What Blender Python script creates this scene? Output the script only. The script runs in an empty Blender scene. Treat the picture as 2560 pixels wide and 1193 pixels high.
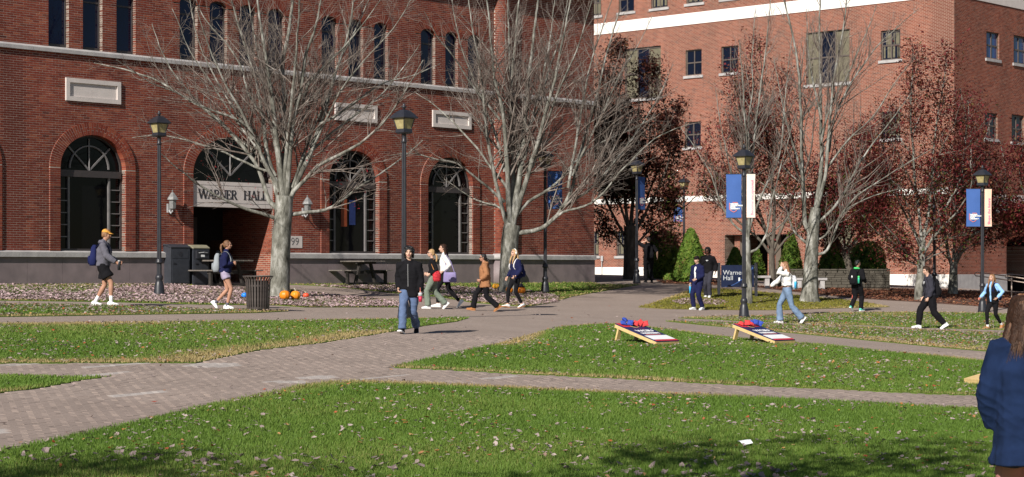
import bpy, bmesh, math, random
import numpy as np
from mathutils import Vector, Matrix, geometry, noise as mnoise

# ------------------------------------------------------------------ camera, sky, sun, exposure
scn = bpy.context.scene
col = scn.collection
F, CX, HY, CZ = 4700.0, 1280.0, 673.0, 1.7
cam_d = bpy.data.cameras.new('camera')
cam = bpy.data.objects.new('camera', cam_d)
col.objects.link(cam)
cam.location = (0, 0, CZ)
cam.rotation_euler = (math.pi / 2, 0, 0)
cam_d.sensor_width = 36
cam_d.lens = F / 2560 * 36
cam_d.shift_y = (HY - 596.5) / 2560
cam_d.clip_end = 2000
scn.camera = cam

SUN_EL, SUN_AZ = math.radians(32), math.radians(27)     # azimuth: how far right of straight ahead the shadows fall
world = bpy.data.worlds.new('World')
scn.world = world
world.use_nodes = True
wn = world.node_tree.nodes
bg = wn['Background']
sky = wn.new('ShaderNodeTexSky')
sky.sky_type = 'NISHITA'
sky.sun_disc = False
sky.sun_elevation = SUN_EL
sky.sun_rotation = math.pi + SUN_AZ
sky.air_density = 1.0
sky.dust_density = 0.3
sky.ozone_density = 1.5
world.node_tree.links.new(sky.outputs[0], bg.inputs[0])
bg.inputs[1].default_value = 0.05
sun_d = bpy.data.lights.new('sun', 'SUN')
sun_d.energy = 5.0
sun_d.angle = math.radians(0.53)
sun_d.color = (1.0, 0.95, 0.87)
sun = bpy.data.objects.new('sun', sun_d)
col.objects.link(sun)
SD = Vector((math.sin(SUN_AZ) * math.cos(SUN_EL), math.cos(SUN_AZ) * math.cos(SUN_EL), -math.sin(SUN_EL)))
sun.rotation_euler = SD.to_track_quat('-Z', 'Y').to_euler()
sun.location = (-20, -30, 40)
scn.view_settings.view_transform = 'Standard'
scn.view_settings.look = 'None'
scn.view_settings.gamma = 1.0
scn.view_settings.use_curve_mapping = False
scn.view_settings.exposure = 0.4

R = random.Random(7)
rng = np.random.default_rng(11)

# ------------------------------------------------------------------ helpers: objects
def tag(o, label=None, cat=None, group=None, kind=None):
    if label: o['label'] = label
    if cat: o['category'] = cat
    if group: o['group'] = group
    if kind: o['kind'] = kind
    return o

def empty(name, loc=(0, 0, 0), rz=0.0, label=None, cat=None, group=None, scale=1.0):
    o = bpy.data.objects.new(name, None)
    o.empty_display_size = 0.1
    col.objects.link(o)
    o.location = loc
    o.rotation_euler = (0, 0, rz)
    o.scale = (scale,) * 3
    return tag(o, label, cat, group)

def link(name, me, parent=None, mat=None):
    if mat is not None:
        mats = mat if isinstance(mat, (list, tuple)) else [mat]
        if not me.materials:
            for m in mats: me.materials.append(m)
    o = bpy.data.objects.new(name, me)
    col.objects.link(o)
    if parent: o.parent = parent
    return o

def mesh_np(name, V, Q=None, T=None, rnd=None, mi=None, smooth=False):
    V = np.asarray(V, dtype=np.float32).reshape(-1, 3)
    parts, sizes = [], []
    if Q is not None and len(Q):
        Q = np.asarray(Q, dtype=np.int32).reshape(-1, 4); parts.append(Q.ravel()); sizes.append(np.full(len(Q), 4, np.int32))
    if T is not None and len(T):
        T = np.asarray(T, dtype=np.int32).reshape(-1, 3); parts.append(T.ravel()); sizes.append(np.full(len(T), 3, np.int32))
    idx = np.concatenate(parts); sz = np.concatenate(sizes)
    me = bpy.data.meshes.new(name)
    me.vertices.add(len(V)); me.vertices.foreach_set('co', V.ravel())
    me.loops.add(len(idx)); me.loops.foreach_set('vertex_index', idx)
    me.polygons.add(len(sz))
    st = np.zeros(len(sz), np.int32); st[1:] = np.cumsum(sz)[:-1]
    me.polygons.foreach_set('loop_start', st)
    if mi is not None: me.polygons.foreach_set('material_index', np.asarray(mi, np.int32))
    me.polygons.foreach_set('use_smooth', np.full(len(sz), bool(smooth)))
    me.update(calc_edges=True)
    if rnd is not None:
        a = me.attributes.new('rnd', 'FLOAT', 'FACE')
        a.data.foreach_set('value', np.asarray(rnd, np.float32))
    me.validate(verbose=False) if False else None
    return me

class MB:
    """collects simple solids and builds them as one mesh"""
    def __init__(s): s.v, s.q, s.t, s.mq, s.mt, s.m = [], [], [], [], [], 0
    def add(s, V, Q=(), T=()):
        b = len(s.v)
        s.v += [tuple(p) for p in V]
        for f in Q: s.q.append([i + b for i in f]); s.mq.append(s.m)
        for f in T: s.t.append([i + b for i in f]); s.mt.append(s.m)
    def box(s, a, b, M=None):
        x0, y0, z0 = a; x1, y1, z1 = b
        V = [(x0,y0,z0),(x1,y0,z0),(x1,y1,z0),(x0,y1,z0),(x0,y0,z1),(x1,y0,z1),(x1,y1,z1),(x0,y1,z1)]
        if M is not None: V = [tuple(M @ Vector(p)) for p in V]
        s.add(V, [(0,3,2,1),(4,5,6,7),(0,1,5,4),(1,2,6,5),(2,3,7,6),(3,0,4,7)])
    def bar(s, p, q, w, h, up=(0, 0, 1)):
        p, q = Vector(p), Vector(q); t = (q - p).normalized(); up = Vector(up)
        if abs(t.dot(up)) > .98: up = Vector((0, 1, 0))
        l = t.cross(up).normalized(); u = l.cross(t)
        V = [c + l*a*w/2 + u*b*h/2 for c in (p, q) for a, b in ((-1,-1),(1,-1),(1,1),(-1,1))]
        s.add(V, [(3,2,1,0),(4,5,6,7),(0,1,5,4),(1,2,6,5),(2,3,7,6),(3,0,4,7)])
    def loft(s, rings, cap=True):
        n = len(rings[0]); b = len(s.v)
        for r in rings: s.v += [tuple(p) for p in r]
        for k in range(len(rings) - 1):
            for i in range(n):
                j = (i + 1) % n
                s.q.append([b+k*n+i, b+k*n+j, b+(k+1)*n+j, b+(k+1)*n+i]); s.mq.append(s.m)
        if cap:
            for k, rev in ((0, True), (len(rings) - 1, False)):
                c = sum((Vector(p) for p in rings[k]), Vector()) / n
                s.v.append(tuple(c)); ci = len(s.v) - 1
                for i in range(n):
                    j = (i + 1) % n
                    f = [b+k*n+i, b+k*n+j, ci]
                    s.t.append(f[::-1] if rev else f); s.mt.append(s.m)
    def lathe(s, prof, n=16, c=(0, 0, 0), cap=True, flute=0):
        rings = []
        for r, z in prof:
            rings.append([(c[0] + (r - (flute if i % 2 else 0)) * math.cos(2*math.pi*i/n), c[1] + (r - (flute if i % 2 else 0)) * math.sin(2*math.pi*i/n), c[2] + z) for i in range(n)])
        s.loft(rings, cap)
    def square(s, prof, c=(0, 0, 0), rot=math.pi/4):
        s.loft([[(c[0] + r*math.sqrt(2)*math.cos(rot + math.pi/4 + math.pi/2*i), c[1] + r*math.sqrt(2)*math.sin(rot + math.pi/4 + math.pi/2*i), c[2] + z) for i in range(4)] for r, z in prof])
    def tube(s, pts, rad, n=6):
        pts = [Vector(p) for p in pts]
        if not isinstance(rad, (list, tuple)): rad = [rad] * len(pts)
        t0 = (pts[1] - pts[0]).normalized()
        a = t0.orthogonal().normalized(); rings = []
        for k, p in enumerate(pts):
            t = (pts[min(k+1, len(pts)-1)] - pts[max(k-1, 0)]).normalized()
            a = (a - t * a.dot(t)).normalized(); b = t.cross(a)
            rings.append([p + (a*math.cos(2*math.pi*i/n) + b*math.sin(2*math.pi*i/n)) * rad[k] for i in range(n)])
        s.loft(rings)
    def ell(s, c, r, M=None, nu=14, nv=9):
        rings = []
        for j in range(nv):
            th = math.pi * (j + .5) / nv
            rr, zz = math.sin(th), -math.cos(th)
            ring = []
            for i in range(nu):
                p = Vector((r[0]*rr*math.cos(2*math.pi*i/nu), r[1]*rr*math.sin(2*math.pi*i/nu), r[2]*zz))
                if M is not None: p = M @ p
                ring.append(Vector(c) + p)
            rings.append(ring)
        s.loft(rings)
    def mesh(s, name, smooth=False):
        return mesh_np(name, s.v, s.q, s.t, mi=s.mq + s.mt, smooth=smooth)
    def build(s, name, mat, parent=None, smooth=False):
        return link(name, s.mesh(name, smooth), parent, mat)

def copy_tree(o, parent=None):
    c = o.copy(); col.objects.link(c); c.parent = parent
    for ch in list(o.children): copy_tree(ch, c)
    return c

# ------------------------------------------------------------------ helpers: materials
def nodes(name):
    m = bpy.data.materials.new(name); m.use_nodes = True
    nt = m.node_tree
    return m, nt, nt.nodes['Principled BSDF']

def mat(name, c, rough=.7, var=.12, scale=8.0, bump=0.0, bscale=None, spec=.3, metal=0.0, c2=None, detail=4.0, coords='Object'):
    m, nt, b = nodes(name)
    tc = nt.nodes.new('ShaderNodeTexCoord')
    nz = nt.nodes.new('ShaderNodeTexNoise'); nz.inputs['Scale'].default_value = scale; nz.inputs['Detail'].default_value = detail
    nt.links.new(tc.outputs[coords], nz.inputs['Vector'])
    rp = nt.nodes.new('ShaderNodeValToRGB')
    ca = c2 if c2 else tuple(x * (1 - var) for x in c)
    cb = c if c2 else tuple(min(1, x * (1 + var)) for x in c)
    rp.color_ramp.elements[0].position = .3; rp.color_ramp.elements[1].position = .7
    rp.color_ramp.elements[0].color = (*ca, 1); rp.color_ramp.elements[1].color = (*cb, 1)
    nt.links.new(nz.outputs[0], rp.inputs[0]); nt.links.new(rp.outputs[0], b.inputs['Base Color'])
    b.inputs['Roughness'].default_value = rough; b.inputs['Metallic'].default_value = metal
    b.inputs['Specular IOR Level'].default_value = spec
    if bump:
        n2 = nt.nodes.new('ShaderNodeTexNoise'); n2.inputs['Scale'].default_value = bscale or scale * 4; n2.inputs['Detail'].default_value = 6
        nt.links.new(tc.outputs[coords], n2.inputs['Vector'])
        bp = nt.nodes.new('ShaderNodeBump'); bp.inputs['Strength'].default_value = bump; bp.inputs['Distance'].default_value = .02
        nt.links.new(n2.outputs[0], bp.inputs['Height']); nt.links.new(bp.outputs[0], b.inputs['Normal'])
    return m

def mat_rnd(name, ramp, rough=.8, spec=.2, bump=.3, bscale=60, trans=0.0, big=0.0, bigscale=.6, streak=1.0):
    """colour picked per piece: face attribute 'rnd' on joined pieces, object random on single ones"""
    m, nt, b = nodes(name)
    at = nt.nodes.new('ShaderNodeAttribute'); at.attribute_name = 'rnd'
    oi = nt.nodes.new('ShaderNodeObjectInfo')
    ad = nt.nodes.new('ShaderNodeMath'); ad.operation = 'ADD'
    iv = nt.nodes.new('ShaderNodeMath'); iv.operation = 'SUBTRACT'; iv.inputs[0].default_value = 1.0; nt.links.new(at.outputs['Alpha'], iv.inputs[1])
    ml = nt.nodes.new('ShaderNodeMath'); ml.operation = 'MULTIPLY'; nt.links.new(oi.outputs['Random'], ml.inputs[0]); nt.links.new(iv.outputs[0], ml.inputs[1])
    nt.links.new(at.outputs['Fac'], ad.inputs[0]); nt.links.new(ml.outputs[0], ad.inputs[1])
    fr = nt.nodes.new('ShaderNodeMath'); fr.operation = 'FRACT'; nt.links.new(ad.outputs[0], fr.inputs[0])
    rp = nt.nodes.new('ShaderNodeValToRGB'); cr = rp.color_ramp
    for i, (p, c) in enumerate(ramp):
        e = cr.elements[i] if i < 2 else cr.elements.new(p)
        e.position = p; e.color = (*c, 1)
    nt.links.new(fr.outputs[0], rp.inputs[0])
    out = rp.outputs[0]
    geo = nt.nodes.new('ShaderNodeNewGeometry')
    if big:
        nb = nt.nodes.new('ShaderNodeTexNoise'); nb.inputs['Scale'].default_value = bigscale; nb.inputs['Detail'].default_value = 5
        mpb = nt.nodes.new('ShaderNodeMapping'); mpb.inputs['Scale'].default_value = (1, 1, streak)
        nt.links.new(geo.outputs['Position'], mpb.inputs['Vector']); nt.links.new(mpb.outputs[0], nb.inputs['Vector'])
        mr = nt.nodes.new('ShaderNodeMapRange'); mr.inputs[1].default_value = .3; mr.inputs[2].default_value = .7
        mr.inputs[3].default_value = 1 - big; mr.inputs[4].default_value = 1 + big
        nt.links.new(nb.outputs[0], mr.inputs[0])
        mx = nt.nodes.new('ShaderNodeVectorMath'); mx.operation = 'SCALE'
        nt.links.new(out, mx.inputs[0]); nt.links.new(mr.outputs[0], mx.inputs['Scale'])
        out = mx.outputs[0]
    nt.links.new(out, b.inputs['Base Color'])
    b.inputs['Roughness'].default_value = rough; b.inputs['Specular IOR Level'].default_value = spec
    if bump:
        n2 = nt.nodes.new('ShaderNodeTexNoise'); n2.inputs['Scale'].default_value = bscale; n2.inputs['Detail'].default_value = 4
        nt.links.new(geo.outputs['Position'], n2.inputs['Vector'])
        bp = nt.nodes.new('ShaderNodeBump'); bp.inputs['Strength'].default_value = bump; bp.inputs['Distance'].default_value = .01
        nt.links.new(n2.outputs[0], bp.inputs['Height']); nt.links.new(bp.outputs[0], b.inputs['Normal'])
    if trans:
        tr = nt.nodes.new('ShaderNodeBsdfTranslucent'); nt.links.new(out, tr.inputs['Color'])
        ms = nt.nodes.new('ShaderNodeMixShader'); ms.inputs[0].default_value = trans
        nt.links.new(b.outputs[0], ms.inputs[1]); nt.links.new(tr.outputs[0], ms.inputs[2])
        nt.links.new(ms.outputs[0], nt.nodes['Material Output'].inputs['Surface'])
    return m

M = {}
M['brick'] = mat_rnd('brick_red', [(0, (.135,.028,.018)), (.4, (.18,.037,.022)), (.7, (.205,.048,.028)), (.93, (.25,.072,.040)), (1, (.085,.022,.017))], .85, .15, .4, 70, big=.28, bigscale=.9, streak=.3)
M['brick2'] = mat_rnd('brick_salmon', [(0, (.165,.043,.026)), (.45, (.215,.058,.034)), (.8, (.255,.078,.046)), (1, (.115,.032,.023))], .85, .15, .4, 60, big=.2, bigscale=.8, streak=.3)
M['mortar'] = mat('mortar', (.38,.315,.27), .9, .12, 3, coords='Object')
M['mortar2'] = mat('mortar_pale', (.43,.35,.28), .9, .1, 3)
M['stone'] = mat('limestone', (.44,.42,.41), .8, .14, 3.5, .25, 40, c2=(.33,.31,.31))
M['stone_panel'] = mat('stone_panel', (.60,.54,.51), .8, .06, 4, .15, 50)
M['granite'] = mat('granite_plinth', (.25,.195,.20), .55, .2, 2.2, .1, 120, c2=(.17,.135,.14), detail=9)
M['whitestone'] = mat('white_band_stone', (.80,.76,.71), .7, .05, 2)
M['frame'] = mat('dark_bronze_frame', (.05,.042,.042), .45, .1, 6, spec=.5)
M['frame_grey'] = mat('worn_grey_frame', (.16,.15,.15), .4, .15, 6, spec=.5)
M['frame_brown'] = mat('brown_frame', (.10,.08,.07), .5, .1, 6, spec=.4)
M['tan'] = mat('tan_blind', (.14,.125,.085), .8, .2, 5)
M['dark'] = mat('dark_interior', (.012,.011,.011), .9, .2, 2)  # near-black colour stands in for the shade inside recesses and porches
M['black'] = mat('black_metal', (.022,.022,.028), .42, .2, 9, spec=.5)
M['lampglass'] = mat('amber_lamp_glass', (.40,.34,.17), .3, .12, 14, spec=.5, c2=(.27,.22,.10))
M['wood'] = mat('weathered_wood', (.035,.030,.027), .8, .25, 12, .3, 60)
M['grey_metal'] = mat('grey_metal', (.42,.42,.43), .45, .1, 8, spec=.5)
M['bin'] = mat('dark_bin_plastic', (.035,.038,.048), .5, .15, 7, spec=.4)
M['bintop'] = mat('bin_top_olive', (.26,.24,.17), .4, .15, 5, spec=.5)
M['slat'] = mat('bronze_slat', (.065,.052,.048), .4, .25, 10, spec=.5)
M['white'] = mat('white_paint', (.80,.80,.80), .5, .03, 6)
def glass(name, c, rough=.04, spec=.5):
    return mat(name, c, rough, .3, .35, .05, 1.6, spec=spec)
M['glass_blue'] = glass('sky_tinted_dark_glass', (.004,.010,.05), .03, .32)  # blue of the reflected sky put into the base colour
M['glass'] = glass('black_window_glass', (.003,.003,.004), .03, .16)
M['glass_dim'] = glass('dim_blue_window_glass', (.004,.006,.018), .03, .25)
M['glass_sky'] = glass('sky_blue_window_glass', (.02,.05,.16))  # sky reflection laid into the pane colour as an even blue
# ------------------------------------------------------------------ the lie of the land: heights read from feet and lamp bases
G = [(255,763,106),(565,772,104),(1030,834,127),(1090,772,91),(1215,777,90),(1290,769,88.5),(1620,705,64),(1748,774,78.5),(1970,808,93.5),
     (2140,778,73),(2325,822,90.5),(2485,822,84.5),(398,740,93),(1010,797,110.5),(1363,733,73),(1592,709,63.3),(1860,795,88.4),(2456,782,75.9),
     (-200,712,90.4),(0,711,87.3),(370,710,81.6),(740,708,75.9),(1110,706,70.1),(1485,705,64.3),(1496,691,44.7),(1800,693,47.2),(2290,713,51.4),(2385,718,52.2),(2560,735,49.4)]
GP = np.array([((px-CX)/s, F/s, CZ-(py-HY)/s) for px, py, s in G] +
              [(0,0,0),(-6,2,.02),(6,2,-.06),(0,10,0),(-4,16,.08),(4,16,-.06),(2.9,11,-.03),(-20,40,1.2),(22,40,-.25),(35,60,-.2),(-30,70,1.4)])
def _tps(r2): return r2 * np.log(r2 + 1e-9) * .5
def _fit(P, lam=120.0):
    n = len(P); d2 = ((P[:, None, :2] - P[None, :, :2])**2).sum(-1)
    A = np.zeros((n+3, n+3)); A[:n, :n] = _tps(d2) + lam*np.eye(n)
    A[:n, n] = 1; A[:n, n+1:] = P[:, :2]; A[n, :n] = 1; A[n+1:, :n] = P[:, :2].T
    return np.linalg.solve(A, np.concatenate([P[:, 2], np.zeros(3)]))
GW = _fit(GP)
def gz(x, y):
    """ground height"""
    x = np.atleast_1d(np.asarray(x, float)); y = np.atleast_1d(np.asarray(y, float))
    sh = x.shape
    xc = np.clip(x.ravel(), -32, 38); yc = np.clip(y.ravel(), -2, 112)
    out = np.empty(len(xc))
    for i in range(0, len(xc), 20000):
        a, b = xc[i:i+20000], yc[i:i+20000]
        d2 = (a[:, None]-GP[None, :, 0])**2 + (b[:, None]-GP[None, :, 1])**2
        out[i:i+20000] = _tps(d2) @ GW[:-3] + GW[-3] + GW[-2]*a + GW[-1]*b
    return out.reshape(sh)
def g1(x, y): return float(gz(x, y)[0])
def unproj(px, py):
    """where the sight line through a photo point meets the ground"""
    px = np.atleast_1d(np.asarray(px, float)); py = np.atleast_1d(np.asarray(py, float))
    a, b = (px-CX)/F, (HY-py)/F
    Ys = np.linspace(7, 112, 420)
    X = a[:, None]*Ys[None]; Z = CZ + b[:, None]*Ys[None]
    d = Z - gz(X, np.broadcast_to(Ys, X.shape))
    k = np.argmax(d < 0, axis=1); k = np.where((d < 0).any(axis=1), np.maximum(k, 1), len(Ys)-1)
    i = np.arange(len(px)); d0, d1 = d[i, k-1], d[i, k]
    t = np.clip(d0/(d0-d1+1e-12), 0, 1)
    Y = Ys[k-1] + t*(Ys[k]-Ys[k-1])
    return np.stack([a*Y, Y], -1)
def at(px, py):
    p = unproj(px, py)[0]
    return Vector((p[0], p[1], g1(p[0], p[1])))
def P3(px, py, Y): return Vector(((px-CX)*Y/F, Y, CZ+(HY-py)*Y/F))
_res = [(px, round(float(gz((px-CX)/s, F/s)[0]-(CZ-(py-HY)/s)), 2)) for px, py, s in G]
print('ground residuals', _res)

def sheet(name, xs, ys, dz, m, keep=None):
    X, Y = np.meshgrid(xs, ys); Z = gz(X, Y) + dz
    n = len(xs); V = np.stack([X.ravel(), Y.ravel(), Z.ravel()], -1)
    i, j = np.meshgrid(np.arange(len(xs)-1), np.arange(len(ys)-1)); a = (j*n+i).ravel()
    Q = np.stack([a, a+1, a+n+1, a+n], -1)
    if keep is not None: Q = Q[keep(X.ravel()[a]+.5, Y.ravel()[a]+.5)]
    return tag(link(name, mesh_np(name, V, Q, smooth=True), None, m), kind='structure')

# materials of the ground
def mat_ground(name, ramp, scale, bump=.4, bscale=90, rough=.95, fine=None):
    m, nt, b = nodes(name)
    geo = nt.nodes.new('ShaderNodeNewGeometry')
    n1 = nt.nodes.new('ShaderNodeTexNoise'); n1.inputs['Scale'].default_value = scale; n1.inputs['Detail'].default_value = 8; n1.inputs['Roughness'].default_value = .65
    nt.links.new(geo.outputs['Position'], n1.inputs['Vector'])
    rp = nt.nodes.new('ShaderNodeValToRGB')
    for i, (p, c) in enumerate(ramp):
        e = rp.color_ramp.elements[i] if i < 2 else rp.color_ramp.elements.new(p)
        e.position = p; e.color = (*c, 1)
    nt.links.new(n1.outputs[0], rp.inputs[0])
    nt.links.new(rp.outputs[0], b.inputs['Base Color'])
    b.inputs['Roughness'].default_value = rough; b.inputs['Specular IOR Level'].default_value = .15
    n2 = nt.nodes.new('ShaderNodeTexNoise'); n2.inputs['Scale'].default_value = bscale; n2.inputs['Detail'].default_value = 4
    nt.links.new(geo.outputs['Position'], n2.inputs['Vector'])
    bp = nt.nodes.new('ShaderNodeBump'); bp.inputs['Strength'].default_value = bump; bp.inputs['Distance'].default_value = .03
    nt.links.new(n2.outputs[0], bp.inputs['Height']); nt.links.new(bp.outputs[0], b.inputs['Normal'])
    return m, nt, b, rp, geo
M['soil'] = mat_ground('bare_soil', [(.3, (.10,.07,.05)), (.7, (.17,.12,.09))], 1.2)[0]
M['lawn'] = mat_ground('lawn_turf', [(.25, (.08,.125,.018)), (.5, (.09,.145,.018)), (.75, (.13,.155,.03))], .55)[0]
M['lawn_dry'] = mat_ground('dry_lawn_turf', [(.25, (.12,.12,.03)), (.5, (.15,.14,.035)), (.75, (.19,.15,.06))], .7)[0]
M['mulch'] = mat_ground('leaf_mulch', [(.3, (.07,.045,.035)), (.7, (.16,.10,.08))], 3)[0]
# paving: running-bond pavers in the material for the far part; near part is laid paver by paver
m, nt, b, rp, geo = mat_ground('brick_paving', [(.3, (.285,.225,.192)), (.7, (.335,.268,.232))], .5, .25, 160)
mp = nt.nodes.new('ShaderNodeMapping'); mp.inputs['Rotation'].default_value = (0, 0, math.radians(62))
nt.links.new(geo.outputs['Position'], mp.inputs['Vector'])
bt = nt.nodes.new('ShaderNodeTexBrick'); bt.inputs['Scale'].default_value = 1
bt.inputs['Brick Width'].default_value = .2; bt.inputs['Row Height'].default_value = .1; bt.inputs['Mortar Size'].default_value = .004
bt.inputs['Color1'].default_value = (.95,.95,.95,1); bt.inputs['Color2'].default_value = (1.05,1.04,1.03,1); bt.inputs['Mortar'].default_value = (.8,.78,.76,1)
nt.links.new(mp.outputs[0], bt.inputs['Vector'])
mx = nt.nodes.new('ShaderNodeMix'); mx.data_type = 'RGBA'; mx.blend_type = 'MULTIPLY'; mx.inputs[0].default_value = 1
nt.links.new(rp.outputs[0], mx.inputs[6]); nt.links.new(bt.outputs[0], mx.inputs[7]); nt.links.new(mx.outputs[2], b.inputs['Base Color'])
M['paving'] = m
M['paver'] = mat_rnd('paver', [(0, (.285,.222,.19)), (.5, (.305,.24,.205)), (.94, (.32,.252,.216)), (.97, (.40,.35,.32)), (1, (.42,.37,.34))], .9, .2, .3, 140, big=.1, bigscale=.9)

gxs = np.concatenate([[-420,-200,-100,-60], np.arange(-40, 46, 2.0), [60,100,200,420]])
gys = np.concatenate([[-300,-120,-60,-20,-8], np.arange(-2, 116, 2.0), [130,180,300,600]])
sheet('ground', gxs, gys, -.06, M['soil'])
sheet('path', np.arange(-30, 40.1, 1.0), np.arange(9, 100.1, 1.0), 0.0, M['paving'], lambda x, y: (np.abs(x) < .45*y+7))
# ------------------------------------------------------------------ brick walls
class Wall:
    """local wall frame: u along, n outward, z up"""
    def __init__(s, o, d, nrm): s.o, s.d, s.n = np.array(o, float), np.array(d, float), np.array(nrm, float)
    def W(s, u, n, z):
        u, n, z = np.broadcast_arrays(np.asarray(u, float), np.asarray(n, float), np.asarray(z, float))
        return np.stack([s.o[0]+u*s.d[0]+n*s.n[0], s.o[1]+u*s.d[1]+n*s.n[1], z], -1)
    def u(s, px):
        k = (px-CX)/F
        return (s.o[0]-k*s.o[1])/(k*s.d[1]-s.d[0])
    def z(s, px, py):
        Y = s.o[1]+s.u(px)*s.d[1]
        return CZ+(HY-py)*Y/F
    def box(s, mb, u0, u1, n0, n1, z0, z1):
        V = [tuple(s.W(u, n, z)) for z in (z0, z1) for u, n in ((u0,n0),(u1,n0),(u1,n1),(u0,n1))]
        flip = (s.d[0]*s.n[1]-s.d[1]*s.n[0]) < 0
        Q = [(0,3,2,1),(4,5,6,7),(0,1,5,4),(1,2,6,5),(2,3,7,6),(3,0,4,7)]
        if flip: Q = [q[::-1] for q in Q]
        mb.add(V, Q)
    def prism(s, mb, prof, u0, u1):
        """profile of (n, z) swept along the wall"""
        A = [tuple(s.W(u0, n, z)) for n, z in prof]; B = [tuple(s.W(u1, n, z)) for n, z in prof]
        mb.loft([A, B])

BL, BH, BJ = .217, .0677, .0135
def arch_half(op, z, extra=0.0):
    a, r = (op['u1']-op['u0'])/2 + extra, op['rise'] + extra
    t = np.clip((z-op['spring'])/r, 0, 1)
    return a*np.sqrt(1-t*t)
def row_intervals(ua, ub, z, ops):
    iv = [(ua, ub, False, False, .1, .1)]
    for op in ops:
        if op.get('rise'):
            ring = op.get('ring', .3)
            if z < op['zb'] or z > op['spring']+op['rise']+ring: continue
            c = (op['u0']+op['u1'])/2
            if z <= op['spring']: h = (op['u1']-op['u0'])/2; deep = True
            else: h = float(arch_half(op, z, ring*.8)); deep = False
        else:
            if z < op['zb'] or z > op['zt']: continue
            c = (op['u0']+op['u1'])/2; h = (op['u1']-op['u0'])/2; deep = True
        a, b = c-h, c+h; dp = op.get('deep', .25); nx = []
        for (p, q, dl, dr, el, er) in iv:
            if b <= p or a >= q: nx.append((p, q, dl, dr, el, er)); continue
            if a > p: nx.append((p, a, dl, deep, el, dp))
            if b < q: nx.append((b, q, deep, dr, dp, er))
        iv = nx
    return iv
def brick_rows(ua, ub, z0, z1, ops, off=0.0, proud=.0035, bl=BL, bh=BH, jit=.0012):
    """list of bricks (u0,u1,zlo,zhi,depth back,front) and of mortar strips (u0,u1,zlo,zhi)"""
    B, S = [], []
    nrow = int(round((z1-z0)/bh))
    for k in range(nrow):
        zl = z0+k*bh; zm = zl+bh/2; sh = (k % 2)*bl/2
        for (p, q, dl, dr, el, er) in row_intervals(ua, ub, zm, ops):
            if q-p < .02: continue
            S.append((p, q, zl, zl+bh, el if dl else 0, er if dr else 0))
            i0 = math.floor((p-sh)/bl)
            e0 = p; first = True
            edges = [p]
            x = sh+(i0+1)*bl
            while x < q-.035:
                if x > p+.035: edges.append(x)
                x += bl
            edges.append(q)
            for a, b in zip(edges[:-1], edges[1:]):
                la = (a == p); lb = (b == q)
                dep = .1
                if la and dl: dep = el
                if lb and dr: dep = er
                ja = 0 if (la and dl) else BJ/2; jb = 0 if (lb and dr) else BJ/2
                B.append((a+ja, b-jb, zl+BJ/2, zl+bh-BJ/2, off-dep if dep > .1 else off-.02, off+proud+R.uniform(-jit, jit)))
    return B, S
def bricks_mesh(w, name, B, rnd=None):
    B = np.array(B)
    u0, u1, z0, z1, n0, n1 = B.T
    C = [(u0,n0,z0),(u1,n0,z0),(u1,n1,z0),(u0,n1,z0),(u0,n0,z1),(u1,n0,z1),(u1,n1,z1),(u0,n1,z1)]
    V = np.stack([w.W(*c) for c in C], 1).reshape(-1, 3)
    q = np.array([(4,5,6,7),(1,2,6,5),(2,3,7,6),(3,0,4,7)])
    if (w.d[0]*w.n[1]-w.d[1]*w.n[0]) < 0: q = q[:, ::-1]
    Q = (np.arange(len(B))[:, None, None]*8+q[None]).reshape(-1, 4)
    if rnd is None: rnd = rng.random(len(B))
    return mesh_np(name, V, Q, rnd=np.repeat(rnd, 4))
def mortar_mesh(w, name, S, off=0.0):
    S = np.array(S); u0, u1, z0, z1, el, er = S.T
    V = np.stack([w.W(u0, off, z0), w.W(u1, off, z0), w.W(u1, off, z1), w.W(u0, off, z1),
                  w.W(u0-.004*0, off-el, z0), w.W(u0, off-el, z1), w.W(u1, off-er, z0), w.W(u1, off-er, z1)], 1)
    # mortar of the reveals lies 3 mm inside the bricks
    for k, sgn in ((4, 1), (5, 1), (6, -1), (7, -1)):
        pass
    V = V.reshape(-1, 3)
    q = np.array([(0,1,2,3),(4,0,3,5),(1,6,7,2)])
    if (w.d[0]*w.n[1]-w.d[1]*w.n[0]) > 0: q = q[:, ::-1]
    Q = (np.arange(len(S))[:, None, None]*8+q[None]).reshape(-1, 4)
    return mesh_np(name, V, Q)
def voussoirs(op, n, off, proud, dep, split=True):
    """radial bricks round an arch: each as 8 corner (u,n,z)"""
    out = []
    a, r, ring = (op['u1']-op['u0'])/2, op['rise'], op['ring']; c = (op['u0']+op['u1'])/2; zs = op['spring']
    for k in range(n):
        t0, t1 = math.pi*(k+.07)/n, math.pi*(k+.93)/n
        cuts = ((0, 1),) if not split else (((0, .62), (.655, 1)) if k % 2 else ((0, .36), (.395, 1)))
        for f0, f1 in cuts:
            P = []
            for nn in (off-dep if f0 == 0 else off-.03, off+proud):
                for t, f in ((t0, f0), (t1, f0), (t1, f1), (t0, f1)):
                    P.append((c-(a+ring*f)*math.cos(t), nn, zs+(r+ring*f)*math.sin(t)))
            out.append(P)
    return out
def vous_mesh(w, name, L):
    A = np.array(L)
    V = w.W(A[..., 0], A[..., 1], A[..., 2]).reshape(-1, 3)
    q = np.array([(4,5,6,7),(0,1,5,4),(1,2,6,5),(2,3,7,6),(3,0,4,7)])
    Q = (np.arange(len(L))[:, None, None]*8+q[None]).reshape(-1, 4)
    return mesh_np(name, V, Q, rnd=np.repeat(rng.random(len(L)), 5))
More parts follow.
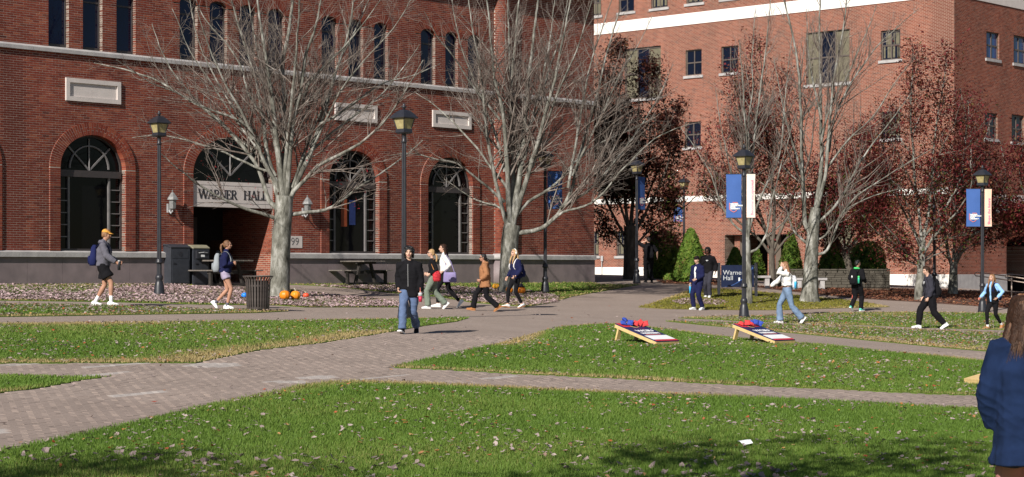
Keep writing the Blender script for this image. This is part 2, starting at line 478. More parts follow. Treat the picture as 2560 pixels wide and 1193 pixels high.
def ring_band(w, mb, op, f0, f1, n0, n1, seg=40):
    """solid elliptical band (mortar behind the voussoirs, arch frames)"""
    a, r = (op['u1']-op['u0'])/2, op['rise']; c = (op['u0']+op['u1'])/2; zs = op['spring']
    rings = []
    for k in range(seg+1):
        t = math.pi*k/seg
        rings.append([tuple(w.W(c-(a+f)*math.cos(t), n, zs+(r+f)*math.sin(t))) for f, n in ((f0,n0),(f1,n0),(f1,n1),(f0,n1))])
    mb.loft(rings)
def half_disc(w, op, n, seg=28, inset=0.0, zlow=None):
    a, r = (op['u1']-op['u0'])/2-inset, op['rise']-inset; c = (op['u0']+op['u1'])/2; zs = op['spring']
    zl = zs if zlow is None else zlow
    pts = [(c-a, zl), (c+a, zl)] + [(c+a*math.cos(math.pi*k/seg), zs+r*math.sin(math.pi*k/seg)) for k in range(seg+1)]
    V = [tuple(w.W(u, n, z)) for u, z in pts] + [tuple(w.W(c, n, zs))]
    T = [(len(V)-1, i, (i+1) % (len(V)-1)) for i in range(len(V)-1)]
    return V, T

# ================================================================== Warner Hall (left building)
s0 = 87.3
d1 = np.array([math.sin(math.radians(42.88)), math.cos(math.radians(42.88))]); n1 = np.array([d1[1], -d1[0]])
A = Wall((-1280/s0, F/s0), d1, n1)
hall = empty('brick_hall', tuple(A.W(9, 0, 1.26)), label='dark red brick hall with arched windows and a stone name beam over its entrance', cat='building')
def local(o):
    """keep world placement while parenting to the hall"""
    return o
def part(name, me, m, par=None, base=None):
    par = par or hall
    o = link(name, me, par, m)
    b = base or par
    off = Vector((0, 0, 0)); p = par
    while p is not None: off += p.location; p = p.parent
    o.location = -off
    return o
def pbuild(mb, name, m, par=None, smooth=False): return part(name, mb.mesh(name, smooth), m, par)

UL, UR = A.u(-420), A.u(1485)
ZB, ZLT = 2.25, 12.2                    # brick starts above the ledge
ZB = A.z(0, 626)
CRS = BH
def arch_op(px0, px1, pytop, zb, rise, ring=.31, deep=.3, **k):
    pc = (px0+px1)/2
    u0, u1 = A.u(px0), A.u(px1); zt = A.z(pc, pytop)
    return dict(u0=u0, u1=u1, zb=zb, rise=rise, spring=zt-rise, ring=ring, deep=deep, **k)
big = [arch_op(149, 312, 338, ZB, 1.0), arch_op(821, 946, 377, ZB, 1.0), arch_op(1068, 1180, 394, ZB, 1.0)]
door = arch_op(481, 682, 343, 0.9, 1.22, .31, 2.6)
w0 = big[0]['u1']-big[0]['u0']
c0 = A.u(3)-.36-w0/2
big.append(dict(big[0], u0=c0-w0/2, u1=c0+w0/2))
print('arches', [(round(o['u0'], 2), round(o['u1'], 2), round(o['spring']+o['rise'], 2)) for o in big+[door]])
ZST = A.z(0, 103)                        # top of string course
upx = [(-133,-93),(-50,-2),(121,172),(207,256),(291,339),(449,494),(524,568),(598,641),(670,712),(804,844),(871,908),(935,970),(1052,1088),(1113,1145),(1170,1202)]
ztop = 10.19
ups = [dict(u0=A.u(a), u1=A.u(b), zb=ZST, rise=.2, spring=ztop-.2, ring=.3, deep=.22) for a, b in upx]
ops = big+[door]+ups

Bk, St = brick_rows(UL, UR, ZB, ZLT, ops)
# brick surrounds, proud of the wall, either side of each big arch
SUR = .36
surB, surS = [], []
for op in big+[door]:
    zb = ZB
    for a, b, k in ((op['u0']-SUR, op['u0'], 0), (op['u1'], op['u1']+SUR, 1)):
        nrow = int((op['spring']-zb)/BH)
        for i in range(nrow):
            zl = zb+i*BH; c = a+(SUR*.36 if (i % 2) else SUR*.64)
            surB += [(a, c-BJ/2, zl+BJ/2, zl+BH-BJ/2, 0, .053), (c+BJ/2, b, zl+BJ/2, zl+BH-BJ/2, -.28, .053)]
        surS.append((a+.004, b-.004, zb, op['spring'], -.2, .048))
vo = []
for op in big+[door]: vo += voussoirs(dict(op, ring=SUR), 54, .048, .005, .3)
for op in ups: vo += voussoirs(op, 17, .0, .006, .24, False)
# nearest 300 wall bricks stand one by one, the rest is one mesh
Bk = np.array(Bk)
cu, cz = (Bk[:, 0]+Bk[:, 1])/2, (Bk[:, 2]+Bk[:, 3])/2
full = (np.abs(Bk[:, 1]-Bk[:, 0]-(BL-BJ)) < .002) & (Bk[:, 4] > -.05) & (cu > A.u(8)) & (cz < 8)
order = np.argsort(np.where(full, cu, 1e9))[:300]
single = np.zeros(len(Bk), bool); single[order] = True
proto = None
for i in order:
    u0, u1, zl, zh, na, nb = Bk[i]
    if proto is None:
        wl = Wall((0, 0), d1, n1)
        proto = bricks_mesh(wl, 'brick', [(-(BL-BJ)/2, (BL-BJ)/2, -(BH-BJ)/2, (BH-BJ)/2, -.03, .0)], np.zeros(1)); proto.materials.append(M['brick'])
    o = link('brick', proto, hall)
    o.location = Vector(tuple(A.W((u0+u1)/2, nb, (zl+zh)/2))) - hall.location
tag(part('brickwork', bricks_mesh(A, 'brickwork', Bk[~single]), M['brick']), kind='stuff')
tag(part('surround_brickwork', bricks_mesh(A, 'surround_brickwork', surB), M['brick']), kind='stuff')
tag(part('arch_brickwork', vous_mesh(A, 'arch_brickwork', vo), M['brick']), kind='stuff')
part('mortar_wall', mortar_mesh(A, 'mortar_wall', St), M['mortar'])
mb = MB()
for a, b, zl, zh, na, nb in surS: A.box(mb, a, b, na, nb, zl, zh)
for op in big+[door]: ring_band(A, mb, op, .006, SUR-.006, -.25, .05)
for op in ups: ring_band(A, mb, op, .006, op['ring']-.02, -.2, .003, 16)
tag(pbuild(mb, 'arch_mortar', M['mortar']), kind='stuff')

# plinth panels and ledge stones, each its own stone
mb = MB()
zLf0, zLf1 = A.z(0, 642), A.z(0, 629.6)
segs = [(UL, door['u0']-.02), (door['u1']+.02, UR)]
colpx = 1250; uc = A.u(colpx); cr_ = .33
for a, b in segs:
    mk = MB(); A.box(mk, a, b, -.3, -.002, .4, ZB-.002); pbuild(mk, 'plinth_core', M['granite'])
    n = max(1, round((b-a)/1.15))
    for k in range(n):
        u0, u1 = a+(b-a)*k/n+.004, a+(b-a)*(k+1)/n-.004
        mk = MB(); A.box(mk, u0, u1, -.01, .05, g1(*A.W((u0+u1)/2, 0, 0)[:2])-.25, zLf0-.002); pbuild(mk, 'plinth_panel', M['granite'])
    n = max(1, round((b-a)/.62))
    for k in range(n):
        u0, u1 = a+(b-a)*k/n+.003, a+(b-a)*(k+1)/n-.003
        mk = MB(); A.prism(mk, [(-.06,zLf0),(.13,zLf0),(.13,zLf1),(.0,ZB+.003),(-.06,ZB+.003)], u0, u1); pbuild(mk, 'ledge_stone', M['stone'])
zc0, zc1 = A.z(0, 117.8), A.z(0, 106)
n = round((UR-UL)/.62)
for k in range(n):
    u0, u1 = UL+(UR-UL)*k/n+.003, UL+(UR-UL)*(k+1)/n-.003
    mk = MB(); A.prism(mk, [(-.05,zc0),(.085,zc0),(.085,zc1-.03),(.0,ZST),(-.2,ZST),(-.2,zc0)], u0, u1); pbuild(mk, 'course_stone', M['stone'])
# stone panels with sunk centre
for a, b, t, h in ((163, 300, 194, 57), (836, 941, 256, 44), (1080, 1176, 275, 42), (-260,-100,160,60)):
    u0, u1 = A.u(a), A.u(b); zt = A.z(a, t); zb = zt-h*(A.o[1]+u0*A.d[1])/F
    mk = MB(); fr = .13
    A.box(mk, u0, u1, -.02, .06, zt-fr, zt); A.box(mk, u0, u1, -.02, .06, zb, zb+fr)
    A.box(mk, u0, u0+fr, -.02, .059, zb+fr, zt-fr); A.box(mk, u1-fr, u1, -.02, .059, zb+fr, zt-fr)
    p = pbuild(mk, 'stone_frame', M['stone_panel'])
    mk = MB(); A.box(mk, u0+fr, u1-fr, -.02, .014, zb+fr, zt-fr); pbuild(mk, 'sunk_panel', M['stone_panel'], p)

# round engaged brick column and its granite foot
vb = []
for k in range(int((ZLT-ZB)/BH)):
    zl = ZB+k*BH; nb_ = 9
    for i in range(nb_):
        t0 = math.pi*(i+.03+(.5 if k % 2 else 0))/nb_; t1 = t0+math.pi*.93/nb_
        if t1 > math.pi: t1 = math.pi
        if k % 2 and i == nb_-1: pass
        P = []
        for z in (zl+BJ/2, zl+BH-BJ/2):
            for t, r in ((t0, cr_-.05), (t1, cr_-.05), (t1, cr_), (t0, cr_)):
                P.append((uc-r*math.cos(t), r*math.sin(t), z))
        vb.append(P)
Aa = np.array(vb); V = A.W(Aa[..., 0], Aa[..., 1], Aa[..., 2]).reshape(-1, 3)
q = np.array([(0,3,2,1),(4,5,6,7),(1,2,6,5),(2,3,7,6),(3,0,4,7)])
Q = (np.arange(len(vb))[:, None, None]*8+q[None]).reshape(-1, 4)
tag(part('column_brickwork', mesh_np('column_brickwork', V, Q, rnd=np.repeat(rng.random(len(vb)), 5)), M['brick']), kind='stuff')
mk = MB(); c = A.W(uc, 0, 0)
mk.lathe([(cr_-.01, ZB), (cr_-.01, ZLT)], 24, (c[0], c[1], 0)); pbuild(mk, 'column_mortar', M['mortar'], smooth=True)
mk = MB(); mk.lathe([(cr_+.07, .9), (cr_+.07, zLf0-.004)], 24, (c[0], c[1], 0)); pbuild(mk, 'column_foot', M['granite'], smooth=True)
mk = MB(); mk.lathe([(cr_+.14, zLf0-.002), (cr_+.14, zLf1), (cr_+.02, ZB+.03)], 24, (c[0], c[1], 0)); pbuild(mk, 'column_ledge', M['stone'], smooth=True)

# big arched windows
def big_window(op):
    u0, u1 = op['u0'], op['u1']; c = (u0+u1)/2; a = (u1-u0)/2; n = -.2; f = .055
    ztr0 = op['spring']-.26; ztr1 = op['spring']-.06; zb = op['zb']
    mk = MB()
    A.box(mk, u0, u0+f, n-.05, n+.05, zb, op['spring']); A.box(mk, u1-f, u1, n-.05, n+.05, zb, op['spring'])
    A.box(mk, u0+f, u1-f, n-.05, n+.05, zb, zb+.07)
    ring_band(A, mk, op, -f, .0, n-.05, n+.05, 28)
    w = pbuild(mk, 'window', M['frame'])
    mk = MB(); A.box(mk, u0+f, u1-f, n-.05, n+.1, ztr0, ztr1); pbuild(mk, 'transom', M['frame'], w)
    m1, m2 = u0+2*a*.18, u0+2*a*.80
    for m_ in (m1, m2):
        mk = MB(); A.box(mk, m_-.03, m_+.03, n-.04, n+.06, zb+.07, ztr0); pbuild(mk, 'mullion', M['frame_grey'], w)
    for (p, q_) in ((u0+f, m1-.03), (m2+.03, u1-f)):
        for k in range(1, 6):
            z = zb+.07+(ztr0-zb-.07)*k/6
            mk = MB(); A.box(mk, p, q_, n-.02, n+.04, z-.014, z+.014); pbuild(mk, 'glazing_bar', M['frame_grey'], w)
    # fan: inner half ring and rays
    inner = dict(op, u0=c-a*.6, u1=c+a*.6, rise=op['rise']*.68)
    mk = MB(); ring_band(A, mk, inner, -.02, .02, n-.03, n+.05, 20)
    pbuild(mk, 'fan_ring', M['frame_grey'], w)
    for t in (45, 90, 135):
        t = math.radians(t); mk = MB()
        p = A.W(c, n+.02, op['spring']-.05); e = A.W(c+a*.9*math.cos(t), n+.02, op['spring']+op['rise']*.9*math.sin(t))
        mk.bar(p, e, .035, .05); pbuild(mk, 'fan_bar', M['frame_grey'], w)
    for (p, q_, za, zz) in ((u0+f, m1-.03, zb+.07, ztr0), (m1+.03, m2-.03, zb+.07, ztr0), (m2+.03, u1-f, zb+.07, ztr0)):
        V = [tuple(A.W(u, n-.01, z)) for u, z in ((p, za), (q_, za), (q_, zz), (p, zz))]
        part('pane', mesh_np('pane', V, [(0,1,2,3)]), M['glass'], w)
    V, T = half_disc(A, op, n-.01, inset=f, zlow=ztr1)
    part('fan_pane', mesh_np('fan_pane', V, None, T), M['glass'], w)
for op in big: big_window(op)
for pa, pb, ya, yb, cc, nm in ((857, 872, 497, 566, (.22,.05,.02), 'orange_hanging'), (878, 893, 500, 562, (.02,.035,.13), 'blue_hanging')):
    mk = MB(); A.box(mk, A.u(pa)+.1, A.u(pb)+.1, -.205, -.2, A.z(pa, yb), A.z(pa, ya)); pbuild(mk, nm, mat(nm, cc, .5, .2, 9))
# tall upper windows
for op in ups:
    u0, u1 = op['u0'], op['u1']; n = -.17; f = .045; zb = op['zb']; mk = MB()
    A.box(mk, u0, u0+f, n-.04, n+.03, zb, op['spring']); A.box(mk, u1-f, u1, n-.04, n+.03, zb, op['spring'])
    A.box(mk, u0+f, u1-f, n-.04, n+.03, zb, zb+.1); ring_band(A, mk, op, -f, .0, n-.04, n+.03, 14)
    A.box(mk, u0+f, u1-f, n-.03, n+.02, op['spring']-.34, op['spring']-.29)
    w = pbuild(mk, 'window', M['frame'])
    V, T = half_disc(A, op, n-.01, 14, f, zb+.1)
    part('pane', mesh_np('pane', V, None, T), M['glass_blue'], w)

# entrance: stone beam with the name, dark recess behind it
bz0, bz1 = A.z(683, 522), A.z(683, 460)
u0, u1 = door['u0'], door['u1']
mk = MB(); A.box(mk, u0+.01, u1-.01, -.32, .0, bz0, bz1)
beam = pbuild(mk, 'name_beam', M['stone_panel'])
mk = MB()
for z in (bz0+.13, bz1-.12): A.box(mk, u0+.12, u1-.12, -.003, .003, z-.006, z+.006)
pbuild(mk, 'beam_groove_line', M['frame_grey'], beam)  # raised dark strips stand in for the shade of cut grooves
SER = {
 'W': (1.42, [((0,1),(.38,0),.2),((.38,0),(.7,1),.1),((.7,1),(1.05,0),.2),((1.05,0),(1.4,1),.1),((-.1,1),(.2,1),.08),((.55,1),(.85,1),.08),((1.2,1),(1.5,1),.08)]),
 'A': (1.0, [((.1,0),(.5,1),.1),((.5,1),(.9,0),.21),((.25,.33),(.75,.33),.08),((-.05,.03),(.25,.03),.07),((.68,.03),(1.08,.03),.07)]),
 'R': (.95, [((.18,0),(.18,1),.2),((.1,.96),(.6,.96),.08),((.6,.96),(.75,.75),.15),((.75,.75),(.6,.52),.15),((.6,.52),(.2,.52),.08),((.45,.52),(.85,0),.19),((0,.03),(.38,.03),.07),((.72,.03),(1.0,.03),.07)]),
 'N': (1.05, [((.15,0),(.15,1),.09),((.1,1),(.85,0),.22),((.88,0),(.88,1),.09),((0,.03),(.3,.03),.07),((-.05,.97),(.3,.97),.07),((.73,.97),(1.03,.97),.07)]),
 'E': (.85, [((.18,0),(.18,1),.2),((0,.96),(.72,.96),.08),((0,.04),(.78,.04),.08),((.2,.5),(.55,.5),.08),((.7,.75),(.7,1),.06),((.76,0),(.76,.27),.06),((.55,.38),(.55,.62),.06)]),
 'H': (1.08, [((.18,0),(.18,1),.2),((.86,0),(.86,1),.2),((.2,.52),(.85,.52),.08),((0,.03),(.36,.03),.07),((0,.97),(.36,.97),.07),((.68,.03),(1.04,.03),.07),((.68,.97),(1.04,.97),.07)]),
 'L': (.82, [((.18,0),(.18,1),.2),((0,.96),(.38,.96),.07),((0,.04),(.74,.04),.08),((.72,0),(.72,.3),.07)])}
def serif_word(word, u, z, h, gap=.14):
    for ch in word:
        if ch == ' ': u += .62*h; continue
        wd, st = SER[ch]; mk = MB()
        for k, (p, q_, t) in enumerate(st):
            mk.bar(A.W(u+p[0]*h*SX, .004, z+p[1]*h), A.W(u+q_[0]*h*SX, .004, z+q_[1]*h), t*h*.9, .012+.0006*k, (float(n1[0]), float(n1[1]), 0))
        pbuild(mk, 'letter', M['black'], beam)
        u += (wd+gap)*h*SX
hl = .29
uw = A.u(497)
def word_w(wd): return sum(SER[c][0] for c in wd)
def fit_word(wd, pa, pb):
    global SX
    SX = (A.u(pb)-A.u(pa))/(word_w(wd)*hl)
    serif_word(wd, A.u(pa), (bz0+bz1)/2-hl*.5, hl, .0)
fit_word('WARNER', 497, 592); fit_word('HALL', 609, 668)
V, T = half_disc(A, door, -.2, 28, .05, bz1)
mk = MB(); ring_band(A, mk, door, -.06, .0, -.25, -.14, 28)
w = pbuild(mk, 'window', M['frame'])
part('pane', mesh_np('pane', V, None, T), M['glass'], w)
cD = (u0+u1)/2
for t in (45, 90, 135):
    t = math.radians(t); mk = MB()
    mk.bar(A.W(cD, -.17, door['spring']), A.W(cD+1.3*math.cos(t), -.17, door['spring']+1.12*math.sin(t)), .04, .05); pbuild(mk, 'fan_bar', M['frame_grey'], w)
# recess walls: right jamb catches the sun, partly put into its paler brick and mortar
J = Wall(tuple(A.W(u1, -.0, 0)[:2]), -n1, -d1)
jb, js = brick_rows(.05, 2.6, 1.1, bz0+.1, [])
tag(part('recess_brickwork', bricks_mesh(J, 'recess_brickwork', jb), M['brick2']), kind='stuff')
part('recess_mortar', mortar_mesh(J, 'recess_mortar', js), M['mortar2'])
J2 = Wall(tuple(A.W(u0, -.0, 0)[:2]), -n1, d1)
jb, js = brick_rows(.05, 2.6, 1.1, bz0+.1, [])
tag(part('recess_brickwork', bricks_mesh(J2, 'recess_brickwork', jb), M['brick']), kind='stuff')
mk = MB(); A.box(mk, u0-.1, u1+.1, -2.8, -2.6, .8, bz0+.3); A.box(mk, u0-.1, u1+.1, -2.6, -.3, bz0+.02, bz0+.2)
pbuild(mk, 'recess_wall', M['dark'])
mk = MB(); A.box(mk, u0+.5, u1-1.1, -2.6, -2.55, 1.2, bz0-.25); dr = pbuild(mk, 'door', M['frame'])
mk = MB(); A.box(mk, u0+.62, u0+1.05, -2.545, -2.535, 1.9, bz0-.5); pbuild(mk, 'pane', M['glass'], dr)
mk = MB(); A.box(mk, u0+.6, u0+.85, -2.5, -2.49, 2.5, 2.85); pbuild(mk, 'poster', M['stone'])
uo = A.u(632)
mk = MB(); A.box(mk, uo-.02, uo+.06, -2.2, -1.3, 1.15, A.z(632, 600)); dr = pbuild(mk, 'door', mat('brown_door', (.11,.05,.03), .5, .1))
mk = MB(); A.box(mk, uo-.1, uo-.02, -1.75, -1.4, A.z(632, 646), A.z(632, 626)); pbuild(mk, 'door_closer', M['grey_metal'], dr)
mk = MB(); A.box(mk, uo-.12, uo-.09, -1.6, -1.45, A.z(632, 641), A.z(632, 638)); pbuild(mk, 'handle', M['grey_metal'], dr)
# date stone 1999
ua, ub = A.u(722), A.u(755); ua = ub-(ub-ua)*1.75; zt, zb = A.z(740, 590), A.z(740, 620)
mk = MB(); A.box(mk, ua, ub, -.02, .016, zb, zt); ds = pbuild(mk, 'date_stone', M['stone_panel'])
def text_mesh(body, size, ext=.002, off=0.0, align='CENTER', spacing=1.0):
    cu_ = bpy.data.curves.new('txt', 'FONT'); cu_.body = body; cu_.size = size; cu_.extrude = ext; cu_.offset = off
    cu_.align_x = align; cu_.align_y = 'CENTER'; cu_.space_character = spacing; cu_.resolution_u = 3
    o = bpy.data.objects.new('txt', cu_); col.objects.link(o)
    me = bpy.data.meshes.new_from_object(o.evaluated_get(bpy.context.evaluated_depsgraph_get()))
    bpy.data.objects.remove(o); bpy.data.curves.remove(cu_)
    return me
def text_on(name, body, size, c, right, up, m, par, ext=.002, off=0.0, align='CENTER', spacing=1.0, world=True):
    me = text_mesh(body, size, ext, off, align, spacing)
    r, u = Vector(right).normalized(), Vector(up).normalized(); n = r.cross(u)
    Mx = Matrix(((r.x,u.x,n.x,c[0]),(r.y,u.y,n.y,c[1]),(r.z,u.z,n.z,c[2]),(0,0,0,1)))
    me.transform(Mx)
    return part(name, me, m, par) if world else link(name, me, par, m)
text_on('date', '1999', .36, A.W((ua+ub)/2, .018, (zt+zb)/2), (*d1, 0), (0, 0, 1), M['frame_grey'], ds)
# cornice, roof and the body behind
mk = MB(); A.box(mk, UL, UR+.3, -.1, .45, ZLT-.02, ZLT+.4); pbuild(mk, 'cornice', M['stone'])
mk = MB(); A.box(mk, UL, UR-.02, -14, -3.2, .3, ZLT); A.box(mk, UL, door['u0']-.3, -3.2, -.45, .3, ZLT); A.box(mk, door['u1']+.3, UR-.02, -3.2, -.45, .3, ZLT); A.box(mk, door['u0']-.3, door['u1']+.3, -3.2, -.45, bz0+.4, ZLT)
pbuild(mk, 'inner_wall', M['dark'])
mk = MB(); A.box(mk, UR-.45, UR-.03, -14, -.02, .3, ZLT-.03); pbuild(mk, 'end_wall', M['brick'])
mk = MB(); A.box(mk, UL, UR+.3, -14.3, -.1, ZLT+.02, ZLT+.38); pbuild(mk, 'roof', M['dark'])
M['lantern'] = mat('dusty_lantern_glass', (.20,.20,.20), .3, .25, 20, spec=.5)
# wall lanterns each side of the door
for px, py in ((420, 490), (757, 500)):
    c = A.W(A.u(px), .03, A.z(px, py+28)); t = empty('wall_lantern', c, math.atan2(d1[1], d1[0]), 'grey wall lantern on the bricks '+('left of the name beam' if px < 600 else 'right of the entrance beside the date stone'), 'lantern', 'grey wall lanterns beside the entrance')
    mk = MB(); mk.box((-.07,-.0,-.17),(.07,-.035+.0,.1)); mk.tube([(0,-.03,-.1),(0,-.12,-.2),(0,-.2,-.13),(0,-.2,-.08)], .022, 6); mk.build('bracket', M['grey_metal'], t)
    mk = MB(); mk.lathe([(.06,-.08),(.1,-.05),(.13,.22)], 6, (0,-.2,0)); mk.build('lamp_glass', M['lantern'], t)
    mk = MB(); mk.lathe([(.19,.22),(.15,.3),(.06,.42),(.02,.46),(.03,.5),(.0,.53)], 6, (0,-.2,0)); mk.build('cap', M['lantern'], t)
# ================================================================== the paler brick building behind
S2 = 52.2
OB = ((2385-CX)/S2, F/S2)
d2 = np.array([-d1[1], d1[0]])
B2 = Wall(OB, d2, -d1); B3 = Wall(OB, d1, n1)
hall2 = empty('brick_block', (OB[0], OB[1], 1.0), label='pale salmon brick building with square windows and a white stone band behind the trees', cat='building')
def part2(mb, name, m, par=None, smooth=False): return pbuild(mb, name, m, par or hall2, smooth)
U2 = B2.u(1440)
zband0, zband1 = B2.z(1800, 53.5), B2.z(1800, 24)
def rect(w, a, b, t, bot, **k):
    pc = (a+b)/2; u = sorted((w.u(a), w.u(b)))
    return dict(u0=u[0], u1=u[1], zb=w.z(pc, bot), zt=w.z(pc, t), deep=.2, **k)
winL = [rect(B2, 1714, 1754, 124, 189, k=0), rect(B2, 1803, 1845, 115, 182, k=0), rect(B2, 2202, 2251, 76, 150, k=2), rect(B2, 1562, 1652, 120, 246, k=3), rect(B2, 2015, 2124, 76, 209, k=3),
        rect(B2, 1712, 1752, 305, 368, k=0), rect(B2, 2203, 2251, 278, 347, k=2), rect(B2, 1541, 1585, 578, 640, k=2), rect(B2, 1470, 1497, 580, 640, k=2), rect(B2, 1625, 1662, 578, 638, k=0),
        rect(B2, 1547, 1585, -35, 30, k=0), rect(B2, 1628, 1669, -46, 20, k=2), rect(B2, 1716, 1757, -58, 8, k=2), rect(B2, 1803, 1846, -70, -4, k=2), rect(B2, 1470, 1503, -25, 40, k=2),
        rect(B2, 2060, 2130, 560, 668, k=4)]
ent = rect(B2, 1812, 1985, 588, 720, k=9); ent['deep'] = 3.0
winR = [rect(B3, 2466, 2498, 80, 148, k=1), rect(B3, 2534, 2566, 91, 160, k=1), rect(B3, 2462, 2494, 282, 347, k=0), rect(B3, 2529, 2560, 289, 356, k=0)]
ent2 = dict(u0=B3.u(2516), u1=B3.u(2600), zb=.2, rise=.5, spring=B3.z(2540, 610)-.1, ring=.3, deep=2.0)
BL2, BH2 = .2, BH
zbase = {}
allB, allS = [], []
Bq, Sq = brick_rows(.0, U2, 1.4, zband0, winL+[ent], bl=BL2); allB.append((B2, Bq)); allS.append((B2, Sq))
Bq, Sq = brick_rows(.0, U2, zband1, 18.2, winL, bl=BL2); allB.append((B2, Bq)); allS.append((B2, Sq))
Bq, Sq = brick_rows(.012, 16.0, 1.4, zband0, winR+[ent2], bl=BL2); allB.append((B3, Bq)); allS.append((B3, Sq))
# the bricks nearest the corner stand singly
W_, Bq = allB[0]; Bq = np.array(Bq)
full = (np.abs(Bq[:, 1]-Bq[:, 0]-(BL2-BJ)) < .002) & (Bq[:, 4] > -.05) & (Bq[:, 2] > 11.2)
order = np.argsort(np.where(full, Bq[:, 0]+.3*np.abs(Bq[:, 2]-13), 1e9))[:300]
single = np.zeros(len(Bq), bool); single[order] = True
wl = Wall((0, 0), d2, -d1)
proto = bricks_mesh(wl, 'brick', [(-(BL2-BJ)/2, (BL2-BJ)/2, -(BH-BJ)/2, (BH-BJ)/2, -.03, 0)], np.zeros(1)); proto.materials.append(M['brick2'])
for i in order:
    a, b, zl, zh, na, nb = Bq[i]
    o = link('brick', proto, hall2); o.location = Vector(tuple(B2.W((a+b)/2, nb, (zl+zh)/2)))-hall2.location
allB[0] = (B2, Bq[~single])
for w_, b_ in allB: tag(part('brickwork', bricks_mesh(w_, 'brickwork', b_), M['brick2'], hall2), kind='stuff')
for w_, s_ in allS: part('mortar_wall', mortar_mesh(w_, 'mortar_wall', s_), M['mortar2'], hall2)
# white bands, base
def stones(w, u0, u1, n0, z0, z1, L, name, m, n_in=-.02):
    n = max(1, round((u1-u0)/L))
    for k in range(n):
        mk = MB(); w.box(mk, u0+(u1-u0)*k/n+.003, u0+(u1-u0)*(k+1)/n-.003, n_in, n0, z0, z1); part2(mk, name, m)
stones(B2, -.04, U2, .04, zband0+.002, zband1-.002, 1.6, 'band_stone', M['whitestone'])
stones(B3, .0, 16, .04, zband0+.002, zband1+2.5, 1.6, 'band_stone', M['stone_panel'])
zm0, zm1 = B2.z(1740, 504), B2.z(1740, 490)
stones(B2, .2, U2, .03, zm0, zm1, 1.6, 'band_stone', M['whitestone'])
us = sorted((B2.u(1800), B2.u(2385)))
stones(B2, B2.u(1800)+.01, U2, .05, .2, B2.z(1520, 668), 2.2, 'base_stone', M['whitestone'], -.02)
stones(B2, -.05, ent['u0'], .05, .2, B2.z(2290, 686), 2.2, 'base_stone', M['whitestone'], -.02)
stones(B3, .0, ent2['u0'], .05, .0, B2.z(2290, 686), 2.2, 'base_stone', M['stone'], -.02)
# stone plate over the right-hand entrance
mk = MB(); a, b = B3.u(2484), B3.u(2600); B3.box(mk, a, b, -.02, .035, B3.z(2500, 515), B3.z(2500, 486)); part2(mk, 'stone_plate', M['stone_panel'])
mk = MB(); B3.box(mk, a, b, -.02, .04, B3.z(2500, 532), B3.z(2500, 521)); part2(mk, 'stone_sill', M['stone'])
vo = voussoirs(ent2, 30, 0, .006, .3); tag(part('arch_brickwork', vous_mesh(B3, 'arch_brickwork', vo), M['brick2'], hall2), kind='stuff')
def win4(w, op, lit):
    k = op['k']; u0, u1, zb, zt = op['u0'], op['u1'], op['zb'], op['zt']; n = -.12; f = .07; mk = MB()
    w.box(mk, u0, u0+f, n-.03, n+.03, zb, zt); w.box(mk, u1-f, u1, n-.03, n+.03, zb, zt)
    w.box(mk, u0+f, u1-f, n-.03, n+.03, zb, zb+f); w.box(mk, u0+f, u1-f, n-.03, n+.03, zt-f, zt)
    fr = part2(mk, 'window', M['frame_brown'])
    nc = 3 if k in (3, 4) else 2; nr = 2
    us_ = [u0+f+(u1-u0-2*f)*i/nc for i in range(nc+1)]; zs_ = [zb+f+(zt-zb-2*f)*(i if i != 1 else 1.0)/nr for i in range(nr+1)]
    for i in range(1, nc):
        mk = MB(); w.box(mk, us_[i]-.03, us_[i]+.03, n-.025, n+.035, zb+f, zt-f); part2(mk, 'mullion', M['frame_brown'], fr)
    mk = MB(); w.box(mk, u0+f, u1-f, n-.02, n+.03, zs_[1]-.035, zs_[1]+.035); part2(mk, 'glazing_bar', M['frame_brown'], fr)
    for i in range(nc):
        for j in range(nr):
            m_ = M['glass_sky'] if k == 1 else M['glass_dim']
            if k == 4: m_ = M['tan']
            if k == 3: m_ = M['tan'] if i != 1 else M['glass_dim']
            V = [tuple(w.W(u, n-.005, z)) for u, z in ((us_[i],zs_[j]),(us_[i+1],zs_[j]),(us_[i+1],zs_[j+1]),(us_[i],zs_[j+1]))]
            part('pane', mesh_np('pane', V, [(0,1,2,3)]), m_, fr)
            if k == 2:      # upright blind slats drawn part of the way
                mk = MB(); x = us_[i]+.05
                while x < us_[i+1]-.05:
                    ww = R.choice((.03, .05, .12, .2))
                    w.box(mk, x, min(x+ww, us_[i+1]-.03), n-.003, n+.004, zs_[j]+.05, zs_[j+1]-.05); x += ww+R.choice((.02, .05, .12))
                part2(mk, 'blind', M['tan'], fr)
    mk = MB(); w.box(mk, u0-.12, u1+.12, -.1, .07, zb-.14, zb-.001); part2(mk, 'sill', M['stone'], fr)
for op in winL: win4(B2, op, True)
for op in winR: win4(B3, op, False)
# porch recess
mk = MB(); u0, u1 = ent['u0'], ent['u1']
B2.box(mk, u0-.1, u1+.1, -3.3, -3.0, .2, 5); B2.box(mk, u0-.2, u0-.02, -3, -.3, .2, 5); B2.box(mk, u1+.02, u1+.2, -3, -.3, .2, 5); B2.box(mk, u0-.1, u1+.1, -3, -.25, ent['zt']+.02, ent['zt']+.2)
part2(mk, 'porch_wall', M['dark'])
for pxa, pxb in ((1822, 1836), (1905, 1925)):
    ua, ub = sorted((B2.u(pxa), B2.u(pxb))); bq, sq = brick_rows(ua, ub, 1.3, ent['zt'], [], bl=BL2)
    pw = Wall(tuple(B2.W(0, -.5, 0)[:2]), d2, -d1)
    tag(part('pier_brickwork', bricks_mesh(pw, 'pier_brickwork', bq), M['brick2'], hall2), kind='stuff')
    mk = MB(); pw.box(mk, ua+.01, ub-.01, -.5, 0, .8, ent['zt']); part2(mk, 'pier', M['mortar2'])
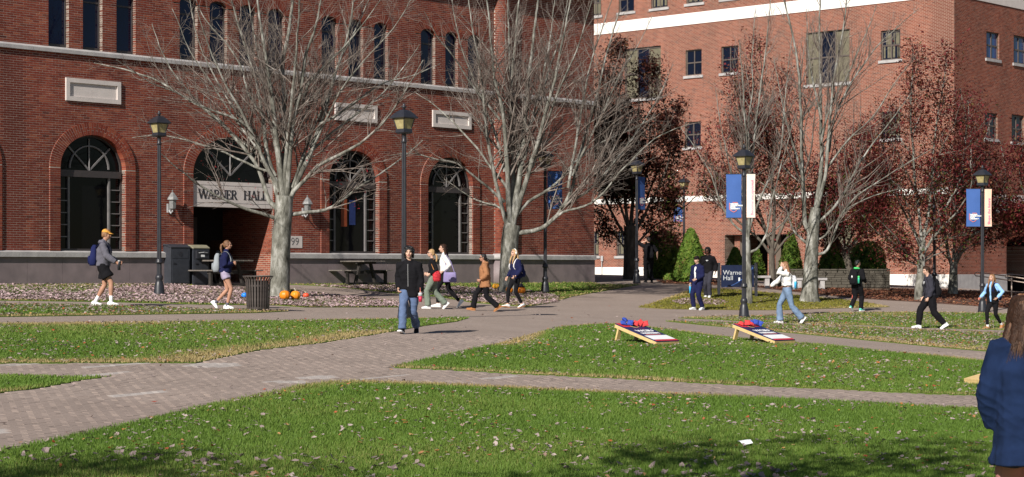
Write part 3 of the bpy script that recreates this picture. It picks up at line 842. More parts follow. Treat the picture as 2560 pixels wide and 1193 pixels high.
mk = MB(); B3.box(mk, ent2['u0']-.1, ent2['u1']+.1, -2.2, -2, 0, 5); B3.box(mk, ent2['u0']-.1, ent2['u0'], -2, -.3, 0, 5); B3.box(mk, ent2['u1']+.3, ent2['u1']+.5, -2.2, -.3, 0, 5); B3.box(mk, ent2['u0']-.1, ent2['u1']+.5, -2, -.3, 4.6, 5); part2(mk, 'porch_wall', M['dark'])
mk = MB(); B3.box(mk, ent2['u0']+.1, ent2['u0']+.16, -1.95, -1.9, .5, 3.2); B3.box(mk, ent2['u0']+.9, ent2['u0']+.96, -1.95, -1.9, .5, 3.2); B3.box(mk, ent2['u0']+.1, ent2['u0']+.96, -1.95, -1.9, 3.2, 3.26); part2(mk, 'door_frame', M['frame_grey'])
mk = MB()
V = [B2.W(u, n, z) for u, n, z in ()]
c = [B2.W(.5, -.45, 0), B2.W(U2-.3, -.45, 0), B2.W(U2-.3, -18, 0), B2.W(.5, -18, 0)]
mk.add([(p[0], p[1], 5.2) for p in c]+[(p[0], p[1], 18.1) for p in c], [(0,3,2,1),(4,5,6,7),(0,1,5,4),(1,2,6,5),(2,3,7,6),(3,0,4,7)])
part2(mk, 'inner_wall', M['dark'])
# ------------------------------------------------------------------ lawns, leaf beds, pavers
def inside(poly, x, y):
    """vectorised point in polygon"""
    c = np.zeros(len(x), bool); n = len(poly)
    for i in range(n):
        x0, y0 = poly[i]; x1, y1 = poly[(i+1) % n]
        if y0 == y1: continue
        c ^= ((y0 > y) != (y1 > y)) & (x < (x1-x0)*(y-y0)/(y1-y0)+x0)
    return c
def ground_poly(px):
    """photo outline -> ground outline, densified"""
    P = []
    for k in range(len(px)):
        a, b = np.array(px[k], float), np.array(px[(k+1) % len(px)], float)
        n = max(1, int(np.abs(b-a).max()/40))
        for t in range(n): P.append(a+(b-a)*t/n)
    P = np.array(P); return unproj(P[:, 0], P[:, 1])
LAWN = {
 'front': [(-500,1235),(0,1133),(160,1100),(330,1062),(500,1022),(640,993),(750,968),(830,958),(900,957),(1100,963),(1300,972),(1500,980),(1700,988),(2000,1003),(2200,1012),(2430,1024),(2560,1030),(3100,1056),(3100,1900),(-500,1900)],
 'middle': [(985,919),(1100,895),(1200,872),(1280,853),(1360,830),(1420,817),(1500,811),(1560,813),(1638,821),(1706,829),(1820,845),(1987,859),(2060,863),(2185,878),(2338,891),(2450,903),(2560,912),(3000,950),(3000,1024),(2560,996),(2430,990),(2300,986),(2100,975),(1900,967),(1700,957),(1500,946),(1300,937),(1150,928),(1000,922)],
 'strip_low': [(1666,804),(1775,807),(1865,809),(1956,811),(2060,814),(2180,820),(2330,827),(2500,834),(2900,846),(2900,915),(2560,886),(2478,880),(2366,871),(2255,860),(2060,841),(1956,831),(1820,819),(1752,813)],
 'strip_high': [(1695,796),(1775,793),(1850,791),(1920,790),(1944,788),(2070,783),(2279,781),(2447,783),(2514,785),(2900,795),(2900,838),(2560,828),(2480,825),(2380,822),(2260,818),(2180,814),(2060,811),(1956,808),(1865,804),(1775,799)],
 'left': [(-500,817),(0,811),(285,808),(484,806),(640,804),(986,799),(1101,796),(1171,796),(1140,805),(1063,815),(947,836),(800,859),(639,878),(488,909),(391,909),(0,910),(-500,912)],
 'strip_left': [(-500,755),(0,761),(285,766),(500,775),(650,777),(720,779),(640,783),(500,785),(300,788),(150,791),(0,793),(-500,797)],
 'scrap': [(-400,938),(0,940),(100,942),(180,946),(270,944),(200,953),(120,968),(60,977),(0,984),(-400,1040)],
 'island': [(1597,769),(1638,756),(1698,735),(1735,723),(1800,722),(1872,727),(2044,744),(2162,756),(2225,768),(2195,769),(2100,771),(1956,776),(1845,776),(1661,773)],
 'by_wall': [(-500,714),(0,712),(370,711),(480,711),(480,722),(700,722),(720,709),(1240,707),(1483,706),(1500,712),(1601,712),(1523,726),(1430,742),(1380,757),(1315,768),(1180,757),(1100,743),(1000,735),(900,724),(800,715),(722,712),(702,722),(770,732),(850,740),(960,750),(1010,759),(1000,769),(760,769),(690,764),(500,762),(285,756),(0,752),(-500,747)],
 'back': [(1640,703),(1790,703),(1800,712),(2000,722),(2300,724),(2700,736),(2700,782),(2560,774),(2440,766),(2279,755),(2162,748),(2044,737),(1872,717),(1790,714),(1660,710)],
}
LP = {k: ground_poly(v) for k, v in LAWN.items()}
LPdry = {'island': .8, 'by_wall': .3}
def lawn(key, m, dz=.013):
    P = LP[key]; n = len(P)
    lo, hi = P.min(0), P.max(0)
    st = .8 if key in ('front', 'middle') else 1.2
    gx, gy = np.meshgrid(np.arange(lo[0], hi[0], st), np.arange(lo[1], hi[1], st)); gx, gy = gx.ravel(), gy.ravel()
    k = inside(P, gx, gy); gx, gy = gx[k], gy[k]
    d = np.min(np.hypot(gx[:, None]-P[None, :, 0], gy[:, None]-P[None, :, 1]), 1) if len(gx) else np.zeros(0)
    k = d > .25; pts = [Vector(p) for p in P]+[Vector((a, b)) for a, b in zip(gx[k], gy[k])]
    v, e, f, ov, oe, of = geometry.delaunay_2d_cdt(pts, [], [list(range(n))], 1, 1e-4)
    V = np.array([(p[0], p[1]) for p in v]); Z = gz(V[:, 0], V[:, 1])+dz
    T = [list(x) for x in f if len(x) == 3]
    V3 = np.column_stack([V, Z])
    # edge skirt down to the paving
    b = len(V3); S = np.column_stack([P, gz(P[:, 0], P[:, 1])-.03]); top = np.column_stack([P, gz(P[:, 0], P[:, 1])+dz])
    V3 = np.concatenate([V3, top, S])
    Q = [(b+i, b+(i+1) % n, b+n+(i+1) % n, b+n+i) for i in range(n)]
    return tag(link('lawn', mesh_np('lawn', V3, Q, T), None, m), kind='structure')
LO = {}
for k in LAWN:
    LO[k] = lawn(k, M['mulch'] if k == 'back' else M['lawn_dry'] if k in ('island',) else M['lawn'])

def scatter(P, dens, ymin=8, ymax=120, wid=.40, lod=16.0, seed=0, power=2.0, cap=None):
    """random points inside an outline; density falls with distance"""
    r = np.random.default_rng(seed)
    lo, hi = P.min(0), P.max(0); lo = np.maximum(lo, [-60, ymin]); hi = np.minimum(hi, [60, ymax])
    out = []
    y = lo[1]
    while y < hi[1]:
        y2 = min(hi[1], y+1.5); xa, xb = max(lo[0], -wid*y2-1.5), min(hi[0], wid*y2+1.5)
        if xb > xa:
            d = dens*min(1.0, (lod/max(y, 1))**power)
            n = int((xb-xa)*(y2-y)*d)
            p = np.column_stack([r.uniform(xa, xb, n), r.uniform(y, y2, n)])
            out.append(p[inside(P, p[:, 0], p[:, 1])])
        y = y2
    return np.concatenate(out) if out else np.zeros((0, 2))
def vnoise(x, y, s, seed=0):
    """cheap smooth noise 0..1"""
    a = np.zeros(len(x)); r = np.random.default_rng(seed)
    for k in range(5):
        th, ph, f = r.uniform(0, 6.28), r.uniform(0, 6.28), s*r.uniform(.5, 1.8)
        a += np.sin((x*np.cos(th)+y*np.sin(th))*f+ph+1.3*np.sin((x*np.sin(th)-y*np.cos(th))*f*.7+ph))
    return .5+.5*np.clip(a/3.2, -1, 1)

M['grass'] = mat_rnd('grass_blade', [(0, (.076,.14,.018)), (.4, (.12,.202,.03)), (.62, (.165,.225,.044)), (.8, (.225,.215,.07)), (1, (.38,.29,.135))], .6, .25, 0, trans=.25)
M['grass_dry'] = mat_rnd('dry_grass_blade', [(0, (.13,.14,.022)), (.4, (.22,.20,.035)), (.75, (.30,.24,.07)), (1, (.42,.32,.15))], .7, .2, 0, trans=.25)
def grass(key, dens, hgt, m, seed, wfac=1.0, dry=0.0):
    P = LP[key]; p = scatter(P, dens, ymin=13.5, wid=.34, seed=seed)
    n = len(p)
    if not n: return
    p = p+np.random.default_rng(seed+50).normal(0, .045, p.shape)
    x, y = p.T; z = gz(x, y)+.018
    r = np.random.default_rng(seed+100)
    h = hgt*r.uniform(.55, 1.25, n)*(.75+.5*vnoise(x, y, 1.1, 3)); w = .0042*wfac*np.maximum(1, y/15)*r.uniform(.7, 1.4, n)
    az = r.uniform(0, 6.283, n); lean = r.uniform(.1, .75, n)*h; la = r.uniform(0, 6.283, n)
    dx, dy = np.cos(az)*w, np.sin(az)*w
    A_ = np.column_stack([x-dx, y-dy, z]); B_ = np.column_stack([x+dx, y+dy, z])
    C_ = np.column_stack([x+np.cos(la)*lean, y+np.sin(la)*lean, z+h])
    V = np.stack([A_, B_, C_], 1).reshape(-1, 3); T = np.arange(3*n).reshape(-1, 3)
    # worn, straw-coloured margins beside the paving
    d = np.full(n, 9.0); q = P
    for i in range(0, len(q)):
        a, b = q[i], q[(i+1) % len(q)]; ab = b-a; t = np.clip(((p-a)@ab)/(ab@ab+1e-9), 0, 1)
        d = np.minimum(d, np.hypot(*(p-(a+t[:, None]*ab)).T))
    patch = vnoise(x, y, .55, 5)
    rn = .08+.5*r.random(n)*(.45+.8*vnoise(x, y, .8, 9))+.34*(patch-.45)
    edge = np.exp(-(d/(.14+.62*vnoise(x, y, .35, 12)**1.5))**2)*np.clip(2.2*vnoise(x, y, .45, 21)-.45, .12, 1.15)
    rn = np.clip(rn+edge*.8+dry*r.random(n)*(.4+vnoise(x, y, .7, 33)), 0, .999)
    o = tag(link('grass', mesh_np('grass', V, None, T, rnd=rn), None, m), kind='stuff')
    return o
grass('front', 3800, .036, M['grass'], 1, 1.0, .10)
grass('middle', 3600, .036, M['grass'], 2, 1.05, .12)
grass('left', 3600, .036, M['grass'], 3, 1.05, .22)
grass('scrap', 3600, .035, M['grass'], 4, 1.2)
grass('strip_low', 2600, .036, M['grass'], 5, 1.3, .55)
grass('strip_high', 2600, .036, M['grass'], 6, 1.3, .5)
grass('strip_left', 2600, .036, M['grass'], 7, 1.3, .3)
grass('by_wall', 1700, .04, M['grass'], 8, 1.4, .8)
grass('island', 2600, .035, M['grass_dry'], 9, 1.4)

# fallen leaves: curled little blades of a few outlines
LEAFCOL = [(0, (.28,.21,.20)), (.35, (.37,.29,.28)), (.62, (.45,.36,.33)), (.78, (.24,.15,.12)), (.86, (.40,.17,.05)), (.93, (.33,.05,.035)), (1, (.48,.32,.13))]
M['leaf'] = mat_rnd('fallen_leaf', LEAFCOL, .75, .2, 0, trans=.15)
M['leaf_bed'] = mat_rnd('dull_fallen_leaf', [(0, (.27,.18,.185)), (.4, (.40,.285,.295)), (.75, (.50,.375,.38)), (.92, (.17,.105,.10)), (1, (.52,.43,.42))], .8, .15, 0)
M['leaf_russet'] = mat_rnd('russet_fallen_leaf', [(0, (.12,.045,.03)), (.4, (.20,.075,.045)), (.8, (.28,.12,.07)), (1, (.33,.18,.09))], .8, .15, 0)
LSH = [np.array([(-.5,0),(-.2,.27),(.15,.3),(.5,.02),(.15,-.28),(-.2,-.3)]),
       np.array([(-.5,0),(-.25,.42),(0,.2),(.2,.48),(.5,0),(.05,-.33)]),
       np.array([(-.45,.05),(0,.36),(.42,.2),(.3,-.22),(-.1,-.34),(-.4,-.2)])]
def leaf_verts(r, n, size, curl=.35):
    """n leaves: 7 points each, fan of 6 triangles"""
    k = r.integers(0, 3, n); S = np.array(LSH)[k]            # n,6,2
    C = np.concatenate([S, np.zeros((n, 1, 2))], 1)
    z = (C**2).sum(-1)*r.uniform(-.2, 1.2, n)[:, None]*curl*2+r.uniform(-.06, .06, (n, 7))
    P = np.concatenate([C, z[..., None]], -1)*np.asarray(size)[:, None, None]
    a = r.uniform(0, 6.283, n); t = np.abs(r.normal(0, .35, n)); u = r.uniform(0, 6.283, n)
    ca, sa = np.cos(a), np.sin(a); x = P[..., 0]*ca[:, None]-P[..., 1]*sa[:, None]; y = P[..., 0]*sa[:, None]+P[..., 1]*ca[:, None]; zz = P[..., 2]
    cu_, su_ = np.cos(u)[:, None], np.sin(u)[:, None]; q = x*cu_+y*su_; w = -x*su_+y*cu_
    ct, st = np.cos(t)[:, None], np.sin(t)[:, None]; q2 = q*ct+zz*st; z2 = -q*st+zz*ct
    return np.stack([q2*cu_-w*su_, q2*su_+w*cu_, z2], -1)
LT = np.array([(6,0,1),(6,1,2),(6,2,3),(6,3,4),(6,4,5),(6,5,0)])
LT4 = np.array([(0,1,6),(1,2,3),(1,3,6),(6,3,4),(0,6,5)])
def leaves(name, p, size, m, seed, dz=.02, parent=None, rn=None):
    n = len(p); r = np.random.default_rng(seed)
    V = leaf_verts(r, n, size*r.uniform(.6, 1.35, n)*np.ones(n))
    V[..., 0] += p[:, :1]; V[..., 1] += p[:, 1:2]; V[..., 2] += (gz(p[:, 0], p[:, 1])+dz+r.uniform(0, .02, n))[:, None]
    F_ = LT4[[0, 2, 3, 4]]
    T = (np.arange(n)[:, None, None]*7+F_[None]).reshape(-1, 3)
    return tag(link(name, mesh_np(name, V.reshape(-1, 3), None, T, rnd=np.repeat(r.random(n) if rn is None else rn, 4)), parent, m), kind='stuff')
def clumped(p, s, seed, thr):
    k = vnoise(p[:, 0], p[:, 1], s, seed)*.6+.4*np.random.default_rng(seed).random(len(p)) > thr
    return p[k]
fp = clumped(scatter(LP['front'], 62, ymin=13.5, wid=.36, seed=41, power=.6), 1.9, 4, .50)
fp = fp[np.argsort(fp[:, 1])]
vis = np.abs(fp[:, 0]) < .275*fp[:, 1]; vis &= fp[:, 1] > 15.1
near = np.where(vis)[0][:300]
protos = []
r = np.random.default_rng(77)
for k in range(12):
    V = leaf_verts(r, 1, np.array([.078]), .5)[0]
    me = mesh_np('fallen_leaf', V, None, LT); me.materials.append(M['leaf']); protos.append(me)
for i in near:
    o = link('fallen_leaf', protos[R.randrange(12)], LO['front'])
    o.location = (fp[i, 0], fp[i, 1], g1(*fp[i])+.045); o.rotation_euler = (R.gauss(0, .25), R.gauss(0, .25), R.uniform(0, 6.28)); s = R.choice((.45, .55, .65, .8, 1.0, 1.25)); o.scale = (s, s, s)
rest = np.setdiff1d(np.arange(len(fp)), near)
leaves('fallen_leaves', fp[rest], .052, M['leaf'], 42, .04)
for key, dens, thr, sd in (('middle', 40, .46, 43), ('left', 48, .44, 44), ('strip_low', 120, .32, 45), ('strip_high', 100, .36, 46), ('strip_left', 170, .36, 47), ('scrap', 8, .3, 48), ('island', 14, .4, 49)):
    p = clumped(scatter(LP[key], dens, seed=sd, power=.3), 1.2, sd, thr)
    leaves('fallen_leaves', p, .062, M['leaf'], sd, .04)
bed1 = ground_poly([(240,727),(420,716),(560,721),(700,726),(770,733),(850,741),(960,751),(1012,760),(1000,769),(760,769),(690,764),(500,761),(285,755),(0,751),(-300,747),(-300,733),(0,733),(180,735)])
leaves('leaf_bed', clumped(scatter(bed1, 300, seed=51, power=0), 1.0, 8, .16), .085, M['leaf_bed'], 51, .03)
bed1b = ground_poly([(-300,714),(0,712),(470,711),(470,726),(240,735),(-300,735)])
leaves('leaf_bed', clumped(scatter(bed1b, 130, seed=55, power=0), .8, 18, .38), .08, M['leaf_bed'], 55, .03)
bed2 = ground_poly([(790,716),(900,716),(1080,714),(1190,722),(1300,724),(1400,742),(1396,757),(1315,767),(1180,756),(1100,741),(1000,734),(900,724)])
leaves('leaf_bed', clumped(scatter(bed2, 250, seed=52, power=0), 1.0, 9, .24), .085, M['leaf_bed'], 52, .03)
bed3 = ground_poly([(1676,755),(1720,748),(1800,750),(1822,758),(1790,764),(1700,763)])
leaves('leaf_bed', scatter(bed3, 170, seed=53, power=0), .08, M['leaf_bed'], 53, .03)
leaves('leaf_bed', clumped(scatter(LP['back'], 130, seed=54, power=0), .5, 10, .3), .09, M['leaf_russet'], 54, .03)
# a few leaves blown over the paving
pp = np.column_stack([r.uniform(-14, 18, 900), r.uniform(16, 66, 900)]); pp = pp[np.abs(pp[:, 0]) < .3*pp[:, 1]+1]
for P in LP.values(): pp = pp[~inside(P, pp[:, 0], pp[:, 1])]
leaves('blown_leaves', pp[:260], .065, M['leaf'], 56, .012)

# pavers laid one by one where the path comes near
th = math.radians(62); ex = np.array([math.cos(th), math.sin(th)]); ey = np.array([-ex[1], ex[0]])
pl, pw = .2, .1
ii, jj = np.meshgrid(np.arange(-30, 260), np.arange(-200, 200))
uu = (ii+(jj % 2)*.5)*pl; vv = jj*pw
cx = uu.ravel()*ex[0]+vv.ravel()*ey[0]; cy = uu.ravel()*ex[1]+vv.ravel()*ey[1]
k = (cy > 14.5) & (cy < 37) & (np.abs(cx) < .33*cy+1.2); cx, cy = cx[k], cy[k]
ok = np.ones(len(cx), bool)
for P in LP.values():
    for sx, sy in ((0, 0), (.09, .04), (-.09, .04), (.09, -.04), (-.09, -.04)):
        ok &= ~inside(P, cx+sx*ex[0]+sy*ey[0], cy+sx*ex[1]+sy*ey[1])
cx, cy = cx[ok], cy[ok]
o_ = np.argsort(cy); cx, cy = cx[o_], cy[o_]
prn = rng.random(len(cx))*.93
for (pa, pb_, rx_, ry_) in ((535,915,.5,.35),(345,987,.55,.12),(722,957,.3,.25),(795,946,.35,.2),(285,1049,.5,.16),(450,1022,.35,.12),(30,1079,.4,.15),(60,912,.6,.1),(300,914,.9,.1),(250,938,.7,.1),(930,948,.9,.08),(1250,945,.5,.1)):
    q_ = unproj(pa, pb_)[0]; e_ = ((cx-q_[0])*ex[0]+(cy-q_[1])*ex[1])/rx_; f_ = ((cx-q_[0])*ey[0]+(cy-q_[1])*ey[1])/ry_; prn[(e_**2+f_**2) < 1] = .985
vis = np.where(np.abs(cx) < .272*cy)[0][:300]; one = np.zeros(len(cx), bool); one[vis] = True
a, b, c_ = pl/2-.003, pw/2-.003, .004
PV = np.array([(-a,-b,-.02),(a,-b,-.02),(a,b,-.02),(-a,b,-.02),(-a,-b,-.003),(a,-b,-.003),(a,b,-.003),(-a,b,-.003),(-a+c_,-b+c_,0),(a-c_,-b+c_,0),(a-c_,b-c_,0),(-a+c_,b-c_,0)])
PQ = np.array([(0,1,5,4),(1,2,6,5),(2,3,7,6),(3,0,4,7),(4,5,9,8),(5,6,10,9),(6,7,11,10),(7,4,8,11),(8,9,10,11)])
PV = np.column_stack([PV[:, 0]*ex[0]+PV[:, 1]*ey[0], PV[:, 0]*ex[1]+PV[:, 1]*ey[1], PV[:, 2]])
me = mesh_np('paver', PV, PQ); me.materials.append(M['paver'])
path = bpy.data.objects['path']
zz = gz(cx, cy)+.012
for i in vis:
    o = link('paver', me, path); o.location = (cx[i], cy[i], zz[i]+R.uniform(-.002, .002))
    gx_ = (g1(cx[i]+.1, cy[i])-g1(cx[i]-.1, cy[i]))/.2; gy_ = (g1(cx[i], cy[i]+.1)-g1(cx[i], cy[i]-.1))/.2
    o.rotation_euler = (math.atan(gy_)+R.gauss(0, .004), -math.atan(gx_)+R.gauss(0, .004), 0)
rx, ry = cx[~one], cy[~one]; n = len(rx)
Vx = rx[:, None]+PV[None, :, 0]; Vy = ry[:, None]+PV[None, :, 1]
Vz = gz(Vx.ravel(), Vy.ravel()).reshape(Vx.shape)+.012+PV[None, :, 2]+rng.normal(0, .0012, (n, 1))+rng.normal(0, .006, (n, 1))*PV[None, :, 0]+rng.normal(0, .006, (n, 1))*PV[None, :, 1]
Q = (np.arange(n)[:, None, None]*12+PQ[None]).reshape(-1, 4)
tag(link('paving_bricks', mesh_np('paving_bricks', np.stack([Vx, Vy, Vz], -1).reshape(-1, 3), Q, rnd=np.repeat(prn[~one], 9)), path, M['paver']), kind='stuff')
print('pavers', n, 'front leaves', len(fp))
# ------------------------------------------------------------------ trees
def mat_bark(name, ca, cb, cc):
    m, nt, b = nodes(name)
    geo = nt.nodes.new('ShaderNodeNewGeometry')
    mp = nt.nodes.new('ShaderNodeMapping'); mp.inputs['Scale'].default_value = (1, 1, .35)
    nt.links.new(geo.outputs['Position'], mp.inputs['Vector'])
    nz = nt.nodes.new('ShaderNodeTexNoise'); nz.inputs['Scale'].default_value = 5.5; nz.inputs['Detail'].default_value = 10; nz.inputs['Roughness'].default_value = .7
    nt.links.new(mp.outputs[0], nz.inputs['Vector'])
    rp = nt.nodes.new('ShaderNodeValToRGB'); rp.color_ramp.elements[0].position = .32; rp.color_ramp.elements[1].position = .68
    rp.color_ramp.elements[0].color = (*ca, 1); rp.color_ramp.elements[1].color = (*cc, 1); e = rp.color_ramp.elements.new(.5); e.color = (*cb, 1)
    nt.links.new(nz.outputs[0], rp.inputs[0]); nt.links.new(rp.outputs[0], b.inputs['Base Color'])
    b.inputs['Roughness'].default_value = .9; b.inputs['Specular IOR Level'].default_value = .15
    n2 = nt.nodes.new('ShaderNodeTexNoise'); n2.inputs['Scale'].default_value = 40; n2.inputs['Detail'].default_value = 6
    nt.links.new(mp.outputs[0], n2.inputs['Vector'])
    bp = nt.nodes.new('ShaderNodeBump'); bp.inputs['Strength'].default_value = .6; bp.inputs['Distance'].default_value = .02
    nt.links.new(n2.outputs[0], bp.inputs['Height']); nt.links.new(bp.outputs[0], b.inputs['Normal'])
    return m
M['bark'] = mat_bark('grey_bark', (.035,.033,.027), (.17,.165,.14), (.42,.41,.38))
M['twig'] = mat_bark('grey_twig', (.085,.062,.052), (.18,.145,.125), (.34,.31,.28))
M['bark_dark'] = mat_bark('dark_bark', (.05,.04,.035), (.10,.085,.07), (.17,.15,.12))

class Tubes:
    def __init__(s): s.V, s.Q, s.n, s.R = [], [], 0, None
    def add(s, P, r, k, rnd=None):
        if rnd is not None: s.R = (s.R or []) + [np.full((len(P)-1)*k, rnd)]
        P = np.asarray(P, float); m = len(P); r = np.asarray(r, float)
        t = np.gradient(P, axis=0); t /= np.linalg.norm(t, axis=1)[:, None]+1e-9
        ref = np.array([.31, .95, .05]) if abs(t[0] @ np.array([.31, .95, .05])) < .9 else np.array([1., 0, 0])
        a = np.cross(t, ref); a /= np.linalg.norm(a, axis=1)[:, None]+1e-9; b = np.cross(t, a)
        th = 2*np.pi*np.arange(k)/k
        V = P[:, None]+(a[:, None]*np.cos(th)[None, :, None]+b[:, None]*np.sin(th)[None, :, None])*r[:, None, None]
        i = np.arange(m-1)[:, None]*k; j = np.arange(k)[None]; jn = (np.arange(k)+1)[None] % k
        s.Q.append(np.stack([i+j, i+jn, i+k+jn, i+k+j], -1).reshape(-1, 4)+s.n)
        s.V.append(V.reshape(-1, 3)); s.n += m*k
    def mesh(s, name, smooth=True): return mesh_np(name, np.concatenate(s.V), np.concatenate(s.Q), smooth=smooth, rnd=np.concatenate(s.R) if s.R else None)

def spline(P, step):
    """Catmull-Rom through points, resampled"""
    P = np.asarray(P, float)
    if len(P) == 2: P = np.array([P[0], (P[0]+P[1])/2, P[1]])
    E = np.concatenate([[2*P[0]-P[1]], P, [2*P[-1]-P[-2]]]); out = []
    for i in range(1, len(E)-2):
        L = np.linalg.norm(E[i+1]-E[i]); n = max(2, int(L/step)); t = np.arange(n)[:, None]/n
        a, b, c, d = E[i-1], E[i], E[i+1], E[i+2]
        out.append(.5*((2*b)+(-a+c)*t+(2*a-5*b+4*c-d)*t*t+(-a+3*b-3*c+d)*t**3))
    out.append(E[-2:-1]); return np.concatenate(out)

class Tree:
    def __init__(s, px, py, seed, r0, Y=None):
        b = at(px, py) if Y is None else Vector(((px-CX)*Y/F, Y, g1((px-CX)*Y/F, Y)))
        s.b = np.array(b); s.Y = s.b[1]; s.sc = F/s.Y; s.rs = np.random.default_rng(seed); s.limbs = []; s.tw = Tubes(); s.tips = []; s.nb = 0
    def w(s, px, py, d=0.0):
        Y = s.Y+d; return np.array([(px-CX)*Y/F, Y, CZ+(HY-py)*Y/F])
    def limb(s, nodes_, r0, r1, d=0.0, step=.25, wob=.03):
        """nodes in photo coordinates; d = metres of depth gained at the tip"""
        n = len(nodes_); L = np.concatenate([[0], np.cumsum([math.dist(a, b) for a, b in zip(nodes_[:-1], nodes_[1:])])]); L /= L[-1]
        P = spline([s.w(x, y, d*t**1.2) for (x, y), t in zip(nodes_, L)], step)
        m = len(P); t = np.linspace(0, 1, m)
        W = np.cumsum(s.rs.normal(0, wob*.35, (m, 3)), 0); W -= W[0]; W -= np.outer(t, W[-1]*.6); P = P+W*np.minimum(1, t*5)[:, None]
        k0, k1 = s.thin if len(s.limbs) else (1, 1); r = (r0*k0+(r1*k1-r0*k0)*t**.8)/s.sc
        s.limbs.append((P, r)); return P, r
    def grow(s, P, r, lvl, dens, maxlvl, lfac, up=.25, tmin=.12, spread=1.0):
        """side shoots along a branch"""
        rs = s.rs; seg = np.linalg.norm(np.diff(P, axis=0), axis=1); L = seg.sum(); m = len(P)
        cnt = max(1, rs.poisson(L*dens))
        for _ in range(cnt):
            u = rs.uniform(tmin, 1.0); k = min(m-2, int(u*(m-1)))
            tg = P[k+1]-P[k]; tg /= np.linalg.norm(tg)+1e-9
            rd = rs.normal(size=3); rd -= tg*(rd @ tg); rd /= np.linalg.norm(rd)+1e-9
            ang = rs.uniform(.45, 1.05)*spread
            d = tg*math.cos(ang)+rd*math.sin(ang); d[2] += up*rs.uniform(.3, 1.2); d /= np.linalg.norm(d)
            ll = L*lfac*(1.15-u)*rs.uniform(.5, 1.3)+.12; ll = min(ll, [9, 3.6, 1.9, .9][min(lvl, 3)])
            n = max(3, min(8, int(ll/.22)+2)); st = ll/(n-1); p = P[k].copy(); Q = [p.copy()]; dd = d.copy()
            for i in range(n-1):
                dd = dd+rs.normal(0, .11, 3)+np.array([0, 0, up*.10]); dd /= np.linalg.norm(dd); p = p+dd*st; Q.append(p.copy())
            Q = np.array(Q); r1 = min(r[k]*.55, .0042+.0082*ll); rr = np.linspace(r1, s.rmin, n)
            s.tw.add(Q, rr, 4 if r1 > .012 else 3); s.nb += 1
            if lvl < maxlvl: s.grow(Q, rr, lvl+1, dens*s.dmul, maxlvl, lfac, up, .1, spread)
            if lvl >= maxlvl-1: s.tips.append(Q)
    rmin = .0028; dmul = 1.0; thin = (.60, .36)
    def finish(s, name, label, group=None, mt=None, mtw=None, dens=2.2, maxlvl=2, lfac=.42, up=.25, trunk=1):
        root = empty(name, s.b, 0, label, 'tree', group)
        for i, (P, r) in enumerate(s.limbs):
            T = Tubes(); T.add(P-s.b, r, 12 if i < trunk else 8)
            link('trunk' if i < trunk else 'limb', T.mesh('limb'), root, mt or M['bark'])
        for i, (P, r) in enumerate(s.limbs):
            if i >= trunk: s.grow(P, r, 0, dens, maxlvl, lfac, up, .18)
        if s.nb:
            V = [v-s.b for v in s.tw.V]; s.tw.V = V
            tag(link('twigs', s.tw.mesh('twigs'), root, mtw or M['twig']), kind='stuff')
        print(name, 'twigs', s.nb, 'verts', s.tw.n)
        s.root = root; return root
    def leaves(s, m, n, size, name='foliage', clump=5, spread=.16, seed=5, keep=None):
        r = np.random.default_rng(seed); pts = np.concatenate(s.tips)
        if keep is not None: pts = pts[keep(pts)]
        c = pts[r.integers(0, len(pts), n//clump)]
        c = np.repeat(c, clump, 0)+r.normal(0, spread, (n//clump*clump, 3)); k = len(c)
        V = leaf_verts(r, k, size*r.uniform(.6, 1.4, k), .4)
        # turn the leaves every way, hanging
        ax = r.uniform(0, 6.283, k); V = np.stack([V[..., 0]*np.cos(ax)[:, None]-V[..., 2]*np.sin(ax)[:, None], V[..., 1], V[..., 0]*np.sin(ax)[:, None]+V[..., 2]*np.cos(ax)[:, None]], -1)
        V += (c-s.b)[:, None]
        T = (np.arange(k)[:, None, None]*7+np.array([(0,1,2),(0,2,3),(0,3,5)])[None]).reshape(-1, 3)
        rn = np.repeat(np.clip(np.repeat(r.random(k//clump), clump)*.7+.3*r.random(k), 0, .999), 3)
        tag(link(name, mesh_np(name, V.reshape(-1, 3), None, T, rnd=rn), s.root, m), kind='stuff')

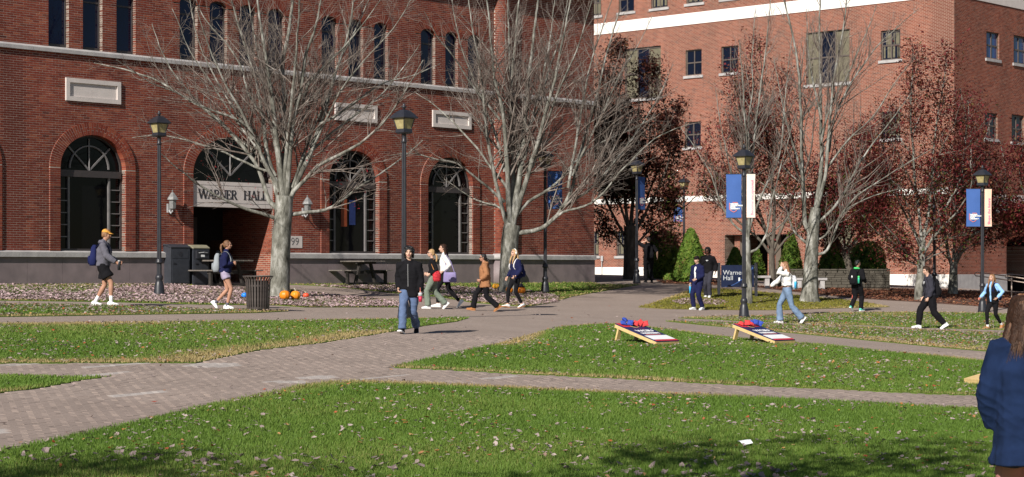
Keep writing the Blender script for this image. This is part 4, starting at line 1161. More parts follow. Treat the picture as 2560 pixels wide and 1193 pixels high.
# left of centre: the big grey tree by the entrance
t = Tree(700, 745, 3, 30)
t.limb([(698,749),(698,738),(699,700),(701,640),(705,580),(710,520),(712,490)], 31, 25, 0, .12, .004)
P, r = t.limbs[0]
fl = np.exp(-np.linspace(0, 1, len(P))*14); t.limbs[0] = (P, r*(1+.3*fl)*np.where(np.linspace(0, 1, len(P)) > .05, .86, 1.0))
LA = [
 ([(709,505),(702,440),(697,399),(687,302),(674,201),(660,117),(650,50),(637,-40)], 17, 6, -.8),
 ([(711,500),(711,399),(711,310),(711,235),(706,150),(721,67),(735,-60)], 19, 7, .6),
 ([(716,500),(724,399),(737,302),(757,235),(771,134),(788,84),(812,-40)], 15, 5, -1.2),
 ([(722,505),(748,440),(771,399),(791,335),(815,268),(835,188),(865,100),(878,34),(888,-40)], 14, 4.5, 1.2),
 ([(756,260),(770,214),(801,174),(851,124),(902,67),(950,0)], 8, 3, -.8),
 ([(700,480),(672,400),(655,300),(638,210),(620,150),(598,80),(570,-30)], 12, 4, .8),
 ([(697,470),(660,405),(632,340),(600,270),(556,190),(520,110),(490,20)], 10, 3, -1.5),
 ([(701,530),(672,500),(660,462),(648,425),(622,385),(585,345),(545,300),(480,255),(400,205),(310,175),(235,160)], 12, 3, 1.2),
 ([(704,520),(690,480),(676,430),(640,385),(600,350),(540,300),(480,240),(415,150),(380,60)], 9, 2.5, 2.0),
 ([(702,552),(672,541),(628,528),(580,512),(540,492),(500,467),(460,434),(430,408),(405,385)], 9, 3, -1.6),
 ([(712,540),(770,530),(812,525),(850,506),(880,482),(920,455),(955,432),(1005,395),(1060,350)], 9, 3, 1.4),
 ([(712,520),(735,480),(765,450),(800,415),(850,390),(905,360),(960,310),(1010,240),(1060,150)], 11, 3, -1.0),
 ([(712,500),(745,430),(775,380),(830,330),(890,285),(950,240),(1010,170),(1050,110)], 9, 3, 2.2),
 ([(680,430),(640,420),(590,395),(540,372),(470,352),(400,340),(330,345)], 6, 2, .5),
 ([(640,330),(590,300),(520,275),(440,235),(360,200),(290,150)], 6, 2, -2.0),
 ([(800,310),(840,290),(890,250),(960,205),(1030,190),(1100,160)], 6, 2, .5),
 ([(655,290),(620,230),(600,160),(560,100),(510,40),(480,-30)], 6, 2.5, 1.8),
]
LA += [
 ([(712,480),(718,380),(728,270),(740,160),(745,60),(752,-60)], 11, 4, -1.8),
 ([(706,470),(690,370),(668,270),(645,150),(625,40),(612,-60)], 9, 3, 2.0),
 ([(730,470),(765,370),(812,250),(850,150),(905,40),(940,-40)], 8, 3, 1.8),
 ([(775,390),(800,330),(850,230),(910,150),(985,70),(1040,-20)], 6, 2, -1.2),
 ([(690,440),(650,380),(590,300),(530,210),(470,120),(430,20)], 7, 2.2, .2),
 ([(632,350),(570,250),(520,160),(490,70),(470,-30)], 6, 2, 1.2)]
for nd, a, b, d in LA: t.limb(nd, a, b, d)
t.finish('bare_tree', 'grey bare tree with the stoutest trunk, by the entrance, pumpkins at its foot', 'leafless grey trees on the lawns', dens=2.9, maxlvl=2, lfac=.48)
t.dmul = 1.5
M['leaf_red'] = mat_rnd('red_leaf', [(0, (.30,.02,.03)), (.5, (.45,.04,.05)), (1, (.25,.02,.02))], .6, .3, 0, trans=.3)
treeA = t
t.leaves(M['leaf_red'], 150, .085, 'red_leaves', 5, .1, 8, lambda p: (p[:, 2] < CZ+(HY-355)*t.Y/F) & (p[:, 2] > CZ+(HY-520)*t.Y/F) & (np.abs(p[:, 0]-(720-CX)*t.Y/F) < 2.4))

# second grey tree, in front of the round brick column
t = Tree(1272, 735, 5, 26)
t.limb([(1272,737),(1271,718),(1272,660),(1274,610),(1278,575),(1282,560)], 25, 21, 0, .12, .004)
LB = [
 ([(1276,578),(1263,550),(1251,502),(1240,455),(1230,400),(1222,340),(1215,260),(1200,160),(1180,60),(1165,-30)], 10, 3.5, -.8),
 ([(1280,570),(1290,500),(1300,440),(1310,380),(1318,302),(1327,201),(1337,100),(1349,-40)], 16, 6, .5),
 ([(1278,575),(1272,520),(1270,450),(1266,399),(1262,330),(1250,250),(1237,200),(1230,117),(1222,33),(1213,-40)], 13, 5, -1.2),
 ([(1281,560),(1283,480),(1284,400),(1280,300),(1280,200),(1290,90),(1302,-40)], 12, 5, 1.4),
 ([(1284,550),(1304,490),(1325,420),(1341,365),(1355,310),(1368,268),(1388,201),(1401,134),(1415,67),(1436,-40)], 13, 4, -1.0),
 ([(1284,585),(1312,580),(1352,571),(1380,550),(1405,522),(1425,480),(1441,420),(1460,350),(1480,290),(1500,215),(1522,134),(1550,30)], 11, 4, 1.0),
 ([(1372,560),(1407,530),(1440,520),(1477,507),(1510,478),(1545,435),(1597,378),(1650,340),(1720,310)], 6, 2, -1.5),
 ([(1290,540),(1320,505),(1352,485),(1375,470),(1407,442),(1440,400),(1490,360),(1560,330),(1640,290)], 8, 2.5, 2.0),
 ([(1420,470),(1440,360),(1461,235),(1475,168),(1502,84),(1532,0)], 7, 3, -.5),
 ([(1262,505),(1225,475),(1180,440),(1140,410),(1090,400),(1030,385),(970,390)], 7, 2, -1.5),
 ([(1268,470),(1230,420),(1195,370),(1150,320),(1100,270),(1040,230)], 7, 2.5, 1.2),
 ([(1275,545),(1250,520),(1225,510),(1190,500),(1150,478),(1110,450)], 6, 2, 1.8),
 ([(1250,300),(1210,250),(1170,200),(1130,140),(1090,90),(1060,30)], 6, 2, -1.8),
 ([(1315,330),(1350,260),(1370,180),(1400,90),(1420,0)], 7, 3, 1.8),
 ([(1400,520),(1480,470),(1540,400),(1590,330),(1640,250),(1680,160)], 6, 2, 2.4),
]
LB += [
 ([(1300,440),(1290,340),(1282,240),(1275,130),(1270,20),(1268,-50)], 8, 3, 2.2),
 ([(1330,420),(1360,330),(1395,230),(1440,130),(1470,30),(1490,-40)], 7, 2.5, -2.0),
 ([(1262,430),(1240,340),(1205,250),(1165,150),(1140,50),(1125,-40)], 7, 2.5, 1.6),
 ([(1312,400),(1330,300),(1355,200),(1375,100),(1392,-30)], 7, 3, .8),
 ([(1430,440),(1470,350),(1510,270),(1545,190),(1600,100),(1630,40)], 6, 2, 1.0)]
for nd, a, b, d in LB: t.limb(nd, a, b, d)
t.finish('bare_tree', 'grey bare tree before the round brick column, with one long low branch', 'leafless grey trees on the lawns', dens=2.7, maxlvl=2, lfac=.48)

# right: slender many-stemmed grey trees
t = Tree(1873, 760, 9, 12)
t.limb([(1873,762),(1872,720),(1870,670),(1869,640),(1868,600)], 9, 8, 0, .12, .004)
LC = [
 ([(1869,615),(1872,560),(1876,500),(1881,419),(1890,330),(1900,240),(1906,176),(1920,80),(1930,-20)], 8, 2.5, .5),
 ([(1868,610),(1862,540),(1860,470),(1866,400),(1868,352),(1862,280),(1858,200),(1850,100)], 7, 2.5, -.8),
 ([(1870,632),(1890,625),(1905,610),(1918,585),(1925,550),(1932,500),(1945,450),(1965,380),(1985,300)], 6, 2, -.6),
 ([(1868,585),(1845,572),(1820,545),(1800,505),(1788,470),(1770,420),(1740,370),(1700,320)], 5, 1.8, 1.0),
 ([(1869,600),(1880,545),(1910,470),(1935,420),(1955,360),(1960,280),(1968,180),(1985,80)], 6, 2, 1.2),
 ([(1918,590),(1950,565),(1975,540),(1990,505),(2010,460)], 4, 1.5, -.8),
 ([(1867,560),(1850,500),(1830,430),(1815,360),(1800,290),(1790,220)], 5, 2, -1.0),
 ([(1880,430),(1870,330),(1880,230),(1880,130),(1890,20)], 5, 2, 1.0),
]
for nd, a, b, d in LC: t.limb(nd, a, b, d)
t.finish('bare_tree', 'slender bare tree right behind the lamp post with the blue and cream banners', 'leafless grey trees on the lawns', dens=2.6, maxlvl=2, lfac=.42, up=.55)
t = Tree(2025, 755, 12, 22)
t.limb([(2024,758),(2024,742),(2026,700),(2028,650),(2031,600),(2034,560),(2040,520)], 22, 13, 0, .12, .004)
P, r = t.limbs[0]; fl = np.exp(-np.linspace(0, 1, len(P))*12); t.limbs[0] = (P, r*(1+.4*fl))
LD = [
 ([(2026,585),(2012,555),(2010,505),(2005,440),(2003,400),(2001,299),(1994,194),(1983,106),(1966,35),(1950,-40)], 11, 4, -.7),
 ([(2037,540),(2048,470),(2054,419),(2052,282),(2050,141),(2052,18),(2055,-50)], 11, 4, .7),
 ([(2040,530),(2060,460),(2068,419),(2075,317),(2085,211),(2103,106),(2114,18),(2120,-40)], 9, 3.5, -1.2),
 ([(2072,380),(2085,310),(2114,239),(2152,176),(2198,113),(2247,67),(2300,20)], 6, 2, .8),
 ([(2034,638),(2060,632),(2074,614),(2084,590),(2095,560),(2108,530),(2140,490),(2200,450),(2260,410),(2330,370)], 7, 2, -1.0),
 ([(2024,614),(2000,595),(1982,576),(1970,545),(1960,510),(1935,480),(1900,455)], 7, 2, 1.0),
 ([(2038,560),(2075,530),(2110,480),(2140,420),(2180,360),(2230,300),(2280,230)], 7, 2.5, 1.5),
 ([(2042,600),(2065,590),(2090,560),(2130,520),(2190,490),(2260,470)], 5, 1.8, .4),
 ([(2005,440),(1985,370),(1965,300),(1950,220),(1935,140)], 6, 2, 1.4),
 ([(2052,360),(2075,270),(2120,180),(2160,90),(2190,10)], 6, 2.2, -1.5),
 ([(2053,300),(2035,210),(2020,120),(2015,20)], 6, 2.2, 1.2),
 ([(2068,420),(2120,350),(2190,280),(2240,200),(2290,140)], 5, 1.8, -1.8),
]
for nd, a, b, d in LD: t.limb(nd, a, b, d)
t.finish('bare_tree', 'upright bare tree on the yellowish lawn with branch shadows winding round its trunk', 'leafless grey trees on the lawns', dens=2.6, maxlvl=2, lfac=.42, up=.55)

# trees that still hold red and russet leaves
M['leaf_shaded'] = mat_rnd('shaded_maroon_leaf', [(0, (.035,.013,.013)), (.35, (.06,.018,.016)), (.65, (.09,.028,.02)), (.85, (.14,.055,.025)), (1, (.07,.06,.02))], .6, .3, 0, trans=.25)  # reds darkened in colour for the building shade over this tree
M['leaf_rust'] = mat_rnd('rust_leaf', [(0, (.075,.014,.017)), (.3, (.15,.022,.027)), (.58, (.20,.035,.035)), (.76, (.20,.075,.04)), (.88, (.14,.10,.035)), (1, (.07,.085,.022))], .6, .3, 0, trans=.25)
M['leaf_green'] = mat_rnd('green_leaf', [(0, (.03,.06,.012)), (.6, (.06,.10,.02)), (1, (.11,.13,.03))], .6, .3, 0, trans=.25)
def leafy(px, py, seed, trunk, limbs, r0, label, m, nl, size, Y=None, dens=2.0, mt=None, name='red_leaf_tree', lfac=.4, spread=.17, up=.35):
    t = Tree(px, py, seed, r0, Y)
    t.limb(trunk, r0, r0*.7, 0, .15, .006)
    for nd, a, b, d in limbs: t.limb(nd, a, b, d)
    t.finish(name, label, 'red and russet leaved trees by the paler building', mt or M['bark_dark'], mt or M['bark_dark'], dens=dens, maxlvl=2, lfac=lfac, up=up)
    t.leaves(m, int(nl*1.5), size*1.3, 'foliage', 6, spread*1.15, seed+1)
    t.leaves(M['leaf_green'], int(nl*.12), size*1.2, 'green_leaves', 6, spread*1.2, seed+2, lambda p: p[:, 2] < t.b[2]+4.6); return t
leafy(1577, 707, 21, [(1577,712),(1577,690),(1577,640),(1576,600),(1574,565)], [
 ([(1576,600),(1566,540),(1558,460),(1550,380),(1548,280),(1556,180),(1570,90)], 9, 2, -1.0),
 ([(1576,590),(1580,520),(1584,440),(1590,350),(1596,260),(1600,170)], 10, 2, .8),
 ([(1574,610),(1550,570),(1530,530),(1510,480),(1500,420),(1505,340),(1515,250),(1530,140)], 7, 2, 1.2),
 ([(1578,600),(1600,560),(1625,510),(1650,460),(1670,400),(1670,320),(1650,240)], 7, 2, -1.2),
 ([(1576,640),(1555,610),(1535,585),(1510,560),(1495,530)], 5, 1.5, -1.5),
 ([(1578,630),(1605,595),(1640,560),(1690,530),(1730,500),(1770,450)], 6, 1.5, 1.2),
 ([(1580,570),(1615,500),(1645,430),(1680,350),(1700,280)], 6, 1.5, 2.0),
 ([(1570,570),(1545,500),(1530,440),(1515,360),(1535,300)], 6, 1.5, -2.2),
 ([(1590,520),(1620,420),(1625,330),(1630,240),(1640,160)], 6, 1.5, .5)],
 22, 'dark many-stemmed maroon tree in the shade where the two brick buildings meet', M['leaf_shaded'], 28000, .12, Y=79.0, dens=1.7, spread=.2)
leafy(1931, 727, 23, [(1931,730),(1931,700),(1930,660),(1930,620)], [
 ([(1930,630),(1915,580),(1895,520),(1875,450),(1860,370),(1850,290),(1840,210),(1830,140)], 9, 2, -1.0),
 ([(1930,620),(1935,560),(1930,480),(1920,400),(1910,310),(1905,210),(1900,110)], 9, 2, .8),
 ([(1931,630),(1950,580),(1975,520),(1990,450),(1985,380),(1970,290),(1950,190)], 8, 2, 1.4),
 ([(1929,640),(1900,600),(1860,565),(1820,530),(1780,490),(1760,430),(1780,340)], 7, 2, .6),
 ([(1929,600),(1890,540),(1840,470),(1810,400),(1800,300)], 6, 2, 2.0),
 ([(1932,640),(1965,600),(2010,560),(2060,530),(2110,490),(2150,440)], 6, 2, -1.4)],
 10, 'russet-leaved tree with ivy-green shoots on its trunk behind the Warner Hall board', M['leaf_rust'], 15000, .10, Y=76.0, dens=2.0, spread=.26)
leafy(2297, 752, 25, [(2297,756),(2298,720),(2302,680),(2304,640),(2306,600)], [
 ([(2305,620),(2300,560),(2290,480),(2284,400),(2276,310),(2278,220),(2282,150),(2280,112)], 8, 2, -.8),
 ([(2305,610),(2320,540),(2330,460),(2335,380),(2345,290),(2360,200),(2368,130)], 8, 2, .8),
 ([(2304,630),(2285,580),(2255,520),(2230,460),(2215,400),(2205,330),(2225,260)], 7, 2, 1.2),
 ([(2302,660),(2280,640),(2258,618),(2240,590),(2210,560),(2180,530)], 5, 1.5, -1.2),
 ([(2306,640),(2330,600),(2365,560),(2400,520),(2430,460),(2425,400)], 7, 2, -1.0),
 ([(2304,660),(2335,640),(2370,625),(2400,615)], 4, 1.5, 1.0),
 ([(2306,600),(2350,540),(2395,460),(2410,380),(2415,300),(2400,220)], 6, 2, 1.6),
 ([(2303,668),(2270,650),(2230,605),(2190,575),(2150,530)], 4, 1.5, .6), ([(2304,655),(2340,625),(2385,590),(2440,575)], 4, 1.5, 1.8), ([(2305,620),(2280,560),(2250,470),(2180,420),(2140,380)], 5, 1.5, -1.4)],
 12, 'red-leaved tree on the leaf-strewn bed behind the person in the grey sweatshirt', M['leaf_rust'], 12000, .095, dens=2.4, mt=M['bark'], spread=.24)
leafy(2382, 732, 27, [(2382,735),(2383,710),(2384,680),(2385,655)], [
 ([(2384,675),(2372,640),(2362,590),(2350,520),(2350,440),(2360,360)], 9, 2, -.8),
 ([(2386,665),(2402,630),(2420,580),(2430,500),(2430,410),(2425,320),(2420,250)], 9, 2, .8),
 ([(2388,650),(2420,600),(2465,560),(2500,500),(2515,430),(2500,350)], 7, 2, 1.0),
 ([(2386,640),(2430,590),(2490,565),(2540,550),(2590,520)], 6, 2, -1.0),
 ([(2383,650),(2390,560),(2400,460),(2450,380),(2480,300)], 6, 2, 1.6),
 ([(2386,655),(2420,620),(2470,600),(2520,590),(2560,560)], 5, 1.5, .6), ([(2383,660),(2350,625),(2320,600),(2290,590)], 4, 1.5, -1.0), ([(2384,650),(2440,540),(2500,480),(2540,400)], 5, 1.5, -1.6)],
 13, 'red-leaved tree with a forked pale trunk near the handrail and right-hand lamp post', M['leaf_rust'], 12000, .095, Y=76.0, dens=2.4, mt=M['bark'], spread=.26)
leafy(2620, 745, 29, [(2640,750),(2640,700),(2638,650)], [
 ([(2638,660),(2620,600),(2590,540),(2560,480),(2550,420),(2560,360)], 8, 2, -.6),
 ([(2638,650),(2610,590),(2570,560),(2530,540),(2510,520)], 7, 2, .8),
 ([(2640,650),(2650,580),(2640,500),(2600,440),(2580,400)], 7, 2, 1.2)],
 10, 'red-leaved boughs reaching in from the right edge above the arched doorway', M['leaf_rust'], 10000, .10, Y=74.0, dens=2.2, spread=.28)
leafy(2150, 735, 31, [(2130,738),(2128,700),(2122,660),(2112,630)], [
 ([(2112,640),(2095,600),(2080,560),(2090,500),(2110,430),(2120,340)], 8, 2, -.6),
 ([(2114,640),(2140,600),(2170,560),(2200,520),(2215,460),(2200,380)], 7, 2, .8),
 ([(2112,630),(2150,580),(2150,500),(2165,420),(2160,330)], 7, 2, 1.5),
 ([(2112,640),(2080,595),(2040,565),(1990,550)], 5, 1.5, .4), ([(2112,635),(2160,590),(2210,575),(2260,555)], 5, 1.5, -.8), ([(2114,620),(2100,560),(2055,500),(2010,470)], 5, 1.5, 1.0), ([(2114,620),(2150,550),(2200,500),(2250,450)], 5, 1.5, .8)],
 10, 'russet tree leaning behind the stone wall between the round yew bushes', M['leaf_rust'], 17000, .105, Y=81.0, dens=2.4, spread=.3)
# ------------------------------------------------------------------ street lamps with banners
M['navy'] = mat('banner_blue', (.05,.115,.34), .75, .06, 3, .15, 30)
M['navy_dark'] = mat('sign_blue', (.006,.012,.042), .45, .08, 3)
M['cream'] = mat('banner_peach', (.85,.55,.42), .75, .05, 3, .15, 30)
M['cream2'] = mat('banner_cream', (.85,.68,.58), .75, .05, 3, .15, 30)
M['coral'] = mat('coral_print', (.75,.22,.18), .7, .03, 3)
M['magenta'] = mat('magenta_print', (.62,.10,.28), .7, .03, 3)
M['pinkprint'] = mat('pale_pink_print', (.80,.36,.50), .7, .03, 3)
lamp0 = None
def lamp_parts(t):
    m = MB(); m.lathe([(.15,0),(.155,.05),(.145,.10),(.13,.26),(.105,.36),(.085,.42),(.105,.46),(.10,.52),(.07,.58)], 24); m.build('base', M['black'], t, True)
    m = MB(); m.lathe([(.068,.58),(.066,.86)], 24, flute=.008); m.build('lower_post', M['black'], t)
    m = MB(); m.lathe([(.068,.86),(.10,.88),(.10,.92),(.085,.94),(.095,.97),(.06,1.0)], 24); m.build('collar', M['black'], t, True)
    m = MB(); m.lathe([(.060,1.0),(.050,4.05)], 24, flute=.008); m.build('post', M['black'], t)
    m = MB(); m.lathe([(.05,4.05),(.072,4.08),(.05,4.12),(.055,4.26),(.085,4.30)], 18); m.build('neck', M['black'], t, True)
    m = MB(); m.square([(.11,4.27),(.14,4.30),(.13,4.38)]); m.build('lantern_base', M['black'], t)
    for i in range(4):
        a0, a1 = math.pi/2*i, math.pi/2*(i+1); m = MB()
        p = [Vector((r*math.sqrt(2)*math.cos(a), r*math.sqrt(2)*math.sin(a), z)) for r, z in ((.118,4.38),(.172,4.62)) for a in (a0, a1)]
        m.add(p, [(0,1,3,2)]); m.build('lamp_pane', M['lampglass'], t)
        m = MB(); m.bar(p[0]*1.0+Vector((0,0,0)), p[2], .022, .022); m.build('lantern_bar', M['black'], t)
    m = MB(); m.square([(.185,4.61),(.235,4.63),(.235,4.65),(.17,4.73),(.10,4.80),(.05,4.825)]); m.build('lantern_roof', M['black'], t)
    m = MB(); m.lathe([(.04,4.82),(.03,4.86),(.062,4.885),(.062,4.90),(.028,4.92),(.034,4.945),(.012,4.97),(.0,4.985)], 12); m.build('finial', M['black'], t, True)
LAMPS = [(398,740,'black lamp post standing among leaves left of the entrance, in front of the dark bins'), (1010,797,'tall black lamp post behind the person in the black jacket'),
         (1363,733,'black lamp post right of the second bare tree, with a single blue banner'), (1592,709,'black lamp post before the shaded maroon tree, blue banner turned edgeways'),
         (1860,795,'black lamp post with a blue and a cream banner reading Become exceptional'), (2456,782,'black lamp post with a blue and a peach banner reading Shape the future'),
         (2336,725,'far lamp post in the shade behind the person in the grey sweatshirt'), (1710,702,'far lamp post with a small blue banner above the lit green shrub')]
lamps = []
for i, (px, py, lab) in enumerate(LAMPS):
    b = at(px, py)
    if i == 6: b = Vector(((px-CX)*72/F, 72, g1((px-CX)*72/F, 72)))
    if i == 7: b = Vector(((px-CX)*92/F, 92, g1((px-CX)*92/F, 92)))
    if lamp0 is None:
        t = empty('street_lamp', b, 0, lab, 'street lamp', 'black lantern lamp posts along the paths'); lamp_parts(t); lamp0 = t
    else:
        t = copy_tree(lamp0); t.location = b; t['label'] = lab
    t.rotation_euler = (0, 0, R.uniform(-.06, .06)); lamps.append(t)
def banner(lamp, side, w, z0, z1, kind, lab, rz=0.0):
    b = lamp.location; t = empty('banner', b+Vector((0, 0, z0)), rz, lab, 'banner', 'banners hung on the lamp posts'); h = z1-z0
    x0 = side*.075; x1 = side*(.075+w); nx, nz = 6, 12; V = []; Q = []
    for sgn in (-1, 1):
        for j in range(nz+1):
            for i in range(nx+1):
                u, v = i/nx, j/nz
                y = .008*math.sin(u*5+v*4)*min(1, 4*v*(1-v)+.2)+sgn*.002
                V.append((x0+(x1-x0)*u-side*.012*math.sin(math.pi*v)*u, y, h*v))
    n = (nx+1)*(nz+1)
    for j in range(nz):
        for i in range(nx):
            a = j*(nx+1)+i; Q.append((a, a+1, a+nx+2, a+nx+1)); Q.append((n+a+nx+1, n+a+nx+2, n+a+1, n+a))
    link('cloth', mesh_np('cloth', V, Q, smooth=True), t, M[{'blue':'navy','peach':'cream','cream':'cream2'}[kind]])
    for z in (0, h):
        m = MB(); m.bar((side*.04, 0, z), (x1+side*.02, 0, z), .018, .018); m.build('banner_arm', M['black'], t)
    cx_ = (x0+x1)/2
    if kind == 'blue':
        s = w*.38; cy = -.016; zc = h*.27
        m = MB()
        pts = [(-s*.75,.5*s*1.1),(-s*.75,-.5*s),(-s*.55,-.75*s),(0,-1.05*s),(s*.3,-.88*s),(s*.52,-.7*s)]
        for k in range(len(pts)-1): m.bar((cx_+pts[k][0],cy,zc+pts[k][1]), (cx_+pts[k+1][0],cy,zc+pts[k+1][1]), .004, .016, (0, 1, 0)) if False else m.bar((cx_+pts[k][0],cy,zc+pts[k][1]), (cx_+pts[k+1][0],cy,zc+pts[k+1][1]), .016, .004, (0, 1, 0))
        m.bar((cx_-s*.2,cy,zc+s*.62), (cx_+s*.6,cy,zc+s*.62), .016, .004, (0, 1, 0)); m.bar((cx_+s*.6,cy,zc+s*.66), (cx_+s*.6,cy,zc+s*.42), .016, .004, (0, 1, 0))
        m.build('shield', M['coral'], t)
        for k, wd in enumerate(('WESTERN', 'CONNECTICUT', 'STATE', 'UNIVERSITY')):
            me = text_mesh(wd, s*.30, .001, .004, 'LEFT'); me.transform(Matrix.Translation((cx_-s*.60, cy-.003, zc+s*(.34-.27*k))) @ Matrix.Rotation(math.pi/2, 4, 'X')); link('lettering', me, t, M['white'])
    else:
        txt = 'Become exceptional' if kind == 'cream' else 'Shape the future'
        me = text_mesh(txt, w*.52 if kind == 'peach' else w*.47, .001, .001, 'LEFT', 1.05)
        me.transform(Matrix.Translation((cx_+w*.12, -.016, .08)) @ Matrix.Rotation(math.pi/2, 4, 'X') @ Matrix.Rotation(math.pi/2, 4, 'Z'))
        link('lettering', me, t, M['magenta'] if kind == 'peach' else M['pinkprint'])
banner(lamps[4], -1, .44, 2.87, 4.13, 'blue', 'blue banner with a coral shield beside the cream Become exceptional banner')
banner(lamps[4], 1, .25, 2.87, 4.14, 'cream', 'narrow cream banner reading Become exceptional in pink')
banner(lamps[5], -1, .47, 2.90, 4.18, 'blue', 'blue banner with a coral shield beside the peach Shape the future banner')
banner(lamps[5], 1, .24, 2.90, 4.18, 'peach', 'narrow peach banner reading Shape the future in magenta')
banner(lamps[2], 1, .52, 2.86, 4.15, 'blue', 'blue banner shaded by branches in front of the red brick wall', .1)
banner(lamps[3], 1, .5, 2.9, 4.2, 'blue', 'blue banner seen nearly edge-on in the shaded maroon tree', math.radians(52))
banner(lamps[7], -1, .45, 2.7, 3.4, 'blue', 'small far blue banner above the lit green shrub', .2)

# ------------------------------------------------------------------ furniture near the hall
def litter_bin(px, py, lab):
    t = empty('litter_bin', at(px, py), 0, lab, 'litter bin'); n = 26
    m = MB(); m.lathe([(.22,.0),(.22,.03),(.20,.05)], 24); m.build('foot', M['slat'], t)
    m = MB(); m.lathe([(.235,.05),(.24,.72),(.23,.72)], 24); m.build('liner', M['dark'], t)
    sl = MB(); p = [(.255,.05,),(.265,.2),(.275,.5),(.285,.68),(.30,.75),(.345,.80),(.35,.815)]
    for k in range(len(p)-1):
        pass
    rings = [[(r, -.021, z), (r, .021, z), (r+.008, .021, z+.001), (r+.008, -.021, z+.001)] for r, z in p]; sl.loft(rings); me = sl.mesh('slat')
    for i in range(n):
        o = link('slat', me, t, M['slat']); o.rotation_euler = (0, 0, 2*math.pi*i/n)
    for z, r in ((.08,.254),(.60,.272)):
        m = MB(); m.lathe([(r-.01,z-.02),(r-.01,z+.02),(r-.002,z+.02),(r-.002,z-.02)], 26, cap=False); m.build('hoop', M['slat'], t)
    m = MB(); m.lathe([(.30,.80),(.36,.815),(.36,.832),(.28,.84),(.27,.80)], 28, cap=False); m.build('rim', M['slat'], t)
litter_bin(645, 778, 'dark slatted metal litter bin on the path beside the stout tree trunk')
def solar_bin(px, py, w, h, lab, hatch, M0):
    b = at(px, py); t = empty('waste_bin', b, math.atan2(d1[1], d1[0]), lab, 'bin', 'dark enclosed bins against the hall'); d = .62
    m = MB(); prof = [(-d/2,0),(d/2,0),(d/2,h-.12),(d/2-.05,h-.05),(.1,h),(-.15,h-.01),(-d/2,h-.10)]
    m.loft([[(-w/2, y, z) for y, z in prof], [(w/2, y, z) for y, z in prof]]); m.build('body', M['bin'], t)
    m = MB(); prof2 = [(d/2+.004,h-.11),(d/2-.05,h-.04),(.1,h+.012),(-.15,h+.0),(-d/2-.02,h-.09),(-d/2-.01,h-.12),(-.15,h-.03),(.1,h-.02)]
    m.loft([[(-w/2-.012, y, z) for y, z in prof2], [(w/2+.012, y, z) for y, z in prof2]]); m.build('lid', M0, t)
    m = MB(); m.box((-w/2+.05,-d/2-.012,.06),(w/2-.05,-d/2-.001,h*.62)); dr = m.build('door', M['bin'], t)
    m = MB(); m.box((-w/2+.06,-d/2-.03,h*.52),(-w/2+.16,-d/2-.013,h*.545)); m.build('handle', M['black'], dr)
    if hatch:
        m = MB(); m.loft([[(x, -d/2-.002-a, z) for x, z in ((-w/2+.08,h*.66-c),(w/2-.08,h*.66-c),(w/2-.08,h*.86),(-w/2+.08,h*.86))] for a, c in ((0, 0), (.09, .0))]); hp = m.build('hatch', M['black'], t)
        m = MB(); m.tube([(-w/2+.14,-d/2-.10,h*.80),(0,-d/2-.13,h*.815),(w/2-.14,-d/2-.10,h*.80)], .012); m.build('handle', M['grey_metal'], hp)
        m = MB(); m.box((-.08,-d/2-.096,h*.70),(.06,-d/2-.0925,h*.755)); m.build('sticker', M['white'], hp)
    else:
        m = MB(); m.box((-w/2+.06,-d/2-.008,h*.66),(w/2-.06,-d/2-.001,h*.85)); m.build('panel', M['bin'], t)
        m = MB(); m.lathe([(.07,0),(.07,.004)], 16); me = m.mesh('badge'); me.transform(Matrix.Translation((0, -d/2-.012, h*.76)) @ Matrix.Rotation(math.pi/2, 4, 'X')); link('badge', me, t, M['black'])
for mm in (M['bin'], M['bintop']): pass
solar_bin(436, 712, .72, 1.25, 'dark grey enclosed bin nearer the lamp post, with a closed flat front', False, M['bin'])
solar_bin(488, 712, .62, 1.24, 'dark enclosed bin with an olive lid and a pull-down hatch beside the doorway', True, M['bintop'])

M['wood_edge'] = mat('table_wood', (.15,.13,.115), .8, .25, 14, .3, 60)
def picnic(px, py, ang, lab):
    t = empty('picnic_table', at(px, py), ang, lab, 'picnic table', 'weathered picnic tables before the hall'); L = 2.0; t.scale = (1.12, 1.12, 1.05)
    for i in range(5):
        y = -.36+.18*i; m = MB(); m.box((-L/2+.02*R.random(), y-.082, .72), (L/2-.02*R.random(), y+.082, .76)); m.build('plank', M['wood_edge'], t)
    for sg in (-1, 1):
        for k in (0, 1):
            y = sg*(.66+.15*k); m = MB(); m.box((-L/2+.1, y-.068, .43), (L/2-.1, y+.068, .465)); m.build('bench_plank', M['wood_edge'], t)
    for x in (-.58, .58):
        for sg in (-1, 1):
            m = MB(); m.bar((x, sg*.42, 0), (x, sg*.2, .72), .07, .09, (1, 0, 0)); m.build('leg', M['wood'], t)
            m = MB(); m.bar((x+.06, sg*.78, 0), (x+.06, sg*.78, .43), .07, .09, (1, 0, 0)); m.build('leg', M['wood'], t)
            m = MB(); m.bar((x*.9, 0, .66), (x*.35, 0, .71), .05, .05); m.build('brace', M['wood'], t)
        m = MB(); m.bar((x-.03, -.8, .39), (x-.03, .8, .39), .05, .09); m.build('cross_beam', M['wood'], t)
        m = MB(); m.bar((x+.03, -.82, .03), (x+.03, .82, .03), .05, .07); m.build('ground_rail', M['wood'], t)
        m = MB(); m.bar((x+.03, -.4, .69), (x+.03, .4, .69), .05, .07); m.build('top_beam', M['wood'], t)
        m = MB(); m.box((x-.062, -.09, .355), (x-.057, .09, .39)); m.build('lower_label', M['coral'], t)
        m = MB(); m.box((x-.062, -.09, .391), (x-.057, .09, .42)); m.build('upper_label', M['navy'], t)
picnic(880, 711, math.radians(-42), 'weathered picnic table on the leaves below the third arched window')
picnic(545, 714, math.radians(-42), 'weathered picnic table in front of the doorway, behind the litter bin')

